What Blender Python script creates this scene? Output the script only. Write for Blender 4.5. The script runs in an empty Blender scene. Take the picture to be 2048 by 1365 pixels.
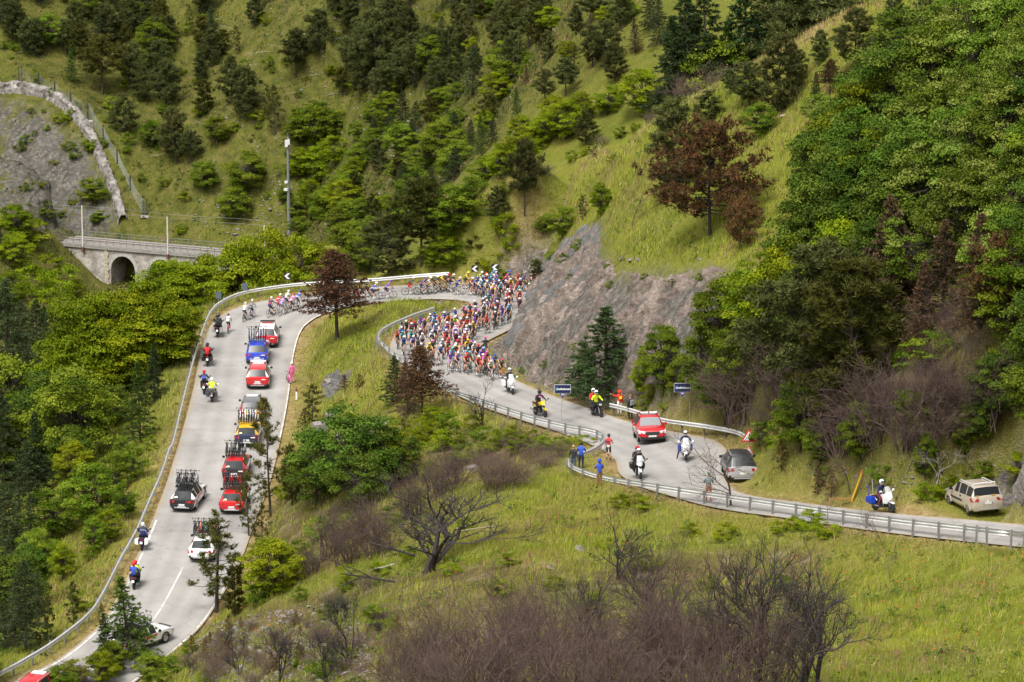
import bpy, bmesh, math, random
import numpy as np
from mathutils import Vector, Matrix, Euler

# ------------------------------------------------------------------ camera, sky, sun, exposure
SC = bpy.context.scene
COL = SC.collection
PITCH = math.radians(12.9)
F = 7900.0                       # focal length in pixels of a 2048 px wide frame
CAMZ = 80.0
cd = bpy.data.cameras.new('camera'); cd.sensor_width = 36.0; cd.lens = F/2048*36.0
cd.clip_start = 1.0; cd.clip_end = 4000.0
cam = bpy.data.objects.new('camera', cd); COL.objects.link(cam)
cam.location = (0, 0, CAMZ); cam.rotation_euler = (math.pi/2-PITCH, 0, 0)
SC.camera = cam

SUN_EL, SUN_AZ = math.radians(58), math.radians(205)     # azimuth clockwise from +Y
W = bpy.data.worlds.new('World'); SC.world = W; W.use_nodes = True
wn = W.node_tree.nodes; wn.clear()
sky = wn.new('ShaderNodeTexSky'); sky.sky_type = 'NISHITA'; sky.sun_disc = False
sky.sun_elevation = SUN_EL; sky.sun_rotation = SUN_AZ
sky.air_density = 1.0; sky.dust_density = 4.0; sky.ozone_density = 1.0
bg = wn.new('ShaderNodeBackground'); bg.inputs[1].default_value = 0.128
hsv = wn.new('ShaderNodeHueSaturation'); hsv.inputs['Saturation'].default_value = 0.10
wo = wn.new('ShaderNodeOutputWorld')
W.node_tree.links.new(sky.outputs[0], hsv.inputs['Color'])
W.node_tree.links.new(hsv.outputs[0], bg.inputs[0]); W.node_tree.links.new(bg.outputs[0], wo.inputs[0])

sd = bpy.data.lights.new('sun', 'SUN'); sd.energy = 2.25; sd.angle = math.radians(24); sd.color = (1.0, 0.95, 0.87)
sun = bpy.data.objects.new('sun', sd); COL.objects.link(sun)
_dir = Vector((math.sin(SUN_AZ)*math.cos(SUN_EL), math.cos(SUN_AZ)*math.cos(SUN_EL), math.sin(SUN_EL)))
sun.rotation_euler = _dir.to_track_quat('Z', 'Y').to_euler()
sun.location = (0, 0, 200)

SC.view_settings.view_transform = 'Standard'; SC.view_settings.look = 'None'
SC.view_settings.gamma = 1.0; SC.view_settings.exposure = 0.84; SC.view_settings.use_curve_mapping = False
SC.render.engine = 'CYCLES'
SC.cycles.max_bounces = 5; SC.cycles.diffuse_bounces = 3; SC.cycles.glossy_bounces = 2
SC.cycles.transmission_bounces = 3; SC.cycles.transparent_max_bounces = 6
SC.cycles.use_denoising = True; SC.cycles.use_adaptive_sampling = True; SC.cycles.adaptive_threshold = 0.02

RNG = np.random.default_rng(7)
random.seed(7)

# ------------------------------------------------------------------ pixel <-> world (photo pixels, 2048 x 1365)
CT, ST = math.cos(PITCH), math.sin(PITCH)
def rayd(px, py):
    dx = (px-1024.0)/F; dy = (682.5-py)/F
    return np.array([dx, CT+dy*ST, dy*CT-ST])
def P(px, py, d):
    return rayd(px, py)*d                       # z relative to the camera
def U(px, py, z):
    r = rayd(px, py); return r*(z/r[2])
def proj(X, Y, Z):
    z = Z
    dep = Y*CT - z*ST
    up = Y*ST + z*CT
    return 1024+F*X/dep, 682.5-F*up/dep

# ------------------------------------------------------------------ noise
def _h(ix, iy, s):
    n = np.sin(ix*127.1+iy*311.7+s*74.7)*43758.5453
    return n-np.floor(n)
def vn(x, y, s=0):
    x = np.asarray(x, float); y = np.asarray(y, float)
    ix = np.floor(x); iy = np.floor(y); fx = x-ix; fy = y-iy
    fx = fx*fx*(3-2*fx); fy = fy*fy*(3-2*fy)
    a = _h(ix, iy, s); b = _h(ix+1, iy, s); c = _h(ix, iy+1, s); d = _h(ix+1, iy+1, s)
    return (a+(b-a)*fx)+((c+(d-c)*fx)-(a+(b-a)*fx))*fy
def fbm(x, y, s=0, o=4):
    t = 0; a = .5; tot = 0
    for k in range(o):
        t = t+a*vn(x, y, s+k*13); tot += a; a *= .5; x = np.asarray(x)*2.03+7.1; y = np.asarray(y)*2.03+3.3
    return t/tot
def sstep(a, b, x):
    t = np.clip((x-a)/(b-a), 0, 1); return t*t*(3-2*t)

# ------------------------------------------------------------------ mesh and object helpers
def mesh_np(name, v, f, smooth=False, mats=(), mi=None):
    """v (n,3), f (m,k) with k constant"""
    v = np.asarray(v, np.float32); f = np.asarray(f, np.int32)
    me = bpy.data.meshes.new(name)
    me.vertices.add(len(v)); me.vertices.foreach_set('co', v.ravel())
    k = f.shape[1]
    me.loops.add(f.size); me.loops.foreach_set('vertex_index', f.ravel())
    me.polygons.add(len(f)); me.polygons.foreach_set('loop_start', np.arange(0, f.size, k, dtype=np.int32))
    for m in mats: me.materials.append(m)
    if mi is not None: me.polygons.foreach_set('material_index', np.asarray(mi, np.int32))
    if smooth: me.polygons.foreach_set('use_smooth', np.ones(len(f), bool))
    me.update(calc_edges=True)
    return me
def fattr(me, name, vals, dom='POINT'):
    a = me.attributes.new(name, 'FLOAT', dom); a.data.foreach_set('value', np.asarray(vals, np.float32))
def cattr(me, name, vals):
    a = me.attributes.new(name, 'FLOAT_COLOR', 'POINT')
    vals = np.asarray(vals, np.float32)
    if vals.shape[1] == 3: vals = np.concatenate([vals, np.ones((len(vals), 1), np.float32)], 1)
    a.data.foreach_set('color', vals.ravel())
def link(name, me, parent=None, loc=None):
    o = bpy.data.objects.new(name, me); COL.objects.link(o)
    if parent is not None: o.parent = parent
    if loc is not None: o.location = loc
    return o
def empty(name, loc=(0, 0, 0), rz=0.0):
    o = bpy.data.objects.new(name, None); COL.objects.link(o); o.empty_display_size = .2
    o.location = loc; o.rotation_euler = (0, 0, rz); return o
def tag(o, label=None, cat=None, group=None, kind=None):
    if label: o['label'] = label
    if cat: o['category'] = cat
    if group: o['group'] = group
    if kind: o['kind'] = kind
    return o
def copy_tree(o, parent=None):
    c = o.copy(); COL.objects.link(c)
    if parent is not None: c.parent = parent
    for ch in list(o.children): copy_tree(ch, c)
    return c
def delete_tree(o):
    for ch in list(o.children): delete_tree(ch)
    bpy.data.objects.remove(o)

class MB:
    """collects simple shapes into one mesh"""
    def __init__(s): s.v = []; s.f = []; s.m = []; s.mi = 0
    def add(s, v, f):
        o = len(s.v); s.v += [tuple(p) for p in v]; s.f += [tuple(i+o for i in q) for q in f]; s.m += [s.mi]*len(f); return s
    def box(s, c, d, rot=None, taper=1.0):
        x, y, z = d[0]/2, d[1]/2, d[2]/2
        pts = [Vector((sx*x*(taper if sz > 0 else 1), sy*y*(taper if sz > 0 else 1), sz*z)) for sz in (-1, 1) for sy in (-1, 1) for sx in (-1, 1)]
        if rot is not None:
            R = Euler(rot).to_matrix(); pts = [R@p for p in pts]
        c = Vector(c)
        return s.add([p+c for p in pts], [(0, 2, 3, 1), (4, 5, 7, 6), (0, 1, 5, 4), (2, 6, 7, 3), (0, 4, 6, 2), (1, 3, 7, 5)])
    def tube(s, pts, r, n=5, cap=True):
        pts = [Vector(p) for p in pts]; k = len(pts)
        rs = r if hasattr(r, '__len__') else [r]*k
        v = []; f = []
        for i, p in enumerate(pts):
            t = (pts[min(i+1, k-1)]-pts[max(i-1, 0)])
            if t.length < 1e-9: t = Vector((0, 0, 1))
            t.normalize()
            a = t.orthogonal() if abs(t.z) > .9 else t.cross(Vector((0, 0, 1)))
            a.normalize(); b = t.cross(a)
            for j in range(n):
                an = 2*math.pi*j/n; v.append(p+(a*math.cos(an)+b*math.sin(an))*rs[i])
        for i in range(k-1):
            for j in range(n):
                f.append((i*n+j, i*n+(j+1) % n, (i+1)*n+(j+1) % n, (i+1)*n+j))
        if cap:
            f.append(tuple(range(n-1, -1, -1))); f.append(tuple((k-1)*n+j for j in range(n)))
        return s.add(v, f)
    def ring(s, c, ax, R, r, n=16, m=4):
        c = Vector(c); ax = Vector(ax).normalized(); a = ax.orthogonal().normalized(); b = ax.cross(a)
        v = []; f = []
        for i in range(n):
            t = 2*math.pi*i/n; d = a*math.cos(t)+b*math.sin(t)
            for j in range(m):
                u = 2*math.pi*j/m; v.append(c+d*(R+r*math.cos(u))+ax*r*math.sin(u))
        for i in range(n):
            for j in range(m):
                f.append((i*m+j, ((i+1) % n)*m+j, ((i+1) % n)*m+(j+1) % m, i*m+(j+1) % m))
        return s.add(v, f)
    def disc(s, c, ax, R, h, n=14):
        c = Vector(c); ax = Vector(ax).normalized()
        return s.tube([c-ax*h/2, c+ax*h/2], R, n)
    def ball(s, c, rad, nu=10, nv=6, fn=None):
        c = Vector(c); rad = Vector(rad) if hasattr(rad, '__len__') else Vector((rad,)*3)
        v = []; f = []
        for i in range(nv+1):
            ph = math.pi*i/nv
            for j in range(nu):
                th = 2*math.pi*j/nu
                d = Vector((math.sin(ph)*math.cos(th), math.sin(ph)*math.sin(th), math.cos(ph)))
                q = Vector((d.x*rad.x, d.y*rad.y, d.z*rad.z))
                if fn: q = fn(q)
                v.append(c+q)
        for i in range(nv):
            for j in range(nu):
                f.append((i*nu+j, (i+1)*nu+j, (i+1)*nu+(j+1) % nu, i*nu+(j+1) % nu))
        return s.add(v, f)
    def hull(s, pts):
        bm = bmesh.new(); vs = [bm.verts.new(p) for p in pts]
        r = bmesh.ops.convex_hull(bm, input=vs)
        bmesh.ops.delete(bm, geom=[g for g in r['geom_interior'] if isinstance(g, bmesh.types.BMVert)], context='VERTS')
        bmesh.ops.recalc_face_normals(bm, faces=bm.faces)
        bm.verts.index_update()
        v = [x.co.copy() for x in bm.verts]; f = [tuple(q.index for q in x.verts) for x in bm.faces]; bm.free()
        return s.add(v, f)
    def mirror_x(s):
        o = len(s.v); n = len(s.f)
        s.v += [(-p[0], p[1], p[2]) for p in s.v[:o]]
        s.f += [tuple(i+o for i in reversed(q)) for q in s.f[:n]]; s.m += s.m[:n]; return s
    def mesh(s, name, mats, smooth=None):
        me = bpy.data.meshes.new(name); me.from_pydata([tuple(p) for p in s.v], [], s.f)
        for m in (mats if isinstance(mats, (list, tuple)) else [mats]): me.materials.append(m)
        me.polygons.foreach_set('material_index', s.m)
        if smooth is not None:
            me.polygons.foreach_set('use_smooth', [True]*len(s.f))
            me.set_sharp_from_angle(angle=math.radians(smooth))
        me.update(); return me
    def build(s, name, mats, parent=None, smooth=None, loc=None):
        return link(name, s.mesh(name, mats, smooth), parent, loc)

# ------------------------------------------------------------------ materials
MATS = {}
def nt_new(name):
    m = bpy.data.materials.new(name); m.use_nodes = True
    return m, m.node_tree.nodes, m.node_tree.links
def pmat(name, col, rough=.6, metal=0.0, spec=.5, coat=0.0, noise=0.0, nscale=8.0, bump=0.0):
    """principled material with a little procedural unevenness"""
    if name in MATS: return MATS[name]
    m, n, l = nt_new(name); b = n['Principled BSDF']
    b.inputs['Roughness'].default_value = rough; b.inputs['Metallic'].default_value = metal
    b.inputs['Specular IOR Level'].default_value = spec; b.inputs['Coat Weight'].default_value = coat
    b.inputs['Coat Roughness'].default_value = .08
    tc = n.new('ShaderNodeTexCoord'); nz = n.new('ShaderNodeTexNoise'); nz.inputs['Scale'].default_value = nscale
    nz.inputs['Detail'].default_value = 4
    l.new(tc.outputs['Object'], nz.inputs['Vector'])
    mx = n.new('ShaderNodeMix'); mx.data_type = 'RGBA'
    k = max(noise, .06)
    mx.inputs[6].default_value = (*[c*(1-k) for c in col], 1); mx.inputs[7].default_value = (*[min(1, c*(1+k)) for c in col], 1)
    l.new(nz.outputs['Fac'], mx.inputs[0]); l.new(mx.outputs[2], b.inputs['Base Color'])
    if bump:
        bp = n.new('ShaderNodeBump'); bp.inputs['Strength'].default_value = bump; bp.inputs['Distance'].default_value = .02
        l.new(nz.outputs['Fac'], bp.inputs['Height']); l.new(bp.outputs[0], b.inputs['Normal'])
    MATS[name] = m; return m
# ------------------------------------------------------------------ the road: pairs of edge pixels and the height of the road there
ROADST = [
 (-150,1470,90,1545,-77.9),(-60,1420,160,1460,-77.6),(20,1368,235,1392,-77.4),(110,1322,312,1332,-77.2),(172,1275,384,1272,-77.0),(217,1225,428,1218,-76.9),
 (272,1117,478,1130,-76.6),(305,1040,510,1045,-76.3),(335,960,540,965,-76.0),(362,870,562,875,-75.7),(385,785,577,795,-75.4),
 (402,700,587,715,-75.1),(418,655,601,665,-74.9),(447,628,622,642,-74.8),(490,610,652,627,-74.65),(560,597,702,613,-74.5),
 (650,583,770,605,-74.35),(750,574,850,599,-74.2),(830,570,905,600,-74.05),(890,567,925,602,-73.85),(950,566,936,604,-73.55),
 (1020,569,938,607,-73.2),(1085,577,932,612,-72.8),(1097,600,915,620,-72.35),(1068,628,893,630,-71.8),(1024,657,850,648,-71.1),
 (985,677,810,662,-70.5),(962,692,788,675,-70.0),(955,708,780,695,-69.5),(962,724,790,716,-69.05),(985,737,830,744,-68.6),
 (1012,751,885,775,-68.15),(1066,776,960,812,-67.5),(1120,797,1048,842,-66.8),(1180,818,1122,866,-66.1),(1240,838,1180,889,-65.4),
 (1300,855,1215,907,-64.8),(1360,866,1232,924,-64.3),(1425,880,1236,942,-63.8),(1452,900,1250,957,-63.3),(1452,930,1285,975,-62.8),
 (1448,955,1340,992,-62.3),(1475,983,1405,1010,-61.8),(1530,996,1480,1024,-61.3),(1600,1005,1570,1036,-60.7),(1700,1018,1690,1054,-59.9),
 (1820,1030,1830,1072,-58.9),(1930,1039,1960,1086,-58.0),(2048,1050,2090,1099,-57.0),(2200,1066,2260,1116,-55.7),(2400,1090,2480,1142,-54)]
def catmull(pts, step):
    pts = np.asarray(pts, float); out = []
    n = len(pts)
    for i in range(n-1):
        p0 = pts[max(i-1, 0)]; p1 = pts[i]; p2 = pts[i+1]; p3 = pts[min(i+2, n-1)]
        k = max(2, int(np.linalg.norm((p2-p1)[:3])/step))
        for j in range(k):
            t = j/k
            out.append(.5*((2*p1)+(-p0+p2)*t+(2*p0-5*p1+4*p2-p3)*t*t+(-p0+3*p1-3*p2+p3)*t**3))
    out.append(pts[-1]); return np.array(out)
_LR = np.array([np.concatenate([U(a, b, z), U(c, d, z)]) for a, b, c, d, z in ROADST])
_cen = (_LR[:, :3]+_LR[:, 3:])/2
RD = catmull(np.concatenate([_cen, _LR], 1), .6)         # centre xyz, left xyz, right xyz
RC, RL, RR = RD[:, :3], RD[:, 3:6], RD[:, 6:9]
RHW = np.linalg.norm((RL-RR)[:, :2], axis=1)/2
RT = np.gradient(RC[:, :2], axis=0); RT /= np.linalg.norm(RT, axis=1)[:, None]
RS = np.concatenate([[0], np.cumsum(np.linalg.norm(np.diff(RC[:, :2], axis=0), axis=1))])
_segs = np.concatenate([RC, (RC*2+RL)/3, (RC+RL*2)/3, RL, (RC*2+RR)/3, (RC+2*RR)/3, RR])
def road_near(X, Y):
    """distance outside the asphalt (negative inside) and the road height there, for arrays"""
    X = np.asarray(X, float).ravel(); Y = np.asarray(Y, float).ravel()
    dist = np.full(len(X), 99.0); zz = np.zeros(len(X))
    box = (X > RC[:, 0].min()-25) & (X < RC[:, 0].max()+25) & (Y > RC[:, 1].min()-25) & (Y < RC[:, 1].max()+25)
    idx = np.nonzero(box)[0]
    A = np.concatenate([RL[:-1], RR[:-1]])[:, :2]; B = np.concatenate([RL[1:], RR[1:]])[:, :2]
    ZA = np.concatenate([RL[:-1], RR[:-1]])[:, 2]
    AB = B-A; L2 = (AB**2).sum(1)+1e-9
    for c in range(0, len(idx), 6000):
        ii = idx[c:c+6000]; p = np.stack([X[ii], Y[ii]], 1)
        d = ((p[:, None, :]-_segs[None, :, :2])**2).sum(2); j = d.argmin(1)
        dmin = np.sqrt(d[np.arange(len(ii)), j]); z = _segs[j, 2]
        near = dmin < 16
        dd = dmin.copy()
        if near.any():
            q = p[near]; t = np.clip(((q[:, None, :]-A)*AB).sum(2)/L2, 0, 1)
            e = ((q[:, None, :]-(A+t[..., None]*AB))**2).sum(2); k = e.argmin(1)
            ed = np.sqrt(e[np.arange(len(q)), k])
            js = j[near] % len(RC)
            lat = RL[js, :2]-RR[js, :2]; w = np.linalg.norm(lat, axis=1); lat /= w[:, None]
            off = np.abs(((q-(RL[js, :2]+RR[js, :2])/2)*lat).sum(1))
            inside = off < w/2
            dd[near] = np.where(inside & (dmin[near] < 2.2), -ed, ed)
        dist[ii] = dd; zz[ii] = z
    return dist, zz

# ------------------------------------------------------------------ terrain control points
CP = []
def cp(*pts):
    for p in pts: CP.append(tuple(p))
def cpx(*pts):
    for x, y, d in pts: CP.append(tuple(P(x, y, d)))
for i in range(0, len(RC), 9):
    cp(RC[i]-np.array([0, 0, .1]))
# right hill: cliff top, meadow, crest and the side behind it
cpx((1190,470,300),(1215,520,290),(1250,560,281),(1300,552,277.5),(1350,545,274),(1420,530,270),(1490,560,262),(1560,600,255),
    (1300,400,291),(1240,400,300),(1400,330,289),(1400,430,280),(1500,300,284),(1600,420,270),(1560,200,290),(1200,400,313),
    (1000,385,358),(1050,362,352),(1100,340,345),(1200,290,331),(1300,240,316),(1450,160,305),(1580,85,298),(1640,50,294),(1780,0,288),
    (1700,600,247),(1700,300,268),(1900,600,232),(1900,300,250),(2048,300,240),(2048,700,218),(1900,0,268),(2048,0,262),
    (1700,800,235),(1600,800,243),(1800,850,226),(1950,850,218),(2048,900,212),
    (1060,500,352),(1120,480,352),(1160,470,349),(1040,545,350),(1090,545,350))
for x, y, d in ((1000,385,358),(1100,340,345),(1200,290,331),(1300,240,316),(1450,160,305),(1580,85,298),(1780,0,288),(2048,-150,280)):
    a = P(x, y, d); cp(a+np.array([-2, 14, -5.5]), a+np.array([-6, 34, -17]))
# straight nose of the cutting
for x, y, d in ((1150,520,301),(1105,580,300.5),(1062,632,300.5)):
    a = P(x, y, d); cp(a, a+np.array([-2.0, 2.6, -3.2]))
# behind the hairpin
cpx((700,520,395),(850,450,428),(950,430,420),(900,400,455),(800,545,372),(900,535,366),(960,520,368),(620,520,392),(980,470,385))
# inside of the hairpin and the slope between the two legs
cpx((700,650,329),(800,620,327),(860,605,338),(760,690,313),(700,720,311),(730,760,300),(660,760,309),(640,830,304),(720,830,296),
    (800,800,294),(850,830,287.8),(620,900,294),(700,900,284),(800,900,278),(900,880,276.5),(1000,880,274.5),(1080,900,270),(650,1000,274),
    (560,1080,271.7),(700,1050,262.5),(800,1000,262.9),(950,950,263.4))
# foreground spur and meadow
cpx((1118,935,254),(960,1005,247),(800,1080,243),(650,1145,242),(560,1180,243),(470,1215,246),(400,1280,247),
    (1200,1000,243),(1000,1080,235),(1200,1100,225.6),(900,1200,219.4),(700,1250,225),(600,1360,218),(450,1360,231),
    (1000,1360,195.5),(1500,1360,185.7),(1500,1200,210.7),(1500,1090,224.8),(1800,1100,216),(1800,1200,207),(1800,1360,182),(2048,1360,176),(2048,1120,207.7),(2048,1200,198.5),
    (1350,1040,235.6),(1650,1080,223))
# below the frame: the camera's own hillside
cp((0,-40,12),(-120,0,0),(120,0,0),(0,0,-4),(0,60,-26),(0,110,-41),(30,130,-47),(60,110,-40),(-40,110,-50),(-60,180,-72),(-30,190,-68),
   (-10,160,-55),(100,160,-45),(150,220,-25),(120,260,-15),(160,320,-20),(250,250,10),(250,50,10),(-250,50,-40))
# left bank, going down into the valley
for x, y, z in ((-20,1360,-77),(110,1290,-77),(210,1190,-76.6),(290,1040,-76.2),(345,880,-75.6),(390,710,-75),(429,615,-74.7),(545,575,-74.4),(700,563,-74.2)):
    a = U(x, y, z)
    nx, ny = (-1, .15) if y > 640 else (-.75, .7) if y > 590 else (-.25, 1)
    cp(a+np.array([nx*1.5, ny*1.5, -.5]), a+np.array([nx*7, ny*7, -3.6]), a+np.array([nx*20, ny*20, -12.5]), a+np.array([nx*42, ny*42, -25]))
cp((-110,420,-120),(-60,470,-118),(-20,470,-112),(-120,300,-112),(-110,220,-105),(-200,300,-110),(-200,480,-125),(30,480,-102),(60,470,-96),(90,420,-80))
# the far hillside
cpx((0,500,628),(0,560,600),(110,525,632),(190,575,629),(260,580,628),(340,585,624),(250,475,646),(100,300,652),(0,300,652),(0,180,668),(120,200,664),(0,0,690),(300,350,655),(300,200,674),(300,0,698),
    (450,470,632),(450,300,650),(600,470,612),(600,300,634),(600,0,672),(760,440,545),(760,300,590),(760,0,636),(900,360,525),(900,200,565),(900,0,602),
    (1050,250,530),(1050,0,570),(1200,180,505),(1200,0,538),(1400,60,480),(1550,0,470))
cp((-200,680,-105),(-200,800,-30),(0,800,-35),(150,760,-40),(200,600,-50),(200,450,-50),(0,1000,70),(-300,1000,70),(300,1000,70),(300,600,0),(-350,600,-80))
CP = np.array(CP); 
_key = np.round(CP[:, :2]/1.2).astype(int); _, _u = np.unique(_key, axis=0, return_index=True); CP = CP[np.sort(_u)]
SCL = 100.0
def _tps_fit(p, z, lam):
    n = len(p); d2 = ((p[:, None]-p[None])**2).sum(2); K = .5*d2*np.log(d2+1e-12)
    K += lam*np.eye(n); Q = np.concatenate([np.ones((n, 1)), p], 1)
    A = np.block([[K, Q], [Q.T, np.zeros((3, 3))]])
    return np.linalg.solve(A, np.concatenate([z, np.zeros(3)]))
_TP = CP[:, :2]/SCL; _TW = _tps_fit(_TP, CP[:, 2], 2e-5)
def tps(X, Y):
    X = np.asarray(X).ravel()/SCL; Y = np.asarray(Y).ravel()/SCL; out = np.empty(len(X)); n = len(_TP)
    for c in range(0, len(X), 20000):
        x = X[c:c+20000, None]; y = Y[c:c+20000, None]
        d2 = (x-_TP[:, 0])**2+(y-_TP[:, 1])**2
        out[c:c+20000] = (.5*d2*np.log(d2+1e-12))@_TW[:n]+_TW[n]+_TW[n+1]*x[:, 0]+_TW[n+2]*y[:, 0]
    return out
def spaced(a, b, st): return list(np.arange(a, b, st))
def grow(a, b, st, k):
    out = []; x = a
    sg = 1 if b > a else -1
    while (b-x)*sg > 0:
        st *= k; x += sg*st; out.append(x)
    return out
XS = np.array(sorted(set(grow(-112, -420, 1.2, 1.22))) + spaced(-112, -52, 1.2) + spaced(-52, 64, .55) + spaced(64, 112, 1.2) + grow(112, 420, 1.2, 1.22))
YS = np.array(sorted(grow(150, -70, .6, 1.15)) + spaced(150, 372, .55) + spaced(372, 580, 1.7) + spaced(580, 715, 1.15) + grow(715, 1250, 1.2, 1.2))
XS = np.unique(np.round(XS, 3)); YS = np.unique(np.round(YS, 3))
GX, GY = np.meshgrid(XS, YS)
GZ = tps(GX, GY).reshape(GX.shape)
_far = sstep(380, 600, GY)
_calm = 1-.8*((GX > -3) & (GX < 20) & (GY > 262) & (GY < 312))-.6*((GX < -56) & (GY > 612) & (GY < 675))
GZ += ((fbm(GX/9, GY/9, 3)-.5)*(1.1+1.8*_far)+(fbm(GX/2.3, GY/2.3, 9)-.5)*(.45+1.3*_far))*_calm
RDIST, _rz = road_near(GX, GY); RDIST = RDIST.reshape(GX.shape); _rz = _rz.reshape(GX.shape)
# which side of the bend: verge is short where the hill was cut, longer elsewhere
_dz = GZ-_rz
_w = sstep(.9, np.where(_dz > 0, 3.0, 5.0), RDIST)
GZ = np.where(RDIST < 6, (_rz-.06-.05*np.clip(RDIST, 0, 2)-.10*(RDIST < .15))*(1-_w)+GZ*_w, GZ)
# ground stays under the camera's view of the road: nothing else to do; world z = relative + CAMZ
PADS = []
def _pad(px, py, r, soft, dz=-.05):
    """level lay-by beside the road"""
    global GZ
    if dz < -9: z = dz; a = U(px, py, z)
    else:
        z = -64.0
        for _ in range(10):
            a = U(px, py, z); _, rz = road_near([a[0]], [a[1]]); z = rz[0]+dz
    PADS.append((a[0], a[1], r))
    k = 1-sstep(r, r+soft, np.hypot(GX-a[0], GY-a[1]))
    GZ = np.where(RDIST > .15, GZ*(1-k)+z*k, GZ)
_pad(1165, 920, 2.2, 1.5, -64.75); _pad(1192, 934, 2.4, 1.5, -64.4); _pad(1485, 938, 3.6, 2.0); _pad(1955, 1022, 3.6, 2.2)
BR_A = U(215, 492, -127.9); _b = U(372, 505.5, -127.9)-BR_A; BR_ANG = math.atan2(_b[1], _b[0])
_lx = (GX-BR_A[0])*math.cos(BR_ANG)+(GY-BR_A[1])*math.sin(BR_ANG); _ly = -(GX-BR_A[0])*math.sin(BR_ANG)+(GY-BR_A[1])*math.cos(BR_ANG)
_cut = BR_A[2]-6.0-1.6*sstep(-3, 8, _lx)+np.clip(-_lx-1.5, 0, 9)*.85            # ground under the arches, rising to the abutment
_in = (_ly > -16) & (_ly < 5.6) & (_lx > -12) & (_lx < 40)
GZ = np.where(_in, np.minimum(GZ, _cut-np.clip(-_ly-1, 0, 20)*.25), GZ)
_in2 = (_ly >= 5.6) & (_ly < 34) & (_lx > -60) & (_lx < 40); GZ = np.where(_in2, np.minimum(GZ, BR_A[2]-.4+np.clip(_ly-6.5, 0, 40)*.95), GZ)
def H(X, Y):
    X = np.asarray(X, float); Y = np.asarray(Y, float)
    i = np.clip(np.searchsorted(XS, X)-1, 0, len(XS)-2); j = np.clip(np.searchsorted(YS, Y)-1, 0, len(YS)-2)
    tx = np.clip((X-XS[i])/(XS[i+1]-XS[i]), 0, 1); ty = np.clip((Y-YS[j])/(YS[j+1]-YS[j]), 0, 1)
    return (GZ[j, i]*(1-tx)+GZ[j, i+1]*tx)*(1-ty)+(GZ[j+1, i]*(1-tx)+GZ[j+1, i+1]*tx)*ty
def GRID(A, X, Y):
    i = np.clip(np.searchsorted(XS, X)-1, 0, len(XS)-2); j = np.clip(np.searchsorted(YS, Y)-1, 0, len(YS)-2)
    return A[j, i]
_dsamp = np.concatenate([np.arange(120, 400, .35), np.arange(400, 760, .8)])
def hit(px, py, dmin=120):
    """first point of the ground seen at a photo pixel; returns camera-relative xyz"""
    r = rayd(px, py); d = _dsamp[_dsamp >= dmin]
    z = r[2]*d; g = H(r[0]*d, r[1]*d)
    k = np.nonzero(z <= g)[0]
    if len(k) == 0: return r*700
    k = k[0]
    if k == 0: return r*d[0]
    a, b = d[k-1], d[k]; fa = z[k-1]-g[k-1]; fb = z[k]-g[k]; t = fa/(fa-fb+1e-9)
    p = r*(a+(b-a)*t); p[2] = H(p[0], p[1]); return p
def wv(p, dz=0.0): return Vector((float(p[0]), float(p[1]), float(p[2])+CAMZ+dz))
def depth_of(p): return p[1]*CT-p[2]*ST

# masks that colour the ground: dry verge, bare rock, litter under trees
_dep = GY*CT-GZ*ST; GPX = 1024+F*GX/np.maximum(_dep, 1); GPY = 682.5-F*(GY*ST+GZ*CT)/np.maximum(_dep, 1)
M_DRY = np.clip(np.exp(-np.clip(RDIST-.2, 0, 9)/.8)*(RDIST < 8)*1.15, 0, 1)*(.45+1.0*fbm(GX/3, GY/3, 31))
_crest = sum(np.exp(-(((GX-a[0])**2+(GY-a[1])**2)/4.5)) for a in (P(x, y, d) for x, y, d in ((1020,376,356),(1060,358,351),(1100,340,345),(1150,315,338),(1200,290,331),(1250,265,323),(1300,240,316),(1375,200,310),(1450,160,305),(1520,122,301),(1580,85,298),(1640,50,294))))
M_DRY = np.clip(M_DRY+np.clip(_crest, 0, 1)*.65, 0, 1)
def inpoly(px, py, poly):
    poly = np.asarray(poly, float); c = np.zeros(np.shape(px), bool); j = len(poly)-1
    for i in range(len(poly)):
        xi, yi = poly[i]; xj, yj = poly[j]
        c ^= ((yi > py) != (yj > py)) & (px < (xj-xi)*(py-yi)/(yj-yi+1e-12)+xi); j = i
    return c
def blur(A, k):
    A = A.astype(float)
    for _ in range(k):
        A[1:-1, 1:-1] = (A[1:-1, 1:-1]*2+A[:-2, 1:-1]+A[2:, 1:-1]+A[1:-1, :-2]+A[1:-1, 2:])/6
    return A
CLIFF = [(1196,445),(1125,485),(1065,555),(1005,640),(965,690),(1012,728),(1060,768),(1140,788),(1240,815),(1330,790),(1420,700),(1450,600),(1478,560),(1420,528),(1340,548),(1270,552),(1225,540),(1200,505)]
BANK = [(975,578),(1000,535),(1060,500),(1190,455),(1196,470),(1120,585),(1040,576)]
FARROCK = [(-40,195),(40,215),(110,262),(165,300),(195,350),(222,425),(215,462),(100,470),(60,430),(-40,420)]
CORNER = [(1965,1000),(1985,965),(2030,925),(2120,880),(2120,1015),(2010,1010)]
OUTCROP = [(650,795),(645,772),(668,750),(705,742),(690,770)]
NOSEROAD = RDIST > .6
_near = GY < 372
M_ROCK = blur((inpoly(GPX, GPY, CLIFF) & _near & (GY < 312) & NOSEROAD) | (inpoly(GPX, GPY, BANK) & _near & (GY > 325) & NOSEROAD) | (inpoly(GPX, GPY, FARROCK) & (GY > 560)) | (inpoly(GPX, GPY, CORNER) & (GY < 300) & NOSEROAD) | (inpoly(GPX, GPY, OUTCROP) & _near), 2)
M_ROCK = np.clip(M_ROCK*1.2-.9*(fbm(GX/2.2, GY/2.2, 77)-.42), 0, 1)*(M_ROCK > .05)
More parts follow.
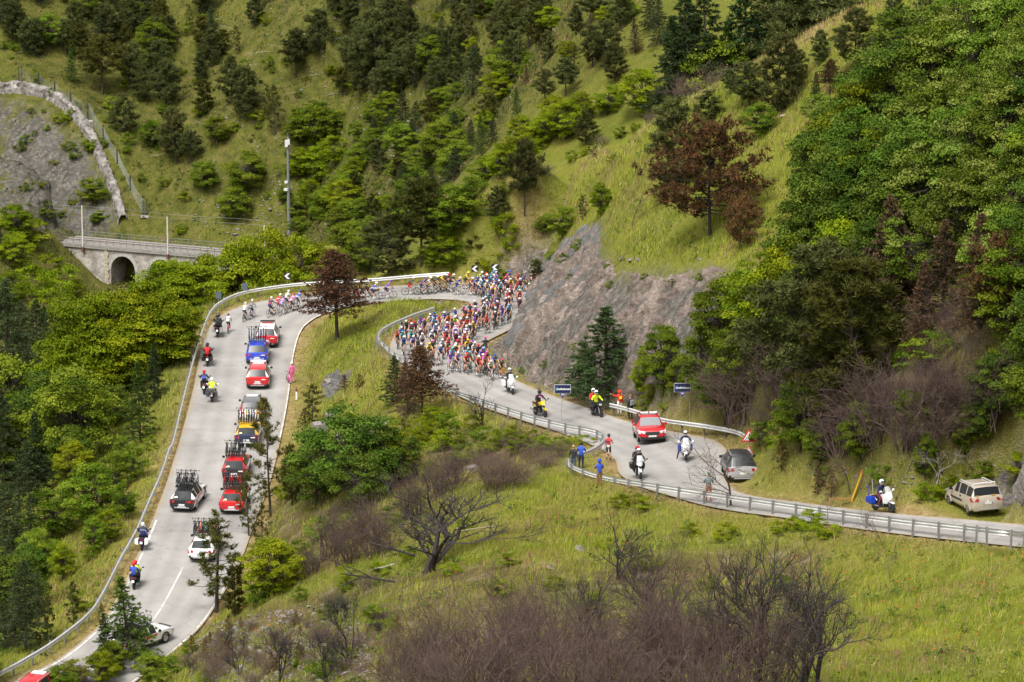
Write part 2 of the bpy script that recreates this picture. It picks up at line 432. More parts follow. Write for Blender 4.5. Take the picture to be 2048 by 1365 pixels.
_fr = inpoly(GPX, GPY, FARROCK) & (GY > 560); M_ROCK = np.where(_fr, M_ROCK*sstep(.30, .62, fbm(GX/3.1, GY/3.1, 88)), M_ROCK)
M_SOIL = blur((inpoly(GPX, GPY, [(1150,815),(1080,760),(1240,600),(1480,560),(1600,640),(2150,600),(2150,860),(1900,960),(1700,950),(1560,900),(1500,860),(1350,840)]) & (GY < 275)) |
              (inpoly(GPX, GPY, [(600,900),(900,850),(1120,870),(1130,930),(960,1000),(800,1080),(640,1150),(560,1180),(520,1100)]) & (GY < 290)) |
              (inpoly(GPX, GPY, [(620,1180),(900,1130),(1650,1090),(1660,1400),(600,1400)]) & (GY < 240)) | (inpoly(GPX, GPY, [(360,1270),(560,1200),(760,1190),(800,1400),(330,1420)]) & (GY < 262)), 5)
GZ -= .65*blur(M_ROCK, 3)*((GY < 314) & (GY > 258) & (RDIST > 1.2))
M_SOIL = np.clip(M_SOIL*(.2+1.0*fbm(GX/3, GY/3, 55)), 0, .85)
# ------------------------------------------------------------------ ground, road, markings
def ground_material():
    m, n, l = nt_new('grassy_ground'); b = n['Principled BSDF']; b.inputs['Roughness'].default_value = .9; b.inputs['Specular IOR Level'].default_value = .15
    at = n.new('ShaderNodeAttribute'); at.attribute_name = 'mask'
    sp = n.new('ShaderNodeSeparateColor'); l.new(at.outputs['Color'], sp.inputs[0])
    geo = n.new('ShaderNodeNewGeometry')
    def noise(s, d=6, r=.6):
        z = n.new('ShaderNodeTexNoise'); z.inputs['Scale'].default_value = s; z.inputs['Detail'].default_value = d; z.inputs['Roughness'].default_value = r
        l.new(geo.outputs['Position'], z.inputs['Vector']); return z
    def ramp(src, stops):
        r = n.new('ShaderNodeValToRGB'); e = r.color_ramp.elements
        while len(e) < len(stops): e.new(.5)
        for k, (p, c) in enumerate(stops): e[k].position = p; e[k].color = (*c, 1)
        l.new(src, r.inputs[0]); return r
    def mix(f, a, bb):
        x = n.new('ShaderNodeMix'); x.data_type = 'RGBA'
        if isinstance(f, float): x.inputs[0].default_value = f
        else: l.new(f, x.inputs[0])
        l.new(a, x.inputs[6]); l.new(bb, x.inputs[7]); return x.outputs[2]
    n1 = noise(.16, 7, .65); n2 = noise(1.7, 6, .7); n3 = noise(.6, 5, .6); n4 = noise(7, 3, .6)
    grass = ramp(n1.outputs['Fac'], [(.30, (.110, .145, .012)), (.47, (.205, .215, .024)), (.58, (.260, .240, .038)), (.72, (.280, .220, .075))])
    olive = ramp(n3.outputs['Fac'], [(.32, (.024, .030, .007)), (.46, (.056, .060, .012)), (.57, (.092, .082, .020)), (.70, (.135, .100, .048))])
    far = n.new('ShaderNodeAttribute'); far.attribute_name = 'upland'
    fine = ramp(n2.outputs['Fac'], [(.28, (.035, .045, .010)), (.46, (.115, .138, .018)), (.60, (.170, .170, .030)), (.75, (.230, .195, .085))])
    c = mix(.5, grass.outputs[0], fine.outputs[0])
    c = mix(far.outputs['Fac'], c, mix(.82, fine.outputs[0], olive.outputs[0]))
    dry = ramp(n2.outputs['Fac'], [(.3, (.16, .10, .035)), (.5, (.30, .21, .09)), (.7, (.42, .33, .17))])
    c = mix(sp.outputs[0], c, dry.outputs[0])
    soil = ramp(n3.outputs['Fac'], [(.35, (.060, .040, .022)), (.55, (.12, .080, .045)), (.7, (.24, .19, .14))])
    c = mix(sp.outputs[2], c, soil.outputs[0])
    rock = ramp(n2.outputs['Fac'], [(.3, (.055, .050, .042)), (.5, (.125, .112, .098)), (.68, (.24, .215, .195))])
    c = mix(sp.outputs[1], c, rock.outputs[0])
    # stones and bare crumbs
    vr = n.new('ShaderNodeTexVoronoi'); vr.inputs['Scale'].default_value = 1.1; l.new(geo.outputs['Position'], vr.inputs['Vector'])
    l.new(c, b.inputs['Base Color'])
    bp = n.new('ShaderNodeBump'); bp.inputs['Strength'].default_value = .9; bp.inputs['Distance'].default_value = .25
    ad = n.new('ShaderNodeMath'); ad.operation = 'ADD'; l.new(n2.outputs['Fac'], ad.inputs[0]); l.new(n4.outputs['Fac'], ad.inputs[1])
    l.new(ad.outputs[0], bp.inputs['Height']); l.new(bp.outputs[0], b.inputs['Normal'])
    return m
def build_ground():
    ny, nx = GX.shape
    v = np.stack([GX.ravel(), GY.ravel(), GZ.ravel()+CAMZ], 1)
    i = np.arange(ny*nx).reshape(ny, nx)
    f = np.stack([i[:-1, :-1].ravel(), i[:-1, 1:].ravel(), i[1:, 1:].ravel(), i[1:, :-1].ravel()], 1)
    me = mesh_np('ground', v, f, True, [ground_material()])
    cattr(me, 'mask', np.stack([M_DRY.ravel(), M_ROCK.ravel(), M_SOIL.ravel()], 1))
    fattr(me, 'upland', (sstep(380, 460, GY)*(.55+.6*fbm(GX/11, GY/11, 19))).clip(0, 1).ravel())
    tag(link('ground', me), 'grassy mountain slopes', None, None, 'structure')

def road_strip(name, off_a, off_b, mat, dz, s0=None, s1=None, from_side='L', nlat=1, dash=None):
    """strip along the road; offsets in metres from the left edge (positive inward), or fractions when nlat > 1"""
    sel = np.ones(len(RC), bool)
    if s0 is not None: sel &= (RS >= s0) & (RS <= s1)
    idx = np.nonzero(sel)[0]
    Lp, Rp = RL[idx], RR[idx]; w = np.linalg.norm((Rp-Lp)[:, :2], axis=1)
    rows = []
    for k in range(nlat+1):
        if from_side == 'frac': t = off_a+(off_b-off_a)*k/nlat; p = Lp+(Rp-Lp)*t
        else:
            o = off_a+(off_b-off_a)*k/nlat; t = (o/w)[:, None]; p = Lp+(Rp-Lp)*t if from_side == 'L' else Rp+(Lp-Rp)*t
        crown = 0
        rows.append(p+np.array([0, 0, CAMZ+dz]))
    rows = np.array(rows).transpose(1, 0, 2); ns, nl = rows.shape[:2]
    i = np.arange(ns*nl).reshape(ns, nl)
    f = np.stack([i[:-1, :-1].ravel(), i[1:, :-1].ravel(), i[1:, 1:].ravel(), i[:-1, 1:].ravel()], 1)
    if from_side in ('L', 'frac'): f = f
    else: f = f[:, ::-1]
    me = mesh_np(name, rows.reshape(-1, 3), f, True, [mat]); fattr(me, 'lat', np.tile(np.linspace(0, 1, nl), ns)); return link(name, me)
def asphalt():
    m, n, l = nt_new('worn_asphalt'); b = n['Principled BSDF']; b.inputs['Roughness'].default_value = .85; b.inputs['Specular IOR Level'].default_value = .3
    geo = n.new('ShaderNodeNewGeometry')
    def nz(s, d, r=.6):
        z = n.new('ShaderNodeTexNoise'); z.inputs['Scale'].default_value = s; z.inputs['Detail'].default_value = d; z.inputs['Roughness'].default_value = r
        l.new(geo.outputs['Position'], z.inputs['Vector']); return z
    a = nz(.22, 6); c = nz(14, 4, .8); e = nz(1.3, 5)
    r = n.new('ShaderNodeValToRGB'); el = r.color_ramp.elements; el[0].position = .3; el[0].color = (.275, .262, .248, 1); el[1].position = .72; el[1].color = (.385, .368, .350, 1)
    l.new(a.outputs['Fac'], r.inputs[0])
    mx = n.new('ShaderNodeMix'); mx.data_type = 'RGBA'; mx.blend_type = 'MULTIPLY'; mx.inputs[0].default_value = .55
    r2 = n.new('ShaderNodeValToRGB'); r2.color_ramp.elements[0].position = .25; r2.color_ramp.elements[0].color = (.62, .62, .62, 1); r2.color_ramp.elements[1].position = .7; r2.color_ramp.elements[1].color = (1, 1, 1, 1)
    l.new(c.outputs['Fac'], r2.inputs[0]); l.new(r.outputs[0], mx.inputs[6]); l.new(r2.outputs[0], mx.inputs[7])
    # cracks
    vo = n.new('ShaderNodeTexVoronoi'); vo.feature = 'DISTANCE_TO_EDGE'; vo.inputs['Scale'].default_value = .16
    sh = n.new('ShaderNodeVectorMath'); sh.operation = 'ADD'; l.new(geo.outputs['Position'], sh.inputs[0])
    sc = n.new('ShaderNodeVectorMath'); sc.operation = 'SCALE'; sc.inputs['Scale'].default_value = 2.2; l.new(e.outputs['Color'], sc.inputs[0]); l.new(sc.outputs[0], sh.inputs[1])
    l.new(sh.outputs[0], vo.inputs['Vector'])
    cr = n.new('ShaderNodeValToRGB'); cr.color_ramp.elements[0].position = 0; cr.color_ramp.elements[0].color = (.45, .45, .45, 1); cr.color_ramp.elements[1].position = .012; cr.color_ramp.elements[1].color = (1, 1, 1, 1)
    l.new(vo.outputs['Distance'], cr.inputs[0])
    m2 = n.new('ShaderNodeMix'); m2.data_type = 'RGBA'; m2.blend_type = 'MULTIPLY'; m2.inputs[0].default_value = .45
    l.new(mx.outputs[2], m2.inputs[6]); l.new(cr.outputs[0], m2.inputs[7])
    pz = nz(.09, 3, .5); pr = n.new('ShaderNodeValToRGB'); pr.color_ramp.elements[0].position = .565; pr.color_ramp.elements[0].color = (1, 1, 1, 1); pr.color_ramp.elements[1].position = .585; pr.color_ramp.elements[1].color = (.86, .86, .87, 1); l.new(pz.outputs['Fac'], pr.inputs[0])
    mp = n.new('ShaderNodeMix'); mp.data_type = 'RGBA'; mp.blend_type = 'MULTIPLY'; mp.inputs[0].default_value = 1; l.new(m2.outputs[2], mp.inputs[6]); l.new(pr.outputs[0], mp.inputs[7]); m2 = mp
    # worn wheel tracks, and grit washed in from the verges
    la = n.new('ShaderNodeAttribute'); la.attribute_name = 'lat'
    ad = n.new('ShaderNodeMath'); ad.operation = 'MULTIPLY_ADD'; ad.inputs[1].default_value = .07; l.new(e.outputs['Fac'], ad.inputs[0]); l.new(la.outputs['Fac'], ad.inputs[2])
    tr = n.new('ShaderNodeValToRGB'); te = tr.color_ramp.elements
    stops = [(.0, .95), (.13, 1.0), (.22, .84), (.30, .98), (.38, .86), (.50, 1.05), (.63, .86), (.72, .98), (.82, .84), (.92, 1.0), (1.0, .95)]
    while len(te) < len(stops): te.new(.5)
    for k, (p_, v_) in enumerate(stops): te[k].position = p_; te[k].color = (v_, v_, v_, 1)
    l.new(ad.outputs[0], tr.inputs[0])
    m3 = n.new('ShaderNodeMix'); m3.data_type = 'RGBA'; m3.blend_type = 'MULTIPLY'; m3.inputs[0].default_value = 1.0; l.new(m2.outputs[2], m3.inputs[6]); l.new(tr.outputs[0], m3.inputs[7])
    gr = n.new('ShaderNodeMapRange'); gr.inputs['From Min'].default_value = .40; gr.inputs['From Max'].default_value = .5
    ab = n.new('ShaderNodeMath'); ab.operation = 'ABSOLUTE'; sb = n.new('ShaderNodeMath'); sb.operation = 'SUBTRACT'; sb.inputs[1].default_value = .5; l.new(la.outputs['Fac'], sb.inputs[0]); l.new(sb.outputs[0], ab.inputs[0])
    a2 = n.new('ShaderNodeMath'); a2.operation = 'MULTIPLY_ADD'; a2.inputs[1].default_value = .16; l.new(e.outputs['Fac'], a2.inputs[0]); l.new(ab.outputs[0], a2.inputs[2])
    gr.inputs['From Min'].default_value = .52; gr.inputs['From Max'].default_value = .60; l.new(a2.outputs[0], gr.inputs[0])
    m4 = n.new('ShaderNodeMix'); m4.data_type = 'RGBA'; m4.inputs[7].default_value = (.30, .235, .16, 1); l.new(gr.outputs[0], m4.inputs[0]); l.new(m3.outputs[2], m4.inputs[6]); l.new(m4.outputs[2], b.inputs['Base Color'])
    bp = n.new('ShaderNodeBump'); bp.inputs['Strength'].default_value = .35; bp.inputs['Distance'].default_value = .02; l.new(c.outputs['Fac'], bp.inputs['Height']); l.new(bp.outputs[0], b.inputs['Normal'])
    return m
def worn_paint():
    m, n, l = nt_new('worn_white_paint'); b = n['Principled BSDF']; b.inputs['Roughness'].default_value = .7
    geo = n.new('ShaderNodeNewGeometry'); z = n.new('ShaderNodeTexNoise'); z.inputs['Scale'].default_value = 1.1; z.inputs['Detail'].default_value = 8; z.inputs['Roughness'].default_value = .75
    l.new(geo.outputs['Position'], z.inputs['Vector'])
    r = n.new('ShaderNodeValToRGB'); r.color_ramp.elements[0].position = .42; r.color_ramp.elements[0].color = (.36, .34, .32, 1); r.color_ramp.elements[1].position = .60; r.color_ramp.elements[1].color = (.72, .70, .67, 1)
    l.new(z.outputs['Fac'], r.inputs[0]); l.new(r.outputs[0], b.inputs['Base Color']); return m
def st_s(k): return RS[np.argmin(((RC[:, :2]-_cen[k][:2])**2).sum(1))]
def build_road():
    tag(road_strip('road', 0, 1, asphalt(), 0.0, from_side='frac', nlat=8), 'pale worn asphalt mountain road', None, None, 'structure')
    wp = worn_paint()
    tag(road_strip('edge_line', .22, .36, wp, .005, st_s(0), st_s(7), 'L'), 'white edge line', None, None, 'structure')
    tag(road_strip('edge_line', .12, .22, wp, .005, st_s(0), st_s(6), 'R'), 'white edge line', None, None, 'structure')
    tag(road_strip('edge_line', .02, .13, wp, .005, st_s(9), st_s(15), 'R'), 'pale worn edge strip', None, None, 'structure')
    tag(road_strip('centre_line', .475, .49, wp, .005, st_s(0), st_s(6)-1, 'frac'), 'white centre line', None, None, 'structure')

# ------------------------------------------------------------------ crash barriers
def steel():
    return pmat('galvanised_steel', (.62, .62, .61), .42, .30, .5, noise=.25, nscale=2.5)
def rail_path(px, hz=.62):
    out = []
    for q in px:
        x, y = q[:2]; z = -70.0
        if len(q) == 3: out.append(U(x, y, q[2]+hz)); continue
        for _ in range(12):
            a = U(x, y, z+hz); d, rz = road_near([a[0]], [a[1]]); z = rz[0] if d[0] < 20 else z
        out.append(U(x, y, z+hz))
    return catmull(out, .35)
def guardrail(px, label, side, post_gap=2.25, start_hz=.62):
    p = rail_path(px, start_hz)
    s = np.concatenate([[0], np.cumsum(np.linalg.norm(np.diff(p[:, :2], axis=0), axis=1))])
    root = empty('guardrail', wv(p[0]-np.array([0, 0, .62])))
    org = np.array(root.location)
    tag(root, label, 'guardrail', 'steel crash barriers along the road')
    T = np.gradient(p[:, :2], axis=0); T /= np.linalg.norm(T, axis=1)[:, None]
    N = np.stack([-T[:, 1], T[:, 0]], 1)*side                     # towards the road
    prof = [(-.005, -.155), (.0, -.15), (.075, -.115), (.075, -.055), (.0, -.02), (.0, .02), (.075, .055), (.075, .115), (.0, .15), (-.005, .155)]
    ms = steel(); mp = pmat('post_steel', (.24, .24, .245), .5, .4, noise=.3)
    L = s[-1]; seg = 4.5; k = max(1, int(round(L/seg)))
    for a in range(k):
        t = np.linspace(a*L/k, (a+1)*L/k+.12*(a < k-1), 9)
        X = np.interp(t, s, p[:, 0]); Y = np.interp(t, s, p[:, 1]); Z = np.interp(t, s, p[:, 2])+CAMZ
        nx = np.interp(t, s, N[:, 0]); ny = np.interp(t, s, N[:, 1]); nn = np.hypot(nx, ny); nx /= nn; ny /= nn
        lift = .004*(a % 2)
        v = np.array([[X[i]+nx[i]*(o+lift), Y[i]+ny[i]*(o+lift), Z[i]+h] for i in range(9) for o, h in prof])-org
        m = len(prof); f = [(i*m+j, i*m+j+1, (i+1)*m+j+1, (i+1)*m+j) for i in range(8) for j in range(m-1)]
        back = v.copy(); back -= np.array([[nx[i]*.012, ny[i]*.012, 0] for i in range(9) for _ in prof]); off = len(v)
        f += [tuple(q+off for q in reversed(g)) for g in f]
        v = np.concatenate([v, back])
        link('rail_beam', mesh_np('rail_beam', v, f, False, [ms]), root)
    pm = MB().box((0, 0, -.28), (.075, .11, 1.02)).box((0, .075, .05), (.07, .05, .22)).mesh('post', mp)
    npost = int(L/post_gap)
    for a in range(npost+1):
        t = min(a*post_gap+.3, L-.15)
        x = np.interp(t, s, p[:, 0]); y = np.interp(t, s, p[:, 1]); z = np.interp(t, s, p[:, 2])+CAMZ
        nx = np.interp(t, s, N[:, 0]); ny = np.interp(t, s, N[:, 1])
        o = link('post', pm, root); o.location = Vector((x-nx*.12, y-ny*.12, z))-Vector(org); o.rotation_euler = (random.uniform(-.04, .04), random.uniform(-.03, .03), math.atan2(ny, nx)-math.pi/2)
    return root
RAIL_A = [(-60,1378),(0,1348),(54,1318),(106,1286),(171,1235),(202,1194),(239,1122),(273,1061),(301,996),(321,951),(338,900),(345,888),(369,789),(390,709),(403,668),(413,640),(429,615),(457,597),(492,585),(545,576),(594,570),(650,566),(750,560),(830,553),(898,548)]
RAIL_B = [(868,618),(828,631),(788,648),(766,660),(757,672),(760,684),(788,708),(830,742),(882,771),(909,785),(949,798),(1010,818),(1060,834),(1101,845),(1140,854),(1174,860),(1197,867,-65.5),(1208,876,-65.25),(1205,886,-65.0),(1190,898,-64.85),(1174,905,-64.75),(1152,912,-64.7),(1139,917,-64.65)]
RAIL_C = [(1136,921,-64.65),(1138,929,-64.55),(1156,939,-64.3),(1190,951,-64.0),(1235,961,-63.6),(1325,975),(1405,987),(1504,1001),(1626,1019),(1720,1032),(1821,1045),(1930,1057),(2045,1070),(2200,1088),(2350,1106)]
RAIL_D = [(1220,811),(1257,820),(1325,841),(1370,848),(1414,854),(1459,862),(1482,869),(1494,877)]
# ------------------------------------------------------------------ vegetation: prototypes
def seg_mesh(segs, n=3):
    s = np.array(segs, float); p0 = s[:, :3]; p1 = s[:, 3:6]; r0 = s[:, 6]; r1 = s[:, 7]
    t = p1-p0; t /= (np.linalg.norm(t, axis=1)[:, None]+1e-9)
    ref = np.where(np.abs(t[:, 2:3]) > .9, np.array([[1., 0, 0]]), np.array([[0, 0, 1.]]))
    a = np.cross(t, ref); a /= np.linalg.norm(a, axis=1)[:, None]+1e-9; b = np.cross(t, a)
    m = len(s); v = np.empty((m, 2, n, 3))
    for j in range(n):
        an = 2*math.pi*j/n; d = a*math.cos(an)+b*math.sin(an)
        v[:, 0, j] = p0+d*r0[:, None]; v[:, 1, j] = p1+d*r1[:, None]
    base = np.arange(m)[:, None]*2*n
    f = np.concatenate([np.stack([base[:, 0]+j, base[:, 0]+(j+1) % n, base[:, 0]+n+(j+1) % n, base[:, 0]+n+j], 1) for j in range(n)])
    return v.reshape(-1, 3), f
def leaf_quads(c, nrm, size, asp, rng):
    N = len(c); nrm = nrm/(np.linalg.norm(nrm, axis=1)[:, None]+1e-9)
    r = rng.normal(size=(N, 3)); t = np.cross(nrm, r); t /= np.linalg.norm(t, axis=1)[:, None]+1e-9; b = np.cross(nrm, t)
    s = size[:, None]
    v = np.stack([c-t*s, c-b*s*asp, c+t*s, c+b*s*asp], 1)
    return v.reshape(-1, 3), np.arange(4*N).reshape(N, 4)
def needle_tris(p, d, ln, wd, k, rng, spread=.9):
    """k thin blades out of each point"""
    p = np.repeat(p, k, 0); d = np.repeat(d, k, 0); N = len(p)
    q = d+rng.normal(size=(N, 3))*spread; q /= np.linalg.norm(q, axis=1)[:, None]+1e-9
    L = ln*rng.uniform(.6, 1.15, N)[:, None]
    w = np.cross(q, rng.normal(size=(N, 3))); w /= np.linalg.norm(w, axis=1)[:, None]+1e-9
    v = np.stack([p-w*wd, p+w*wd, p+q*L], 1)
    return v.reshape(-1, 3), np.arange(3*N).reshape(N, 3)
def bend_trunk(h, rng, lean=.04, k=6):
    z = np.linspace(0, h, k); x = np.cumsum(rng.normal(0, lean*h/k, k)); y = np.cumsum(rng.normal(0, lean*h/k, k)); x -= x[0]; y -= y[0]
    return np.stack([x, y, z], 1)
def chain(pts, r0, r1):
    out = []; k = len(pts)-1
    for i in range(k):
        a = r0+(r1-r0)*i/k; b = r0+(r1-r0)*(i+1)/k; out.append((*pts[i], *pts[i+1], a, b))
    return out

def P_broad(seed, h=8.0, w=6.4, nc=80, nl=240, ls=.115, low=.10, trunk=True):
    rng = np.random.default_rng(seed); segs = []
    tr = bend_trunk(h*.55, rng); segs += chain(tr, h*.024, h*.013)
    if not trunk: segs = []
    cz = h*(low+1)/2; rz = h*(1-low)/2; rx = w/2
    C = []; lob = rng.uniform(0, 6.28, 6)
    while len(C) < nc:
        d = rng.normal(size=3); d /= np.linalg.norm(d)
        rr = rng.uniform(.45, 1.0)**.6
        th = math.atan2(d[1], d[0]); k = 1+.16*math.sin(2*th+lob[0])+.13*math.sin(3*th+lob[1]+d[2]*2)+.10*math.sin(5*d[2]+lob[2])
        tz = d[2]*rr; nar = 1-.38*max(0, tz)-.10*max(0, -tz)
        p = np.array([d[0]*rx*rr*k*nar*1.1, d[1]*rx*rr*k*nar*1.1, cz+d[2]*rz*rr*(1+.1*math.sin(th*2+lob[3]))])
        if p[2] < h*low*.7: continue
        if C and min(np.linalg.norm(p-q) for q in C) < w*.07: continue
        C.append(p)
    C = np.array(C); cr = rng.uniform(.065, .15, nc)*w
    V = []; Nn = []; S = []; T = []; toph = []
    for i in range(nc):
        m = int(nl*rng.uniform(.5, 1.4)*(cr[i]/(.115*w))**1.6)
        d = rng.normal(size=(m, 3)); d /= np.linalg.norm(d, axis=1)[:, None]; d[:, 2] = np.where(d[:, 2] < -.2, -d[:, 2]*.6, d[:, 2])
        rad = cr[i]*rng.uniform(.35, 1.12, m)**.7
        p = C[i]+d*rad[:, None]*np.array([1.15, 1.15, .8])
        V.append(p); Nn.append(d*.7+rng.normal(size=(m, 3))*.55+np.array([0, 0, .55])); S.append(rng.uniform(.55, 1.25, m)*ls); T.append(np.clip(rng.uniform(0, 1)*.72+rng.uniform(0, .28, m), 0, 1))
        if trunk or i % 3 == 0:
            b0 = tr[rng.integers(2, len(tr))] if trunk else np.array([rng.normal(0, .1*w), rng.normal(0, .1*w), 0])
            mid = (b0+C[i])/2+rng.normal(0, .05*w, 3)*np.array([1, 1, .4])
            segs += chain(np.array([b0, mid, C[i]]), h*.009, h*.002)
    # loose sprigs that break the outline
    m = nc*14; k = rng.integers(0, nc, m); d = rng.normal(size=(m, 3)); d /= np.linalg.norm(d, axis=1)[:, None]
    V.append(C[k]+d*(cr[k]*rng.uniform(1.05, 1.5, m))[:, None]); Nn.append(rng.normal(size=(m, 3))+np.array([0, 0, .5])); S.append(rng.uniform(.5, 1.0, m)*ls); T.append(rng.uniform(.2, 1, m))
    V = np.concatenate(V); v, f = leaf_quads(V, np.concatenate(Nn), np.concatenate(S), .62, rng)
    tone = np.repeat(np.concatenate(T), 4)
    return (v, f, tone), (seg_mesh(segs, 4) if segs else None)

def P_pine(seed, h=9.0, w=4.6, bare=.3, nb=46, ln=.36, dens=1.0):
    """full rounded pine: rising whorls whose outer ends carry needle tufts"""
    rng = np.random.default_rng(seed); segs = []
    tr = bend_trunk(h*.97, rng, .03, 9); segs += chain(tr, h*.016, h*.003)
    tp = []; td = []; lob = rng.uniform(0, 6.28, 3)
    for i in range(nb):
        t = bare+(.97-bare)*(i+rng.uniform(0, 1))/nb
        z = h*t; b0 = np.array([np.interp(z, tr[:, 2], tr[:, 0]), np.interp(z, tr[:, 2], tr[:, 1]), z])
        u = (t-bare)/(1-bare); az = i*2.4+rng.uniform(-.6, .6)
        env = min(1, (u+.18)/.38)*(1-u**2.1)**.8+.10
        L = w/2*env*rng.uniform(.55, 1.12)*(1+.18*math.sin(2*az+lob[0])+.12*math.sin(6*t+lob[1]))
        up = (.05+.65*u)*rng.uniform(.5, 1.3)
        d = np.array([math.cos(az), math.sin(az), up]); tip = b0+d*L
        mid = b0+(tip-b0)*.55-np.array([0, 0, .08*L])
        segs += chain(np.array([b0, mid, tip]), h*.005*(1.2-u), h*.0012)
        ns = int((3+L*4.2)*dens)
        for k in range(ns):
            s = rng.uniform(.25, 1.0)**.7
            q = b0+(tip-b0)*s; side = rng.normal(size=3)*np.array([1, 1, .6]); side /= np.linalg.norm(side)
            e = q+side*L*.28*rng.uniform(.4, 1)*(1.2-s*.6)+np.array([0, 0, .12])
            segs.append((*q, *e, h*.0016, h*.0008))
            for j in range(rng.integers(3, 6)):
                c = q+(e-q)*rng.uniform(.45, 1.1)+rng.normal(0, .13, 3)
                tp.append(c); td.append(side*.4+np.array([0, 0, .6]))
    for k in range(14): tp.append(tr[-1]+rng.normal(0, .10, 3)+np.array([0, 0, -.5*rng.uniform(0, 1)])); td.append((0, 0, 1))
    tp = np.array(tp); td = np.array(td, float)
    k = 13; v, f = needle_tris(tp, td, ln, .034, k, rng)
    tone = np.repeat(np.clip(np.repeat(rng.uniform(0, .6, len(tp)), k)+rng.uniform(0, .4, len(tp)*k), 0, 1), 3)
    return (v, f, tone), seg_mesh(segs, 4)

def P_fir(seed, h=8.0, w=4.2, nb=95, droop=.25, ln=.24, dens=1.0, low=.04, pw=.85, keep=1.0, nk=9):
    """conical conifer: flat drooping sprays"""
    rng = np.random.default_rng(seed); segs = []
    tr = bend_trunk(h, rng, .012, 8); segs += chain(tr, h*.018, h*.002)
    tp = []; td = []
    for i in range(nb):
        t = low+(1-low)*((i+rng.uniform(0, 1))/nb)**.9; z = h*t; u = (t-low)/(1-low)
        b0 = np.array([np.interp(z, tr[:, 2], tr[:, 0]), np.interp(z, tr[:, 2], tr[:, 1]), z])
        L = max(.12, w/2*(1-u)**pw*rng.uniform(.62, 1.15)); az = i*2.399+rng.uniform(-.6, .6)
        out = np.array([math.cos(az), math.sin(az), 0]); lat = np.array([-out[1], out[0], 0])
        tip = b0+out*L+np.array([0, 0, L*(.25*u-droop*(1-u)*rng.uniform(.5, 1.3))]); mid = b0+(tip-b0)*.5+np.array([0, 0, .10*L])
        segs += chain(np.array([b0, mid, tip]), h*.0045*(1.1-u), h*.001)
        if rng.uniform() > keep: 
            for k in range(4):
                s = rng.uniform(.3, 1); q = b0+(tip-b0)*s; e = q+lat*rng.choice([-1, 1])*L*.3+out*L*.15-np.array([0, 0, .05]); segs.append((*q, *e, h*.0014, h*.0007))
            continue
        ns = int((4+L*9)*dens)
        for k in range(ns):
            s = rng.uniform(.12, 1.0); q = (b0*(1-s)**2+mid*2*s*(1-s)+tip*s*s)
            o = rng.uniform(-1, 1)*L*.34*(1.15-s)
            c = q+lat*o+out*abs(o)*.35+np.array([0, 0, -abs(o)*.25+rng.normal(0, .03)])
            tp.append(c); td.append(lat*np.sign(o)*.55+out*.6+np.array([0, 0, -.12]))
    tp = np.array(tp); td = np.array(td)
    v, f = needle_tris(tp, td, ln, .034, nk, rng, .55)
    tone = np.repeat(np.clip(np.repeat(rng.uniform(0, .6, len(tp)), nk)+rng.uniform(0, .4, len(tp)*nk), 0, 1), 3)
    return (v, f, tone), seg_mesh(segs, 4)

def _bare(rng, p, d, L, r, lev, out, maxlev, kids, curl, up):
    n = 4 if lev < 2 else 3; pts = [p]
    for i in range(n):
        d = d+rng.normal(0, curl, 3)+np.array([0, 0, up]); d /= np.linalg.norm(d); p = p+d*L/n; pts.append(p)
    out += chain(np.array(pts), r, r*.55 if lev < maxlev else r*.35)
    if lev >= maxlev: return
    for k in range(rng.integers(kids[0], kids[1]+1)):
        t = rng.uniform(.3, 1.0); i = min(n-1, int(t*n)); q = pts[i]+(pts[i+1]-pts[i])*(t*n-i)
        s = rng.normal(size=3); s -= d*np.dot(s, d); s /= np.linalg.norm(s)+1e-9
        e = d*.75+s*rng.uniform(.45, .95); e /= np.linalg.norm(e)
        _bare(rng, q, e, L*rng.uniform(.5, .78), r*.55, lev+1, out, maxlev, kids, curl, up)
def P_bare(seed, h=6.0, maxlev=4, kids=(3, 5), stems=1, spread=.15, r=.09, curl=.16, up=.05, first=.5):
    rng = np.random.default_rng(seed); out = []
    for s in range(stems):
        d = np.array([rng.normal(0, spread), rng.normal(0, spread), 1]); d /= np.linalg.norm(d)
        p = np.array([rng.normal(0, .12)*(stems > 1), rng.normal(0, .12)*(stems > 1), -.1])
        _bare(rng, p, d, h*first*rng.uniform(.75, 1.1), r*rng.uniform(.7, 1.1), 0, out, maxlev, kids, curl, up)
    a = np.array(out); s = h/max(a[:, 5].max(), .1); a[:, :6] *= s
    return seg_mesh(a, 3)
def P_thicket(seed, h=3.4, w=3.2, stems=70, r=.016):
    rng = np.random.default_rng(seed); out = []
    for s in range(stems):
        a = rng.uniform(0, 6.28); q = w/2*math.sqrt(rng.uniform(0, 1)); p = np.array([math.cos(a)*q*.55, math.sin(a)*q*.55, -.1])
        d = np.array([math.cos(a)*q*.45/h, math.sin(a)*q*.45/h, 1.0])+rng.normal(0, .12, 3); d /= np.linalg.norm(d)
        _bare(rng, p, d, h*rng.uniform(.40, .72), r*rng.uniform(.6, 1.5), 0, out, 3, (2, 4), .15, .03)
    return seg_mesh(np.array(out), 3)

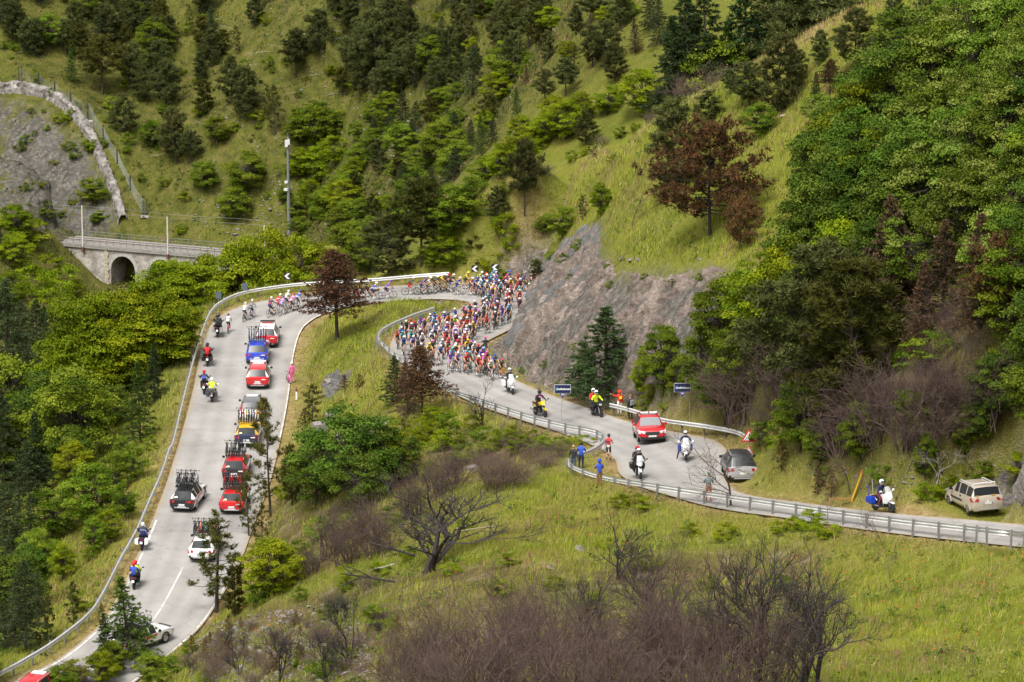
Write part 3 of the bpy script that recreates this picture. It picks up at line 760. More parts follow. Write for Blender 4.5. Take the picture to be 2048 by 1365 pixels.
# ------------------------------------------------------------------ leaf and bark materials
def leafmat(name, dark, mid, light, transl=.17, rough=.55):
    m, n, l = nt_new(name); b = n['Principled BSDF']; b.inputs['Roughness'].default_value = rough; b.inputs['Specular IOR Level'].default_value = .06
    at = n.new('ShaderNodeAttribute'); at.attribute_name = 'tone'
    oi = n.new('ShaderNodeObjectInfo')
    r = n.new('ShaderNodeValToRGB'); e = r.color_ramp.elements; e.new(.5)
    for k, (p, c) in enumerate(((0, dark), (.5, mid), (1, light))): e[k].position = p; e[k].color = (*c, 1)
    l.new(at.outputs['Fac'], r.inputs[0])
    hs = n.new('ShaderNodeHueSaturation')
    mr = n.new('ShaderNodeMapRange'); mr.inputs['To Min'].default_value = .478; mr.inputs['To Max'].default_value = .508; l.new(oi.outputs['Random'], mr.inputs[0]); l.new(mr.outputs[0], hs.inputs['Hue'])
    ml = n.new('ShaderNodeMath'); ml.operation = 'MULTIPLY'; ml.inputs[1].default_value = 7.31; l.new(oi.outputs['Random'], ml.inputs[0])
    fr = n.new('ShaderNodeMath'); fr.operation = 'FRACT'; l.new(ml.outputs[0], fr.inputs[0])
    mv = n.new('ShaderNodeMapRange'); mv.inputs['To Min'].default_value = .72; mv.inputs['To Max'].default_value = 1.25; l.new(fr.outputs[0], mv.inputs[0]); l.new(mv.outputs[0], hs.inputs['Value'])
    l.new(r.outputs[0], hs.inputs['Color']); l.new(hs.outputs[0], b.inputs['Base Color'])
    t = n.new('ShaderNodeBsdfTranslucent'); l.new(hs.outputs[0], t.inputs['Color'])
    mx = n.new('ShaderNodeMixShader'); mx.inputs[0].default_value = transl
    l.new(b.outputs[0], mx.inputs[1]); l.new(t.outputs[0], mx.inputs[2]); l.new(mx.outputs[0], n['Material Output'].inputs[0])
    return m
LM = {
 'bright': leafmat('spring_leaves', (.052, .086, .003), (.130, .180, .005), (.215, .255, .010)),
 'mid':    leafmat('green_leaves', (.034, .066, .004), (.096, .150, .009), (.190, .240, .020)),
 'deep':   leafmat('dark_leaves', (.020, .046, .005), (.058, .106, .010), (.118, .166, .022)),
 'silver': leafmat('pale_leaves', (.036, .072, .005), (.100, .158, .013), (.235, .285, .060)),
 'pine':   leafmat('pine_needles', (.032, .045, .013), (.076, .092, .026), (.140, .152, .052), .2),
 'olive':  leafmat('olive_needles', (.030, .038, .007), (.070, .078, .014), (.130, .128, .028), .18),
 'fir':    leafmat('fir_needles', (.013, .032, .010), (.034, .068, .020), (.075, .112, .038), .15),
 'spruce': leafmat('bright_fir_needles', (.024, .060, .010), (.062, .115, .016), (.120, .175, .030), .18),
 'cedar':  leafmat('cedar_needles', (.019, .033, .012), (.047, .070, .024), (.105, .130, .052), .15),
 'rust':   leafmat('rusty_needles', (.045, .024, .014), (.110, .058, .030), (.195, .108, .058), .15),
 'brown':  leafmat('brown_dead_needles', (.040, .026, .015), (.105, .068, .036), (.195, .132, .072), .12),
 'russet': leafmat('russet_needles', (.036, .036, .012), (.112, .076, .028), (.262, .138, .050), .15),
}
BK = {'bark': pmat('dark_bark', (.055, .042, .034), .9, noise=.4, nscale=6), 'grey': pmat('grey_bark', (.16, .14, .12), .9, noise=.35, nscale=6),
      'burnt': pmat('burnt_bark', (.030, .023, .022), .85, noise=.4, nscale=5), 'twig': pmat('brown_twigs', (.115, .075, .058), .85, noise=.4, nscale=3), 'plum': pmat('plum_twigs', (.085, .053, .044), .85, noise=.4, nscale=3),
      'pale': pmat('pale_dead_wood', (.36, .32, .27), .85, noise=.3, nscale=4)}

# kind -> (builder variants, leaf material, bark material, crown name, words)
PROTO = {}
def proto(kind, var, build, leaf, bark, hgt):
    d = build(var)
    if isinstance(d[0], tuple):
        (v, f, tone), wood = d
        cm = mesh_np('crown', v, f, False, [LM[leaf]]); fattr(cm, 'tone', tone)
        tm = mesh_np('trunk', wood[0], wood[1], True, [BK[bark]]) if wood else None
    else:
        cm = None; tm = mesh_np('branches', d[0], d[1], True, [BK[bark]])
    PROTO.setdefault(kind, []).append((cm, tm, hgt))
for s in range(4): proto('broad_bright', s, lambda k: P_broad(100+k, 8, 6.4), 'bright', 'bark', 8)
def alias(new, old, leaf, bark):
    """same shapes in another leaf colour"""
    for cm, tm, h in PROTO[old]:
        c = cm.copy() if cm else None; t = tm.copy() if tm else None
        if c: c.materials.clear(); c.materials.append(LM[leaf])
        if t: t.materials.clear(); t.materials.append(BK[bark])
        PROTO.setdefault(new, []).append((c, t, h))
alias('broad_mid', 'broad_bright', 'mid', 'bark')
for s in range(3): proto('broad_deep', s, lambda k: P_broad(130+k, 8, 7.0), 'deep', 'bark', 8)
for s in range(4): proto('broad_silver', s, lambda k: P_broad(140+k, 8, 6.2, 84, 240, .11), 'silver', 'bark', 8)
for s in range(3): proto('shrub', s, lambda k: P_broad(160+k, 2.6, 3.2, 30, 150, .075, .02, False), 'mid', 'bark', 2.6)
alias('shrub_bright', 'shrub', 'bright', 'bark')
for s in range(4): proto('pine', s, lambda k: P_pine(200+k, 9, 4.9, [.18, .06, .12, .34][k], 50), 'pine', 'bark', 9)
alias('pine_olive', 'pine', 'olive', 'bark')
for s in range(2): proto('pine_sparse', s, lambda k: P_pine(220+k, 9, 4.0, .14, 28, dens=.48), 'olive', 'bark', 9)
for s in range(2): proto('pine_rust', s, lambda k: P_pine(230+k, 8, 7.6, .20, 80, dens=.55), 'russet', 'burnt', 8)
for s in range(3): proto('fir', s, lambda k: P_fir(300+k, 8, 4.4), 'fir', 'bark', 8)
alias('fir_bright', 'fir', 'spruce', 'bark')
for s in range(3): proto('cedar', s, lambda k: P_fir(320+k, 9, 6.2, 80, .22, .34, .95, .03, .75), 'cedar', 'bark', 9)
for s in range(2): proto('fir_rust', s, lambda k: P_fir(340+k, 7, 6.0, 145, -.16, .24, .85, .31, .66, .90, 8), 'rust', 'burnt', 7)
for s in range(2): proto('fir_brown', s, lambda k: P_fir(350+k, 8, 4.6, 110, .2, .25, .85, .05, .8, .9, 8), 'brown', 'burnt', 8)
for s in range(2): proto('sapling_rust', s, lambda k: P_fir(360+k, 2.4, 1.7, 34, .05, .13, .9, .08, .8, .95, 6), 'russet', 'burnt', 2.4)
for s in range(2): proto('burnt_tree', s, lambda k: P_bare(400+k, 6.2, 4, (3, 5), 3, .20, .11, .14, .10), None, 'burnt', 6.2)
for s in range(2): proto('bare_tree', s, lambda k: P_bare(410+k, 6, 4, (3, 4), 1, .05, .075, .13, .06, .62), None, 'twig', 6)
for s in range(1): proto('pale_tree', s, lambda k: P_bare(415+k, 5, 4, (3, 4), 2, .12, .06, .16, .03, .6), None, 'pale', 5)
for s in range(3): proto('thicket', s, lambda k: P_thicket(420+k, 3.6, 3.2, 34, .030), None, 'plum', 3.6)
for s in range(2): proto('thicket_brown', s, lambda k: P_thicket(430+k, 2.4, 3.0, 34, .020), None, 'twig', 2.4)

PLANTS = []
_cnt = {}
NAMES = {'broad_bright': 'broadleaf_tree', 'broad_mid': 'broadleaf_tree', 'broad_deep': 'broadleaf_tree', 'broad_silver': 'broadleaf_tree', 'shrub': 'shrub', 'shrub_bright': 'shrub',
 'pine': 'pine_tree', 'pine_olive': 'pine_tree', 'pine_sparse': 'pine_tree', 'pine_rust': 'pine_tree', 'fir': 'fir_tree', 'fir_bright': 'fir_tree', 'cedar': 'cedar_tree', 'fir_rust': 'dead_conifer', 'fir_brown': 'dead_conifer',
 'sapling_rust': 'dead_sapling', 'burnt_tree': 'burnt_tree', 'bare_tree': 'bare_tree', 'pale_tree': 'bare_tree', 'thicket': 'bare_thicket', 'thicket_brown': 'bare_thicket'}
WORDS = {'broad_bright': ('bright yellow-green leafy tree', 'yellow-green leafy trees'), 'broad_mid': ('green leafy tree', 'green leafy trees'), 'broad_deep': ('dark green dense leafy tree', 'dark leafy trees'),
 'broad_silver': ('leafy tree with pale leaf tips', 'pale-tipped leafy trees'), 'shrub': ('low green bush', 'low green bushes'), 'shrub_bright': ('low bright green bush', 'bright green bushes'),
 'pine': ('dark pine', 'dark pines'), 'pine_olive': ('olive green pine', 'olive green pines'), 'pine_sparse': ('thin sparse pine', 'thin sparse pines'), 'pine_rust': ('spreading pine with rusty red crown', 'spreading rusty red pines'),
 'fir': ('dark green fir', 'dark green firs'), 'fir_bright': ('bright green fir', 'bright green firs'), 'cedar': ('grey-green cedar with drooping tiers', 'grey-green cedars'), 'fir_rust': ('dead rust-brown conifer', 'dead rust-brown conifers'),
 'fir_brown': ('dead brown fir', 'dead brown firs'), 'sapling_rust': ('small orange-brown dead conifer', 'small dead conifers'), 'burnt_tree': ('burnt black leafless tree', 'burnt black trees'),
 'bare_tree': ('leafless brown tree', 'leafless brown trees'), 'pale_tree': ('pale dead leafless tree', 'pale dead trees'), 'thicket': ('leafless plum-brown thicket', 'plum-brown thickets'), 'thicket_brown': ('rounded leafless brown bush', 'leafless brown bushes')}
CATS = {'pine_tree': 'pine', 'broadleaf_tree': 'tree', 'fir_tree': 'fir', 'cedar_tree': 'cedar', 'shrub': 'bush', 'dead_conifer': 'dead tree', 'dead_sapling': 'dead tree', 'burnt_tree': 'dead tree', 'bare_tree': 'bare tree', 'bare_thicket': 'thicket'}
def place_plant(kind, p, hgt, label=None, wide=1.0, region=None, tilt=0.03, var=None):
    k = _cnt.get(kind, 0); _cnt[kind] = k+1
    pr = PROTO[kind]; cm, tm, h0 = pr[(k*7+3*(k//len(pr))) % len(pr) if var is None else var]
    s = hgt/h0
    root = empty(NAMES[kind], wv(p, -.05), random.uniform(0, 6.28)); root.scale = (s*wide*random.uniform(.9, 1.1), s*wide*random.uniform(.9, 1.1), s)
    root.rotation_euler.x = random.gauss(0, tilt); root.rotation_euler.y = random.gauss(0, tilt)
    if cm: link('crown', cm, root)
    if tm: link('trunk' if cm else 'branches', tm, root)
    PLANTS.append((root, kind, label, region, proj(p[0], p[1], p[2]), p))
    return root
def plant(kind, x, yb, yt, label=None, wide=1.0, region=None, dmin=120, var=None):
    p = hit(x, yb, dmin); s = F/depth_of(p)
    return place_plant(kind, p, max(.4, (yb-yt)/s/.975), label, wide, region, var=var)
# ------------------------------------------------------------------ planting: kind, x, base y, top y in photo pixels
def plant_far():
    R = plant
    for x, yb, yt in ((640,111,18),(591,156,62),(464,205,115),(492,238,135),(258,180,94),(287,205,135),(320,176,82),(332,217,123),(295,70,8),(271,53,-5),(340,90,33),(131,111,41),(74,111,37),(25,86,4),(197,49,-10),(509,53,-8),
        (725,168,37),(754,164,25),(799,82,4),(774,62,8),(848,168,74),(869,152,62),(910,53,4),(934,45,-12),(957,39,-16),(1004,135,50),(1020,53,-8),(1057,98,20),(1094,123,61),(1090,197,140),(1131,193,119),(1152,70,12),(1185,135,53),(1209,139,45),(1230,164,90),(778,230,123),(735,175,60),(700,130,60),(830,175,95),(805,150,80),(1172,290,221),(758,349,279),(700,60,-5),(660,40,-20),(1085,60,-10),(1240,60,-20),(1180,50,-25)):
        R('pine', x, yb, yt, wide=1.25)
    for x, yb, yt in ((404,98,33),(205,189,74),(160,120,50),(410,230,160),(520,20,-40),(860,250,190),(445,110,60),(950,150,90)): R('pine_olive', x, yb, yt, wide=1.2)
    for x, yb, yt in ((685,111,62),(476,111,53),(550,271,172),(540,235,170),(380,60,10),(1150,150,90)): R('pine_sparse', x, yb, yt)
    for x, yb, yt in ((250,271,189),(353,328,217),(381,328,263),(345,300,235)): R('pine', x, yb, yt, wide=1.15)
    for x, yb, yt in ((144,164,90),(963,312,230),(1033,230,176)): R('fir_bright', x, yb, yt)
    for x, yb, yt in ((803,394,328),(985,290,235),(1320,90,-5),(1357,150,38),(1373,150,5),(1300,60,-30),(940,300,240),(790,470,405)): R('cedar', x, yb, yt)
    for i, (x, yb) in enumerate(((-40,60),(-90,110),(-60,170),(-130,60),(-45,480),(-90,540),(-60,600),(-140,500),(-110,230),(-170,150),(-50,330),(-120,380))): R(('pine', 'broad_mid', 'pine_olive', 'shrub')[i % 4], x, yb, yb-70, wide=1.1)
    R('fir_brown', 1271,107,37); R('fir_brown', 1053,170,127)
    for x, yb, yt in ((234,57,25),(628,291,208),(492,386,300),(468,443,375),(410,382,323),(435,287,232),(304,295,240),(185,410,357),(190,450,425),(640,370,310),(615,410,360),(648,430,370),(690,370,327),(677,410,350),(693,443,398),(640,447,394),(673,472,414),
        (918,98,66),(922,144,111),(713,283,242),(795,279,242),(885,226,172),(914,201,164),(910,262,217),(844,349,312),(705,394,340),(705,492,443),(692,439,402),(893,361,316),(570,405,372),(590,440,395),(600,480,430),(720,440,395),(740,480,430)):
        R('broad_mid', x, yb, yt, wide=1.15)
    for x, yb, yt in ((996,205,144),(1131,279,197),(1090,287,217),(1041,287,230),(1049,328,267),(1000,357,287),(1283,236,139),(1135,123,82),(1103,62,12),(1209,50,12),(1254,40,-5),(1020,330,270),(1110,250,190),(1160,250,185),(970,370,310),(1215,230,170),(1065,310,255)):
        R('broad_bright', x, yb, yt, wide=1.15)
    for x, yb, yt in ((29,475,405),(62,490,430),(10,520,440),(35,540,470),(100,560,510),(120,590,530),(70,600,530),(20,620,540),(150,600,560),(110,640,575)):
        R('shrub_bright' if x > 50 else 'broad_bright', x, yb, yt, wide=1.1)
    rng = np.random.default_rng(5)
    for i in range(26):
        x, y = rng.uniform(0, 215), rng.uniform(215, 440); p = hit(x, y, 560); place_plant('shrub' if i % 3 else 'shrub_bright', p, rng.uniform(.6, 1.8), wide=1.3)
    for i in range(175):      # more pines and leafy trees where the hillside is wooded
        x, y = [(rng.uniform(0, 430), rng.uniform(5, 170)), (rng.uniform(660, 1250), rng.uniform(5, 230)), (rng.uniform(580, 1000), rng.uniform(250, 450))][rng.integers(0, 3)]
        p = hit(x, y, 440)
        if p[1] < 450 or (x < 200 and y > 110): continue
        k = ['pine', 'pine', 'pine_olive', 'broad_mid', 'pine', 'cedar'][rng.integers(0, 6)] if y < 240 else ['broad_mid', 'broad_mid', 'broad_bright', 'pine_olive', 'cedar'][rng.integers(0, 5)]
        place_plant(k, p, rng.uniform(4.0, 7.5)*(1 if y < 240 else .75), wide=rng.uniform(1.0, 1.3))
    # low bushes scattered over the hillside
    for i in range(205):
        x = rng.uniform(0, 1150); y = rng.uniform(20, 470)
        if x > 850 and y > 320: continue
        if x < 260 and y > 190 and x < 60+(y-180)*.75: 
            if rng.uniform() < .45: continue
        p = hit(x, y, 440)
        if p[1] < 450: continue
        place_plant('shrub' if rng.uniform() < .55 else 'shrub_bright', p, rng.uniform(.5, 2.0), wide=rng.uniform(.9, 1.4))
def plant_mid():
    R = plant
    # behind the hairpin
    R('pine_olive', 842,533,365, wide=1.3, dmin=355, var=3); R('pine', 778,552,435, wide=1.7, dmin=355, var=1); R('broad_bright', 897,548,459, dmin=355); R('pine_olive', 967,551,463, wide=1.6, dmin=355, var=1)
    for x, yb, yt in ((943,470,353),(902,480,365),(870,540,470),(930,545,480),(720,545,470),(690,520,440),(870,470,400),(815,470,400),(1000,520,450)): R('broad_mid', x, yb, yt, dmin=355)
    for x, yb, yt in ((760,500,420),(820,440,360),(740,545,495),(690,560,520)): R('cedar', x, yb, yt, dmin=355)
    for x, yb, yt in ((1010,470,425),(985,545,505),(640,560,515),(1020,500,470)): R('shrub_bright', x, yb, yt, dmin=350)
    # bright trees below the upper bend of the left road
    for x, yc, r in ((598,518,52),(550,512,58),(505,522,62),(460,542,64),(408,560,55),(375,585,66),(345,590,66),(300,610,46),(332,574,58),(305,632,82),(322,655,76),(255,650,75),(205,640,66),(285,700,80),(225,715,75),(165,700,70),(318,668,60),(440,572,38),(640,522,44),(315,660,70),(190,750,66),(255,765,70),(140,740,64),(335,710,62),(165,640,55),(335,625,60)):
        p = P(x, yc+r*1.05, (384 if x > 515 else 372) if yc < 580 and x > 380 else 352 if yc < 620 else 330); p = np.array([p[0], p[1], H(p[0], p[1])])
        px, py = proj(*p); s = F/depth_of(p); hgt = (py-(yc-r))/s
        place_plant('broad_bright', p, min(max(hgt, 4), 12.5), wide=min(1.3, max(.75, 2*r/s/ (min(max(hgt, 4), 12.5)*.85))))
    # conifers and dark trees on the left bank
    for k, x, yb, yt, w in (('cedar',18,830,560,1.1),('cedar',75,800,600,1),('fir',130,840,680,1.1),('cedar',60,900,700,1),('cedar',10,1000,790,1.1),('cedar',110,880,740,1),('fir_bright',281,886,722,1.15),('fir',309,806,684,1.2),('cedar',20,1125,960,1.3),('cedar',52,1300,1120,1.25),('cedar',-10,1260,1060,1.3),
        ('broad_mid',185,1060,925,.95),('broad_mid',105,1085,975,1),('broad_bright',150,985,880,.9),('broad_mid',225,1000,905,.75),('broad_bright',125,1160,1085,.9),('broad_mid',80,1150,1050,.9),('cedar',60,1010,880,1.1),('broad_deep',140,960,850,1),('broad_mid',245,940,870,.7),('shrub_bright',180,1120,1090,1),('cedar',15,1195,1080,1.0),('cedar',75,1235,1140,.9),('pine_sparse',147,1258,1160,.9),('pine_sparse',95,1275,1190,.9),
        ('cedar',25,920,790,1.1),('fir',85,960,830,1.2),('shrub',300,900,870,1),('broad_mid',268,965,885,.75),('broad_mid',250,1040,960,.75),('broad_bright',222,1085,1015,.8),('broad_mid',190,1110,1030,.8),('shrub',160,1220,1180,1.2),('broad_deep',175,860,760,1.1),('broad_deep',230,850,770,1.0),('cedar',45,720,600,1),('cedar',20,680,590,1),('fir',90,700,610,1.1)):
        R(k, x, yb, yt, wide=w)
    for i, (x, yb) in enumerate(((-50,760),(-110,800),(-60,880),(-130,920),(-70,1000),(-140,1060),(-60,1110),(-110,1180),(-70,1290))): R(('cedar', 'broad_deep', 'fir')[i % 3], x, yb, yb-150, wide=1.1)
    rng = np.random.default_rng(11)
    for i in range(46):     # the wood that fills the valley below the left bank
        X = rng.uniform(-75, -32); Y = rng.uniform(285, 430)
        if X > -0.075*Y-4: continue
        place_plant(['broad_deep', 'cedar', 'broad_mid', 'fir'][rng.integers(0, 4)], np.array([X, Y, H(X, Y)]), rng.uniform(6, 10), wide=1.1)
    for i in range(34):
        X = rng.uniform(-42, -26); Y = rng.uniform(235, 300)
        if X > -0.118*Y-2.2: continue
        place_plant(['cedar', 'cedar', 'broad_deep', 'fir'][rng.integers(0, 4)], np.array([X, Y, H(X, Y)]), rng.uniform(3.5, 6), wide=1.0)
def plant_right():
    R = plant
    R('pine', 1345,388,198,'tall dark pine on the meadow above the cliff, left of the rusty pine', 1.45, var=1); R('pine_rust', 1420,472,252,'broad pine with rusty red crown standing on the meadow above the cliff', 1.02, var=0)
    R('pine_rust', 1478,505,395,'small rusty pine beside the broad rusty pine above the cliff', .7, var=1)
    R('pine', 1049,430,283,'slim pine with a bare trunk on the ridge end behind the cutting', .85, var=3); R('pine', 996,440,373,'small dark pine at the foot of the grassy ridge', 1.2)
    R('bare_tree', 1263,458,340,'bare dead tree standing on the meadow left of the rusty pine', .9)
    R('broad_mid', 1125,474,410,wide=1.2); R('broad_mid', 1085,468,430,wide=1.2); R('broad_bright', 1201,433,365,wide=.8); R('pine_sparse',1165,440,390,wide=1.1)
    for i, (x, y) in enumerate(((1012,384),(1052,362),(1092,346),(1142,320),(1168,308),(1205,290),(1240,272),(1270,258),(1300,242),(1335,222))):
        R(('shrub', 'shrub_bright', 'thicket_brown')[i % 3], x, y+3, y-[20, 14, 22][i % 3], wide=1.1, dmin=290)
    R('shrub_bright',1225,330,308,'single small bush on the middle of the grassy ridge'); R('pine_sparse',1186,316,268,'stunted bent pine on the ridge line')
    R('pine',1074,560,520,wide=1.5,var=1); R('shrub',1127,530,505); R('shrub',1155,500,478); R('shrub',1100,520,500); R('shrub',1040,572,548); R('shrub_bright',1010,560,540)
    # conifers behind and along the crest
    for k, x, yb, yt, w in (('fir',1381,150,-25,1.3),('fir',1412,150,-40,1.2),('fir_bright',1463,135,38,1.2),('fir',1549,90,-50,1.4),('pine',1631,62,-60,1.2),('pine',1600,65,-60,1.2),('fir',1500,100,-50,1.3),('fir',1345,150,30,1.2),('broad_mid',1425,140,70,1)):
        q = P(x, yb+6, 322); q = np.array([q[0], q[1], H(q[0], q[1])]); px, py = proj(*q); place_plant(k, q, (py-yt)/(F/depth_of(q)), wide=w)
    for k, x, yb, yt, w in (('pine',1553,232,72,1.25),('pine',1500,212,127,1.5),('pine',1418,248,183,1.5),('pine',1643,125,60,1.3),('pine',1709,140,20,1.3),('cedar',1779,150,-15,1.2),('cedar',1845,120,-35,1.2),('cedar',1905,80,-40,1.1),('fir_rust',1660,190,120,1.1),('fir',1631,208,144,1.2),('broad_mid',1520,275,203,1.1),('broad_silver',1635,250,182,1.1),('pine',1460,190,140,1.4),('pine',1590,180,100,1.3),('cedar',1960,60,-60,1.1),('cedar',2030,40,-70,1.1),('fir_rust',1690,200,140,1)):
        R(k, x, yb, yt, wide=w)
    for x, yc in ((1650,330),(1720,265),(1800,200),(1880,135),(1960,90),(2040,60),(1680,400),(1760,345),(1840,275),(1920,215),(2000,165),(1625,480),(1700,470),(1790,430),(1870,375),(1950,315),(2030,265),(1590,565),(1680,555),(1770,520),(1860,475),(1940,420),(2030,380),(1545,605),(1630,630),(2000,480),(2060,160),(1740,200),(1820,140),(1715,330),(1985,250),(1905,300),(2060,330),(1820,350),(1650,500),(1730,400)):
        k = ('broad_silver' if x > 1830 else 'broad_bright' if yc % 2 else 'broad_deep') if (x*3+yc) % 5 < 2 else 'broad_mid' if (x+yc) % 3 else 'broad_silver'
        R(k, x, yc+115, yc-random.uniform(75, 120), wide=random.uniform(.8, 1.05))
    for i, (x, yc) in enumerate(((2090,90),(2160,60),(2110,200),(2190,180),(2100,300),(2180,300),(2110,420),(2190,430),(2090,520),(2170,550),(2110,640),(2190,670),(2100,760),(2180,800))): R(('broad_mid', 'broad_silver', 'broad_deep', 'pine_olive')[i % 4], x, yc+115, yc-95, wide=.95)
    # lower wood between the cliff and the verge
    for k, x, yb, yt, w in (('fir',1215,795,612,2.0),('fir',1170,793,685,1.9),('broad_mid',1325,795,650,.8),('broad_mid',1405,800,650,.75),('broad_bright',1285,795,705,.6),('broad_mid',1350,795,720,.7),('broad_bright',1300,808,765,.7),('shrub_bright',1330,820,800,1.0),('shrub_bright',1290,822,790,1.2),('broad_deep',1450,850,690,1),('broad_mid',1440,700,560,1),('broad_mid',1500,680,540,1),('broad_mid',1490,800,640,.9),
        ('pine',1560,820,560,1.3),('pine',1640,860,500,1.3),('pine_olive',1700,860,520,1.2),('pine_olive',1600,780,540,1.3),('fir_brown',1785,660,395,1.25),('fir_brown',1885,640,440,1.3),('fir_brown',1960,660,430,1.2),('broad_mid',2010,700,520,1),('broad_deep',2000,830,700,1),('fir_brown',1840,700,520,1),('pine_rust',1990,640,470,.8),
        ('broad_mid',1600,905,760,.9),('broad_mid',1640,930,830,.9),('broad_bright',1930,905,800,.7),('broad_mid',1850,960,860,.6),('shrub_bright',1900,990,950,1.3),('shrub_bright',1860,1000,960,1.2),('shrub',1650,960,930,1.2),('shrub',1760,960,925,1.3),('shrub_bright',1560,900,870,1.3),('shrub',1530,880,840,1.3),('shrub',1960,960,920,1.2),('shrub_bright',2040,950,905,1.2),('broad_deep',1960,880,780,.9),('broad_mid',1720,930,800,.7)):
        R(k, x, yb, yt, wide=w)
    for x, yb, yt in ((1490,850,700),(1590,850,690),(1690,900,760),(1760,880,720),(1830,900,750),(1900,850,690),(1980,850,690),(1610,760,600)): R('thicket', x, yb, yt, wide=1.1)
    R('bare_tree',1810,965,820); R('bare_tree',1460,870,700); R('pale_tree',1867,987,880,'pale dead leafless tree leaning over the verge left of the beige car'); R('pale_tree',1950,970,875,'pale twisted dead tree behind the beige car'); R('bare_tree',1700,990,860); R('bare_tree',1540,840,640)
    R('sapling_rust',1563,943,878,'bright orange-brown dead sapling on the verge right of the grey car',1.2); R('sapling_rust',1636,990,925,'brown dead sapling on the verge left of the yellow barrier',.9); R('sapling_rust',1662,997,937,'brown dead sapling next to the yellow barrier',.9)
    for x, y in ((1370,150),(1440,135),(1490,105)):
        q = P(x, y+8, 316); q = np.array([q[0], q[1], H(q[0], q[1])]); place_plant('thicket_brown', q, 2.6, wide=1.1)
    for x, y in ((1150,700),(1090,735),(1120,770),(1045,745),(1140,560),(1220,575),(1350,570),(1290,560),(1400,560),(1440,590),(1070,530),(1215,540)): R('shrub', x, y, y-14, wide=1.2)
    rng = np.random.default_rng(21)
    for i in range(40):     # scrub under the trees of the right wood
        x = rng.uniform(1460, 2040); y = rng.uniform(640, 900)
        R(['shrub', 'thicket_brown', 'thicket'][rng.integers(0, 3)], x, y, y-rng.uniform(35, 75), wide=1.2)
def plant_centre():
    R = plant
    R('fir_rust',675,682,500,'rust-brown dead spruce standing inside the hairpin between the road legs',1.15,var=0)
    R('fir',790,806,712,'dark green cedar beside the brown burnt conifer at the middle bend',1.5); R('fir_rust',845,842,692,'brown burnt conifer at the guardrail below the peloton',1.1,var=1); R('fir_brown',815,830,720,wide=1.2)
    R('burnt_tree',965,852,738,'burnt tree with black cones at the guardrail below the white police motorcycle',.8); R('pine_sparse',625,855,768,'small sparse pine beside the concrete blocks near the left road',1.2); R('sapling_rust',610,860,815,wide=1.3)
    R('bare_tree',826,868,800,'small leafless tree below the middle bend',.9); R('sapling_rust',690,785,748,'low red-brown dead shrub on the stony bank inside the hairpin',1.6); R('sapling_rust',720,775,745,wide=1.6)
    for x, yb, yt, w in ((700,1005,812,1.15),(632,1010,880,1.0),(775,980,855,1.05),(720,1020,900,1.1)): R('broad_deep', x, yb, yt, wide=w)
    R('broad_bright',800,960,855,wide=1.1); R('broad_bright',548,1190,1075,'light green leafy bush-like tree at the road bend below the dark tree',1.25); R('shrub_bright',600,940,905,wide=1.3); R('shrub_bright',560,1130,1100,wide=1.2); R('shrub',520,1205,1165,wide=1.2)
    for x, yb, yt in ((860,850,815),(900,860,825),(960,880,850),(1000,890,855),(1040,905,870),(880,900,860),(930,920,885),(1080,900,872),(1110,895,870),(1160,890,865),(760,880,850),(830,900,860)): R('shrub_bright' if x % 3 else 'shrub', x, yb, yt, wide=1.3)
    for x, yb, yt in ((870,870,835),(945,860,830),(1020,880,850),(985,905,872),(910,895,860),(850,885,850),(1065,885,860),(800,870,835),(780,905,865),(1125,905,880),(740,865,840),(700,850,825),(680,820,800),(590,960,925),(575,1000,965),(540,1150,1115),(500,1180,1150),(890,840,815)): R('shrub_bright', x, yb, yt, wide=1.25)
    for x, yb, yt in ((850,850,800),(1000,870,825),(930,880,830),(1050,880,840),(780,860,815),(730,860,820)): R('bare_tree', x, yb, yt, wide=.9)
    R('thicket_brown',985,972,915,wide=1.2); R('thicket_brown',1028,970,912,wide=1.2); R('thicket_brown',1005,978,903,'large rounded leafless brown bush on the crest of the foreground spur',1.35)
    for x, yb, yt in ((1060,920,880),(1110,912,878),(1090,935,900),(960,940,890),(1030,900,865)): R('thicket_brown', x, yb, yt, wide=1.3)
    for x, yb, yt in ((660,1115,1010),(730,1085,985),(830,1035,930),(690,1130,1040),(760,1110,1010),(880,995,910),(620,1150,1080),(910,970,890)): R('thicket', x, yb, yt, wide=1.0)
    for x, yb, yt in ((790,1050,1005),(700,1070,1030),(860,960,925),(600,1120,1080),(640,1080,1035),(920,930,900)): R('shrub', x, yb, yt, wide=1.2)
    R('burnt_tree',858,1145,905,'burnt black tree with spreading bare branches on the foreground spur',2.0,var=0)
    R('pine_sparse',434,1226,1030,'tall thin pine in front of the lower left road',1.5,var=0); R('pine_sparse',541,1030,792,'tall thin pine in front of the team cars',.8,var=1); R('pine_sparse',498,1075,945,wide=.9); R('pine_olive',585,1010,890,wide=.8); R('pine_olive',470,1230,1130,wide=1.0); R('pine_sparse',525,1110,1005,wide=.9)
    R('fir_bright',262,1325,1150,'young fir hiding the white car on the lower left road',1.5); R('fir',212,1330,1225,wide=1.1); R('broad_mid',300,1365,1300,wide=1.1); R('shrub_bright',330,1345,1305,wide=1.2); R('broad_mid',120,1395,1325,wide=1.1); R('thicket_brown',140,1380,1320,wide=1.1); R('broad_mid',225,1355,1280,wide=1); R('broad_bright',200,1372,1300,wide=1.1); R('pine_sparse',205,1270,1208,wide=1); R('broad_bright',150,1372,1315,wide=1.1)
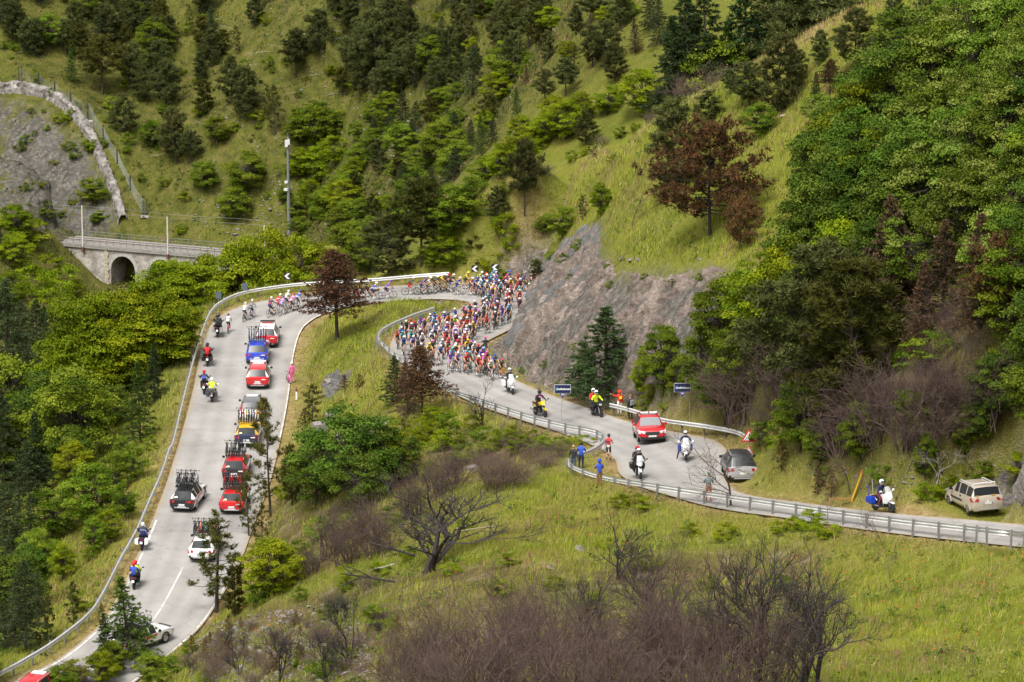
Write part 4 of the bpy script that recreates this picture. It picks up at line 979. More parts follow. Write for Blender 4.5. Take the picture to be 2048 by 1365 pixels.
def plant_front():
    R = plant
    for x, yb, yt, w in ((1000,1385,1155,1),(900,1390,1190,1.05),(820,1395,1225,1),(1090,1380,1170,1),(1190,1390,1180,1),(1290,1400,1190,1),(1370,1390,1140,.9),(1460,1400,1170,.9),(960,1440,1250,1.1),(1120,1440,1250,1.1),(1250,1440,1250,1.1),(850,1440,1280,1.1),(1340,1330,1120,.8),(1040,1300,1160,.9),(1540,1400,1200,.8),(1400,1450,1270,1.1)):
        R('thicket', x, yb, yt, wide=w)
    for x, yb, yt, w, v in ((1600,1400,1050,.95,0),(1640,1385,1120,.8,1),(1520,1390,1060,.9,1),(1235,1160,985,1,0),(1290,1300,1080,.8,1),(1440,1330,1080,.9,0),(1170,1330,1130,.8,1),(700,1330,1150,.7,0),(560,1365,1240,.9,1),(480,1350,1250,.9,0),(650,1370,1250,.9,1)):
        R('burnt_tree', x, yb, yt, wide=w, var=v)
    R('bare_tree',1462,1016,835,'leafless thin tree at the guardrail in front of the grey car',1.25,var=0); R('bare_tree',1765,1092,1010,'small leafless shrub at the guardrail below the police motorcycle',1.1,var=1); R('bare_tree',1655,1060,965,'thin leafless stem at the guardrail below the yellow barrier',.7,var=1); R('bare_tree',1330,1150,1040,wide=.8); R('bare_tree',1780,1160,1080,wide=.8)
    for x, y, h in ((820,1120,30),(760,1150,28),(700,1160,30),(930,1060,26),(1020,1130,24),(900,1150,28),(1110,1180,30),(1000,1190,34),(1300,1140,30),(1560,1180,34),(1180,1220,36),(1265,1010,25),(1240,1015,28),(1620,1060,40),(1650,1075,38),(1590,1060,30),(1290,1020,28),(1560,1065,30),(1380,1075,30),(1450,1080,35),(1210,1100,25),(1350,1200,30),(1480,1230,30),(1260,1250,30),(1420,1180,30)): R('shrub_bright', x, y, y-h, wide=1.3)
    for x, yb, yt in ((430,1345,1300),(520,1330,1290),(470,1320,1285),(600,1320,1280),(380,1330,1300),(640,1290,1250),(710,1300,1255),(560,1290,1260),(445,1300,1270),(735,1180,1140),(500,1260,1235),(420,1290,1262),(670,1210,1180),(590,1250,1225)):
        R('sapling_rust' if (x//10) % 3 == 0 else 'thicket_brown', x, yb, yt, wide=1.25)
    rng = np.random.default_rng(61)
    for i in range(64):
        x = rng.uniform(380, 800); y = rng.uniform(1225, 1380)
        if y < 1330-.16*(x-380)-60: continue
        R(('thicket_brown', 'sapling_rust', 'burnt_tree', 'shrub', 'thicket_brown', 'sapling_rust')[i % 6], x, y, y-rng.uniform(16, 44)*(1.5 if i % 6 == 2 else 1), wide=1.2)
    for x, y in ((350,1345),(300,1350),(410,1365),(330,1370),(520,1200),(600,1200),(690,1180)): R('shrub', x, y, y-28, wide=1.2)

ORD = ['', 'leftmost', 'second from left', 'third from left', 'fourth from left', 'fifth from left', 'sixth from left', 'seventh from left', 'eighth from left', 'ninth from left', 'tenth from left'] + [w+' from left' for w in ('eleventh','twelfth','thirteenth','fourteenth','fifteenth','sixteenth','seventeenth','eighteenth','nineteenth','twentieth')]
def region_of(px, p):
    x, y = px; Y = p[1]; X = p[0]
    if Y > 440:
        if x < 300: return 'above the stone wall' if y < 175 else 'around the stone wall' if y < 400 else 'left of the railway bridge'
        if x < 570: return 'high left of the mast' if y < 180 else 'low left of the mast'
        if x < 800: return 'high right of the mast' if y < 220 else 'low right of the mast'
        if x < 1000: return 'at the top centre of the far slope' if y < 120 else 'halfway up the far slope' if y < 260 else 'in the dip behind the hairpin'
        return 'at the top behind the ridge' if y < 130 else 'along the back of the ridge'
    if Y > 352 and x > 640 and x < 1000: return 'just behind the hairpin barrier'
    dist, _ = road_near([X], [Y])
    if x < 640 and X < -.03*Y and (y < 700 or x < 430-(y-640)*.42): return 'below the upper left bend' if y < 660 else 'by the upper left guardrail' if y < 850 else 'by the lower left guardrail' if y < 1160 else 'in the bottom left corner'
    if x > 980 and Y > 280 and y < 600: return 'on the ridge end behind the cliff' if x < 1230 else 'along the grassy crest'
    if x > 1020 and y < 1005 and (x > 1230 or y < 800) and Y < 330:
        if x < 1480: return 'at the foot of the cliff' if y > 640 else 'on the cliff and meadow'
        return 'high in the right wood' if y < 330 else 'in the mid right wood' if y < 640 else 'low in the right wood' if y < 850 else 'on the right verge'
    if y < 1000 and x > 560 and not (x > 1180): return 'in the gully between the roads' if y > 860 else 'inside the hairpin'
    if x < 640: return 'in front of the lower left road' if y < 1260 else 'on the stony bottom left slope'
    if x < 1000: return 'on the foreground spur' if y < 1200 else 'at the bottom centre'
    return 'below the right guardrail' if y < 1130 else 'at the bottom right of centre'
def label_plants():
    groups = {}
    for root, kind, label, reg, px, p in PLANTS:
        if label: tag(root, label, CATS[NAMES[kind]]); continue
        groups.setdefault((kind, reg or region_of(px, p)), []).append((px[0], px[1], root))
    def name(kind, reg, L, pre=''):
        one, many = WORDS[kind]; cat = CATS[NAMES[kind]]
        if len(L) > 18:
            L.sort(key=lambda t: t[1]); h = len(L)//2
            if pre: k3 = {'upper': ('topmost', 'upper'), 'lower': ('lower', 'lowest')}[pre]
            else: k3 = ('upper', 'lower')
            name(kind, reg, L[:h], k3[0]); name(kind, reg, L[h:], k3[1]); return
        L.sort(key=lambda t: t[0])
        for k, (x, y, root) in enumerate(L):
            if len(L) == 1 and not pre: tag(root, f'{one} {reg}', cat)
            else: tag(root, f'{ORD[k+1]} of the {pre+" " if pre else ""}{many} {reg}', cat, f'{many} {reg}')
    for (kind, reg), L in groups.items(): name(kind, reg, L)
# ------------------------------------------------------------------ rock faces, stones, grass
def rockmat(name, a, b, c, scale=1.0):
    m, n, l = nt_new(name); bs = n['Principled BSDF']; bs.inputs['Roughness'].default_value = .9; bs.inputs['Specular IOR Level'].default_value = .2
    geo = n.new('ShaderNodeNewGeometry')
    def nz(s, d, r=.65):
        z = n.new('ShaderNodeTexNoise'); z.inputs['Scale'].default_value = s*scale; z.inputs['Detail'].default_value = d; z.inputs['Roughness'].default_value = r
        l.new(geo.outputs['Position'], z.inputs['Vector']); return z
    mp_ = n.new('ShaderNodeMapping'); mp_.inputs['Rotation'].default_value = (0, -.75, 0); mp_.inputs['Scale'].default_value = (.32, .6, 1.25); l.new(geo.outputs['Position'], mp_.inputs['Vector'])
    n1 = nz(.35, 6); n2 = nz(4.2, 8, .80); l.new(mp_.outputs[0], n2.inputs['Vector']); 
    r = n.new('ShaderNodeValToRGB'); e = r.color_ramp.elements; e.new(.5)
    for k, (p, q) in enumerate(((.36, a), (.5, b), (.64, c))): e[k].position = p; e[k].color = (*q, 1)
    mx = n.new('ShaderNodeMath'); mx.operation = 'MULTIPLY_ADD'; mx.inputs[1].default_value = .62; l.new(n2.outputs['Fac'], mx.inputs[0])
    m3 = n.new('ShaderNodeMath'); m3.operation = 'MULTIPLY'; m3.inputs[1].default_value = .40; l.new(n1.outputs['Fac'], m3.inputs[0]); l.new(m3.outputs[0], mx.inputs[2]); l.new(mx.outputs[0], r.inputs[0])
    l.new(r.outputs[0], bs.inputs['Base Color'])
    bp = n.new('ShaderNodeBump'); bp.inputs['Strength'].default_value = 1.0; bp.inputs['Distance'].default_value = .2; l.new(n2.outputs['Fac'], bp.inputs['Height']); l.new(bp.outputs[0], bs.inputs['Normal'])
    return m
def rock_patch(name, poly, ylo, yhi, step, amp, mat, label, strata=(.8, .45), seed=0, edge=.5, keep_road=.5):
    q = np.array([hit(x, y, ylo) for x, y in poly])
    x0, x1 = q[:, 0].min()-2, q[:, 0].max()+2; y0, y1 = max(ylo, q[:, 1].min()-4), min(yhi, q[:, 1].max()+4)
    X, Y = np.meshgrid(np.arange(x0, x1, step), np.arange(y0, y1, step)); Z = H(X, Y)
    d = Y*CT-Z*ST; px = 1024+F*X/d; py = 682.5-F*(Y*ST+Z*CT)/d
    jx = (fbm(X/1.3, Y/1.3, seed+5)-.5)*46; jy = (fbm(X/1.3, Y/1.3, seed+8)-.5)*36
    inside = inpoly(px+jx, py+jy, poly); 
    if keep_road is not None: inside &= GRID(RDIST, X, Y) > keep_road
    fall = blur(inside, 5)
    gy, gx = np.gradient(Z, step); nl = np.sqrt(gx*gx+gy*gy+1); N = np.stack([-gx/nl, -gy/nl, 1/nl], -1)
    # tilted beds: long in one direction, stepped across
    a = strata[0]; u = X*math.cos(a)+Z*math.sin(a)+Y*.5; w = (-X*math.sin(a)+Z*math.cos(a))*1.0+Y*.25
    u = u+(fbm(X/1.1, Z/1.1+Y/2, seed+2)-.5)*1.6; w = w+(fbm(X/.9+5, Z/.9+Y/2, seed+3)-.5)*1.0
    b1 = fbm(u/2.0, w/.40, seed+11, 4); b2 = fbm(u/.6, w/.22, seed+17, 3)
    st = np.floor(b1*9)/9*.75+b1*.25
    D = ((st-.5)*1.3+(b2-.5)*1.2+(vn(X/.35, Y/.35+Z/.35, seed+23)-.5)*.18)*amp
    off = np.where(fall > .5, .06+D*sstep(.5, 1, fall), -.25)
    V = np.stack([X, Y, Z], -1)+N*off[..., None]; V[..., 2] += CAMZ
    ny, nx = X.shape; i = np.arange(ny*nx).reshape(ny, nx)
    ok = (fall[:-1, :-1] > .08) & (fall[1:, 1:] > .08)
    f = np.stack([i[:-1, :-1][ok], i[:-1, 1:][ok], i[1:, 1:][ok], i[1:, :-1][ok]], 1)
    used, inv = np.unique(f, return_inverse=True)
    me = mesh_np(name, V.reshape(-1, 3)[used], inv.reshape(-1, 4), False, [mat]); return tag(link(name, me), label, None, None, 'structure')
def stone_mesh(seed, mat):
    rng = np.random.default_rng(seed); pts = [Vector(rng.normal(size=3)).normalized()*rng.uniform(.75, 1.0) for _ in range(16)]
    pts = [Vector((p.x*1.25, p.y*.95, p.z*.75)) for p in pts]
    return MB().hull(pts).mesh('boulder', mat)
def build_rocks():
    grey = rockmat('limestone', (.060, .052, .048), (.17, .150, .138), (.36, .33, .305)); pink = rockmat('pinkish_limestone', (.062, .046, .038), (.185, .146, .122), (.39, .325, .282)); dk = rockmat('grey_scree', (.075, .073, .072), (.145, .142, .140), (.25, .245, .24), 1.6)
    rock_patch('rock_face', CLIFF, 262, 312, .13, .72, pink, 'steep bare limestone cutting above the road', (.85,), 3)
    rock_patch('scree_slope', [(1200,445),(1130,480),(1070,555),(1010,635),(975,690),(1030,690),(1090,630),(1150,560),(1205,505)], 280, 320, .15, .45, dk, 'smooth grey scree on the nose of the cutting', (.75,), 6)
    rock_patch('rock_bank', BANK, 330, 372, .18, .8, pink, 'earthy rock bank on the outside of the hairpin', (.6,), 12)
    rock_patch('rock_slope', FARROCK, 600, 700, .33, .75, rockmat('far_grey_rock', (.036, .034, .027), (.078, .073, .060), (.18, .17, .15), .8), 'grey rocky slope below the stone wall', (.9,), 22, keep_road=None)
    rock_patch('rock_slope', CORNER, 195, 260, .12, .45, grey, 'bare stony slope behind the beige car', (.6,), 31)
    rock_patch('rock_outcrop', OUTCROP, 285, 330, .12, .9, dk, 'stony outcrop on the bank inside the hairpin', (.9,), 41)
    ms = [stone_mesh(k, pink if k % 2 else grey) for k in range(6)]
    spots = [(1242,520,10,'flat pale boulder at the left of the meadow edge above the cliff'),(1262,522,9,'middle pale boulder at the meadow edge above the cliff'),(1278,522,7,'right pale boulder at the meadow edge above the cliff'),(1523,425,8,'pale boulder right of the rusty pine'),(1400,520,6,'small boulder on the cliff edge below the rusty pine'),
             (700,748,9,'pale boulder on top of the bank inside the hairpin'),(660,765,12,'large grey boulder on the bank inside the hairpin'),(1100,1138,10,'pale flat stone lying in the foreground meadow'),(1160,1100,12,'long pale stone in the foreground meadow below the spectators'),(560,1225,8,'stone at the left end of the foreground spur'),(665,1228,9,'pale stone on the foreground spur'),(600,1290,10,'pale stone on the stony slope at bottom left'),(520,1305,9,'white stone on the stony slope near the white car'),(690,1350,10,'white stone at the bottom edge left of the thickets'),(1350,1310,8,'white stone showing between the thickets'),(470,1345,10,'grey stone at the bottom edge below the young fir'),(1625,1150,8,'pale stone on the slope right of the thickets'),
             (850,300,7,'pale outcrop stone on the far slope'),(905,260,6,'outcrop stone on the far slope above the dip'),(540,420,6,'pale stone low on the far slope left of the mast'),(470,470,6,'pale stone above the railway line')]
    for k, (x, y, r, lab) in enumerate(spots):
        p = hit(x, y); s = r/(F/depth_of(p))
        o = link('boulder', ms[k % 6]); o.location = wv(p, s*.15); o.scale = (s*1.3, s, s*.8); o.rotation_euler = (0, random.uniform(-.3, .3), random.uniform(0, 6)); tag(o, lab, 'rock', 'pale limestone boulders')
    # countless small stones
    def rubble(name, regs, label, seed, mat):
        rng = np.random.default_rng(seed); base = [(np.array([v.co for v in m.vertices]), [tuple(p.vertices) for p in m.polygons]) for m in ms]
        V = []; Fc = []; o = 0
        for (poly, n, dmin, r0, r1, ylim) in regs:
            poly = np.array(poly); a, b = poly.min(0), poly.max(0); c = 0; t = 0
            while c < n and t < n*6:
                t += 1; x = rng.uniform(a[0], b[0]); y = rng.uniform(a[1], b[1])
                if not inpoly(np.array(x), np.array(y), poly): continue
                p = hit(x, y, dmin)
                if p[1] > ylim or road_near([p[0]], [p[1]])[0][0] < .1: continue
                bv, bf = base[rng.integers(0, 6)]; r = rng.uniform(r0, r1); th = rng.uniform(0, 6.28); R = np.array([[math.cos(th), -math.sin(th), 0], [math.sin(th), math.cos(th), 0], [0, 0, 1]])
                V.append((bv*r*rng.uniform(.6, 1.3, 3))@R.T+np.array([p[0], p[1], p[2]+CAMZ+r*.15])); Fc += [tuple(i+o for i in q) for q in bf]; o += len(bv); c += 1
        me = bpy.data.meshes.new(name); me.from_pydata([tuple(q) for q in np.concatenate(V)], [], Fc); me.materials.append(mat); tag(link(name, me), label, None, None, 'stuff')
    rubble('loose_stones', [([(400,1250),(700,1200),(760,1365),(380,1365)], 760, 200, .06, .20, 300), ([(860,590),(940,605),(900,630),(850,625)], 60, 300, .06, .2, 400), ([(1010,690),(1060,775),(1160,800),(1240,825),(1230,800),(1100,760)], 110, 250, .05, .2, 330), ([(1560,930),(1800,1000),(2040,1010),(2040,950),(1700,930)], 90, 200, .05, .16, 300), ([(620,900),(700,860),(680,960)], 40, 250, .1, .3, 320)], 'small pale stones lying on the slopes', 3, grey)
    rubble('hillside_stones', [([(430,20),(860,10),(900,340),(700,470),(420,470)], 420, 440, .08, .28, 800), ([(380,400),(620,330),(620,480),(400,480)], 160, 440, .1, .32, 800), ([(740,250),(900,240),(860,320),(760,330)], 90, 440, .15, .45, 800)], 'pale stones strewn over the far hillside', 4, rockmat('far_stones', (.10, .095, .088), (.20, .19, .18), (.32, .30, .285)))

def build_grass():
    rng = np.random.default_rng(9)
    def blades(n, x0, x1, y0, y1, h0, h1, w0, vis, extra=None):
        Y = rng.uniform(y0, y1, n); X = (rng.uniform(x0, x1, n))
        d = GRID(RDIST, X, Y); rk = GRID(M_ROCK, X, Y); so = GRID(M_SOIL, X, Y)
        Z = H(X, Y); dep = Y*CT-Z*ST; px = 1024+F*X/dep; py = 682.5-F*(Y*ST+Z*CT)/dep
        ok = (d > .12) & (rk < .35) & (px > -230) & (px < 2280) & (py > -80) & (py < 1480) & (rng.uniform(0, 1, n) > so*.75)
        ok &= fbm(X/1.6, Y/1.6, 91) > .30
        X, Y, Z, d = X[ok], Y[ok], Z[ok], d[ok]; m = len(X)
        dry = GRID(M_DRY, X, Y); lush = fbm(X/5, Y/5, 66)
        h = (h0+(h1-h0)*rng.uniform(0, 1, m)**1.7)*(.5+1.0*fbm(X/2.2, Y/2.2, 44))*np.where(d < 1.2, .4, 1)*(1-.75*sum(np.exp(-((X-q[0])**2+(Y-q[1])**2)/(q[2]+.8)**2) for q in PADS).clip(0, 1))
        a = rng.uniform(0, 6.28, m); w = w0*rng.uniform(.6, 1.4, m); lean = rng.normal(0, .28, (m, 2))+np.array([.12, 0])
        base = np.stack([X, Y, Z+CAMZ-.03], 1); ax = np.stack([np.cos(a)*w, np.sin(a)*w, np.zeros(m)], 1)
        tip = base+np.stack([lean[:, 0]*h, lean[:, 1]*h, h], 1)
        v = np.stack([base-ax, base+ax, tip], 1).reshape(-1, 3)
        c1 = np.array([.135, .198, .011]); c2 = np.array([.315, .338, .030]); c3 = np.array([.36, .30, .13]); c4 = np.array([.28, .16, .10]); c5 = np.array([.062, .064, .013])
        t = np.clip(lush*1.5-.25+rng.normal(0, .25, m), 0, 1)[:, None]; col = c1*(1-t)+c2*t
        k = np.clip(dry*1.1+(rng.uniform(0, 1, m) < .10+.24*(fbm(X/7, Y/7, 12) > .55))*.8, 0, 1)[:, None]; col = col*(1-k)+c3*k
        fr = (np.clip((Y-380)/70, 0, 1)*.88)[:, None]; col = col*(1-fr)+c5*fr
        rb = np.clip((fbm(X/6+9, Y/6, 23)-.48)*4, 0, 1)*.40
        r = (rng.uniform(0, 1, m) < .05+rb)[:, None]; col = np.where(r, c4, col)*(.55+.9*fbm(X/.9, Y/.9, 71))[:, None]*rng.uniform(.7, 1.3, (m, 1))
        return v, np.repeat(col, 3, 0)
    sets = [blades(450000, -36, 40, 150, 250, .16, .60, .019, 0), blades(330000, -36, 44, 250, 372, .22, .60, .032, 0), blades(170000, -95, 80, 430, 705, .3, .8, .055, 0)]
    v = np.concatenate([s[0] for s in sets]); c = np.concatenate([s[1] for s in sets])
    m, n, l = nt_new('grass_blades'); b = n['Principled BSDF']; b.inputs['Roughness'].default_value = .7; b.inputs['Specular IOR Level'].default_value = .2
    at = n.new('ShaderNodeAttribute'); at.attribute_name = 'col'; l.new(at.outputs['Color'], b.inputs['Base Color'])
    tr = n.new('ShaderNodeBsdfTranslucent'); l.new(at.outputs['Color'], tr.inputs['Color']); mx = n.new('ShaderNodeMixShader'); mx.inputs[0].default_value = .3
    l.new(b.outputs[0], mx.inputs[1]); l.new(tr.outputs[0], mx.inputs[2]); l.new(mx.outputs[0], n['Material Output'].inputs[0])
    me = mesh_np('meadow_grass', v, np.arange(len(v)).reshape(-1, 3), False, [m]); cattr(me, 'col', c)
    # blade colours vary by patch, dryness and distance
    tag(link('meadow_grass', me), 'tall meadow grass on the slopes', None, None, 'stuff')
    # broad-leaved weeds between the grass
    rg = np.random.default_rng(41); Vs = []; Cs = []
    n = 5200; Y = rg.uniform(160, 345, n); X = rg.uniform(-.15, .15, n)*Y; ok = (GRID(RDIST, X, Y) > 1.0) & (GRID(M_ROCK, X, Y) < .3) & (fbm(X/3.5, Y/3.5, 57) > .52); X, Y = X[ok], Y[ok]
    for x, y in zip(X, Y):
        k = rg.integers(10, 26); r = rg.uniform(.12, .40); z = float(H(x, y))+CAMZ
        p = np.stack([x+rg.normal(0, r*.6, k), y+rg.normal(0, r*.6, k), z+rg.uniform(.05, .9, k)*r*1.6], 1); v, f = leaf_quads(p, rg.normal(0, .5, (k, 3))+np.array([0, 0, .8]), rg.uniform(.05, .11, k), .6, rg)
        c = np.array([[.060, .120, .010], [.110, .170, .014], [.200, .225, .030], [.130, .085, .040]][rg.choice(4, p=[.4, .35, .17, .08])])*rg.uniform(.75, 1.25)
        Vs.append(v); Cs.append(np.tile(c, (len(v), 1)))
    v = np.concatenate(Vs); wm = mesh_np('meadow_weeds', v, np.arange(len(v)).reshape(-1, 4), False, [m]); cattr(wm, 'col', np.concatenate(Cs)); tag(link('meadow_weeds', wm), 'leafy weeds growing among the meadow grass', None, None, 'stuff')
    # rough tufts and dwarf scrub all over the far hillside
    Vs = []; Cs = []; n = 15000; Y = rg.uniform(440, 700, n); X = rg.uniform(-.145, .12, n)*Y; ok = (GRID(M_ROCK, X, Y) < .5) & (fbm(X/5, Y/5, 67) > .38); X, Y = X[ok], Y[ok]; Z = H(X, Y)+CAMZ
    for x, y, z in zip(X, Y, Z):
        k = rg.integers(5, 13); r = rg.uniform(.15, .55)
        p = np.stack([x+rg.normal(0, r*.7, k), y+rg.normal(0, r*.7, k), z+rg.uniform(.0, .9, k)*r*1.2], 1); v, f = leaf_quads(p, rg.normal(0, .5, (k, 3))+np.array([0, -.2, .8]), rg.uniform(.08, .22, k), .6, rg)
        c = np.array([[.026, .050, .009], [.055, .085, .012], [.130, .125, .030], [.085, .055, .028], [.200, .165, .085]][rg.choice(5, p=[.30, .28, .20, .14, .08])])*rg.uniform(.7, 1.3)
        Vs.append(v); Cs.append(np.tile(c, (len(v), 1)))
    v = np.concatenate(Vs); wm = mesh_np('hillside_scrub', v, np.arange(len(v)).reshape(-1, 4), False, [m]); cattr(wm, 'col', np.concatenate(Cs)); tag(link('hillside_scrub', wm), 'rough tufts and dwarf scrub covering the far hillside', None, None, 'stuff')
    # red poppies and small white flowers
    def flowers(name, label, polys, mat, r0, r1, seed):
        rg = np.random.default_rng(seed); V = []; Fc = []; o = 0
        for poly, n in polys:
            poly = np.array(poly); a, b = poly.min(0), poly.max(0)
            for _ in range(n):
                x = rg.uniform(a[0], b[0]); y = rg.uniform(a[1], b[1])
                if not inpoly(np.array(x), np.array(y), poly): continue
                p = hit(x, y)
                if road_near([p[0]], [p[1]])[0][0] < .5: continue
                r = rg.uniform(r0, r1); c = np.array([p[0], p[1], p[2]+CAMZ+rg.uniform(.3, .5)])
                ring = [c+np.array([math.cos(k*math.pi/3)*r, math.sin(k*math.pi/3)*r, r*.35]) for k in range(6)]
                V += [c]+ring; Fc += [(o, o+1+k, o+1+(k+1) % 6) for k in range(6)]; o += 7
        me = bpy.data.meshes.new(name); me.from_pydata([tuple(q) for q in V], [], Fc); me.materials.append(mat); tag(link(name, me), label, None, None, 'stuff')
    flowers('poppies', 'red poppies in the meadow', [([(1600,1080),(2048,1120),(2048,1330),(1700,1300),(1560,1150)], 130), ([(860,1090),(1260,1010),(1260,1120),(900,1170)], 40), ([(440,1230),(640,1190),(640,1280),(480,1290)], 26), ([(1480,1010),(1650,1050),(1500,1070)], 8)], pmat('poppy_red', (.55, .035, .012), .6), .035, .07, 5)
    flowers('white_flowers', 'pale flower heads in the meadow', [([(1550,1120),(2048,1100),(2048,1365),(1700,1365)], 420), ([(1300,1050),(1650,1100),(1600,1200)], 90), ([(480,1250),(720,1210),(740,1360),(480,1360)], 200)], pmat('cream_petals', (.50, .48, .30), .7), .012, .03, 6)
def build_logs():
    rng = np.random.default_rng(17); ml = BK['pale']
    def branchy(seed):
        r = np.random.default_rng(seed); out = []
        _bare(r, np.zeros(3), np.array([1., 0, .04]), 2.6, .04, 0, out, 2, (2, 3), .06, 0)
        a = np.array(out); a[:, 2] *= .35; a[:, 5] *= .35; v, f = seg_mesh(a, 4); return mesh_np('fallen_branch', v, f, True, [ml])
    ms = [branchy(k) for k in range(4)]
    px = [(440,80),(470,60),(530,40),(560,95),(585,120),(520,130),(460,100),(690,190),(400,150),(380,180),(410,165),(520,170),(560,160),(540,105),(660,60),(690,45),(600,40),(500,215),(430,225),(375,90),(620,90),(640,150),(700,130),(480,150),(345,200),(740,15),(575,190),(420,255),(300,315),(285,330),(690,90),(720,45)]
    L = []
    for k, (x, y) in enumerate(px):
        p = hit(x, y, 440); o = link('fallen_branch', ms[k % 4]); o.location = wv(p, .15); s = rng.uniform(.8, 1.7); o.scale = (s, s, s); o.rotation_euler = (0, rng.uniform(-.3, .3), rng.uniform(-.9, .9)+(math.pi if k % 2 else 0)); o.scale = (s*.8, s*.8, s*.5)
        L.append((y, x, o))
    for k, (y, x, o) in enumerate(sorted(L, key=lambda t: (t[0], t[1]))):
        o['row'] = min(2, k//11)
    for r, w in enumerate(('upper', 'middle', 'lower')):
        R_ = sorted([(x, o) for y, x, o in L if o.get('row') == r], key=lambda t: t[0])
        for k, (x, o) in enumerate(R_):
            del o['row']; tag(o, f'{ORD[k+1]} of the bleached fallen branches on the {w} far slope', 'dead branch', 'fallen branches on the far hillside')
    for x, y, s, rz, lab, mt in ((790,1172,1.25,3.0,'burnt black fallen branches lying below the burnt tree','burnt'),(740,1150,1.6,.4,'pale broken branches lying in the thicket left of the burnt tree','pale'),(1005,480,1.6,2.2,'pale fallen trunk on the ridge end behind the cutting','pale'),(1240,272,1.2,.5,'dead branch lying on the crest of the grassy ridge','pale'),(1560,240,1.5,.4,'fallen trunk below the crest pines','pale'),(830,1120,1.2,2.6,'second heap of burnt branches right under the burnt tree','burnt')):
        p = hit(x, y); o = link('fallen_branch', ms[int(x) % 4].copy()); o.data.materials[0] = BK[mt]; o.location = wv(p, .25); o.scale = (s, s, s*1.5); o.rotation_euler = (0, -.1, rz); tag(o, lab, 'dead branch')
# ------------------------------------------------------------------ railway bridge, stone wall, fence, masts, signs
def text_mesh(txt, size, mat, ext=.004, off=0.0):
    cu = bpy.data.curves.new('lettering', 'FONT'); cu.body = txt; cu.size = size; cu.align_x = 'CENTER'; cu.align_y = 'CENTER'; cu.extrude = ext; cu.offset = off; cu.resolution_u = 3
    o = bpy.data.objects.new('lettering', cu); COL.objects.link(o); dg = bpy.context.evaluated_depsgraph_get()
    me = bpy.data.meshes.new_from_object(o.evaluated_get(dg)); bpy.data.objects.remove(o); me.materials.clear(); me.materials.append(mat); return me
def stone_mat(name, a, b, mortar, sc):
    m, n, l = nt_new(name); bs = n['Principled BSDF']; bs.inputs['Roughness'].default_value = .9
    tc = n.new('ShaderNodeTexCoord'); vo = n.new('ShaderNodeTexVoronoi'); vo.inputs['Scale'].default_value = sc; l.new(tc.outputs['Object'], vo.inputs['Vector'])
    nz = n.new('ShaderNodeTexNoise'); nz.inputs['Scale'].default_value = .5; nz.inputs['Detail'].default_value = 6; l.new(tc.outputs['Object'], nz.inputs['Vector'])
    sp = n.new('ShaderNodeSeparateColor'); l.new(vo.outputs['Color'], sp.inputs[0])
    mx = n.new('ShaderNodeMix'); mx.data_type = 'RGBA'; mx.inputs[6].default_value = (*a, 1); mx.inputs[7].default_value = (*b, 1); l.new(sp.outputs[0], mx.inputs[0])
    r = n.new('ShaderNodeValToRGB'); r.color_ramp.elements[0].position = .35; r.color_ramp.elements[0].color = (.55, .53, .50, 1); r.color_ramp.elements[1].position = .6; r.color_ramp.elements[1].color = (1, 1, 1, 1); l.new(nz.outputs['Fac'], r.inputs[0])
    m2 = n.new('ShaderNodeMix'); m2.data_type = 'RGBA'; m2.blend_type = 'MULTIPLY'; m2.inputs[0].default_value = 1; l.new(mx.outputs[2], m2.inputs[6]); l.new(r.outputs[0], m2.inputs[7]); l.new(m2.outputs[2], bs.inputs['Base Color'])
    bp = n.new('ShaderNodeBump'); bp.inputs['Strength'].default_value = .6; bp.inputs['Distance'].default_value = .08; l.new(vo.outputs['Distance'], bp.inputs['Height']); bp.invert = True; l.new(bp.outputs[0], bs.inputs['Normal'])
    return m
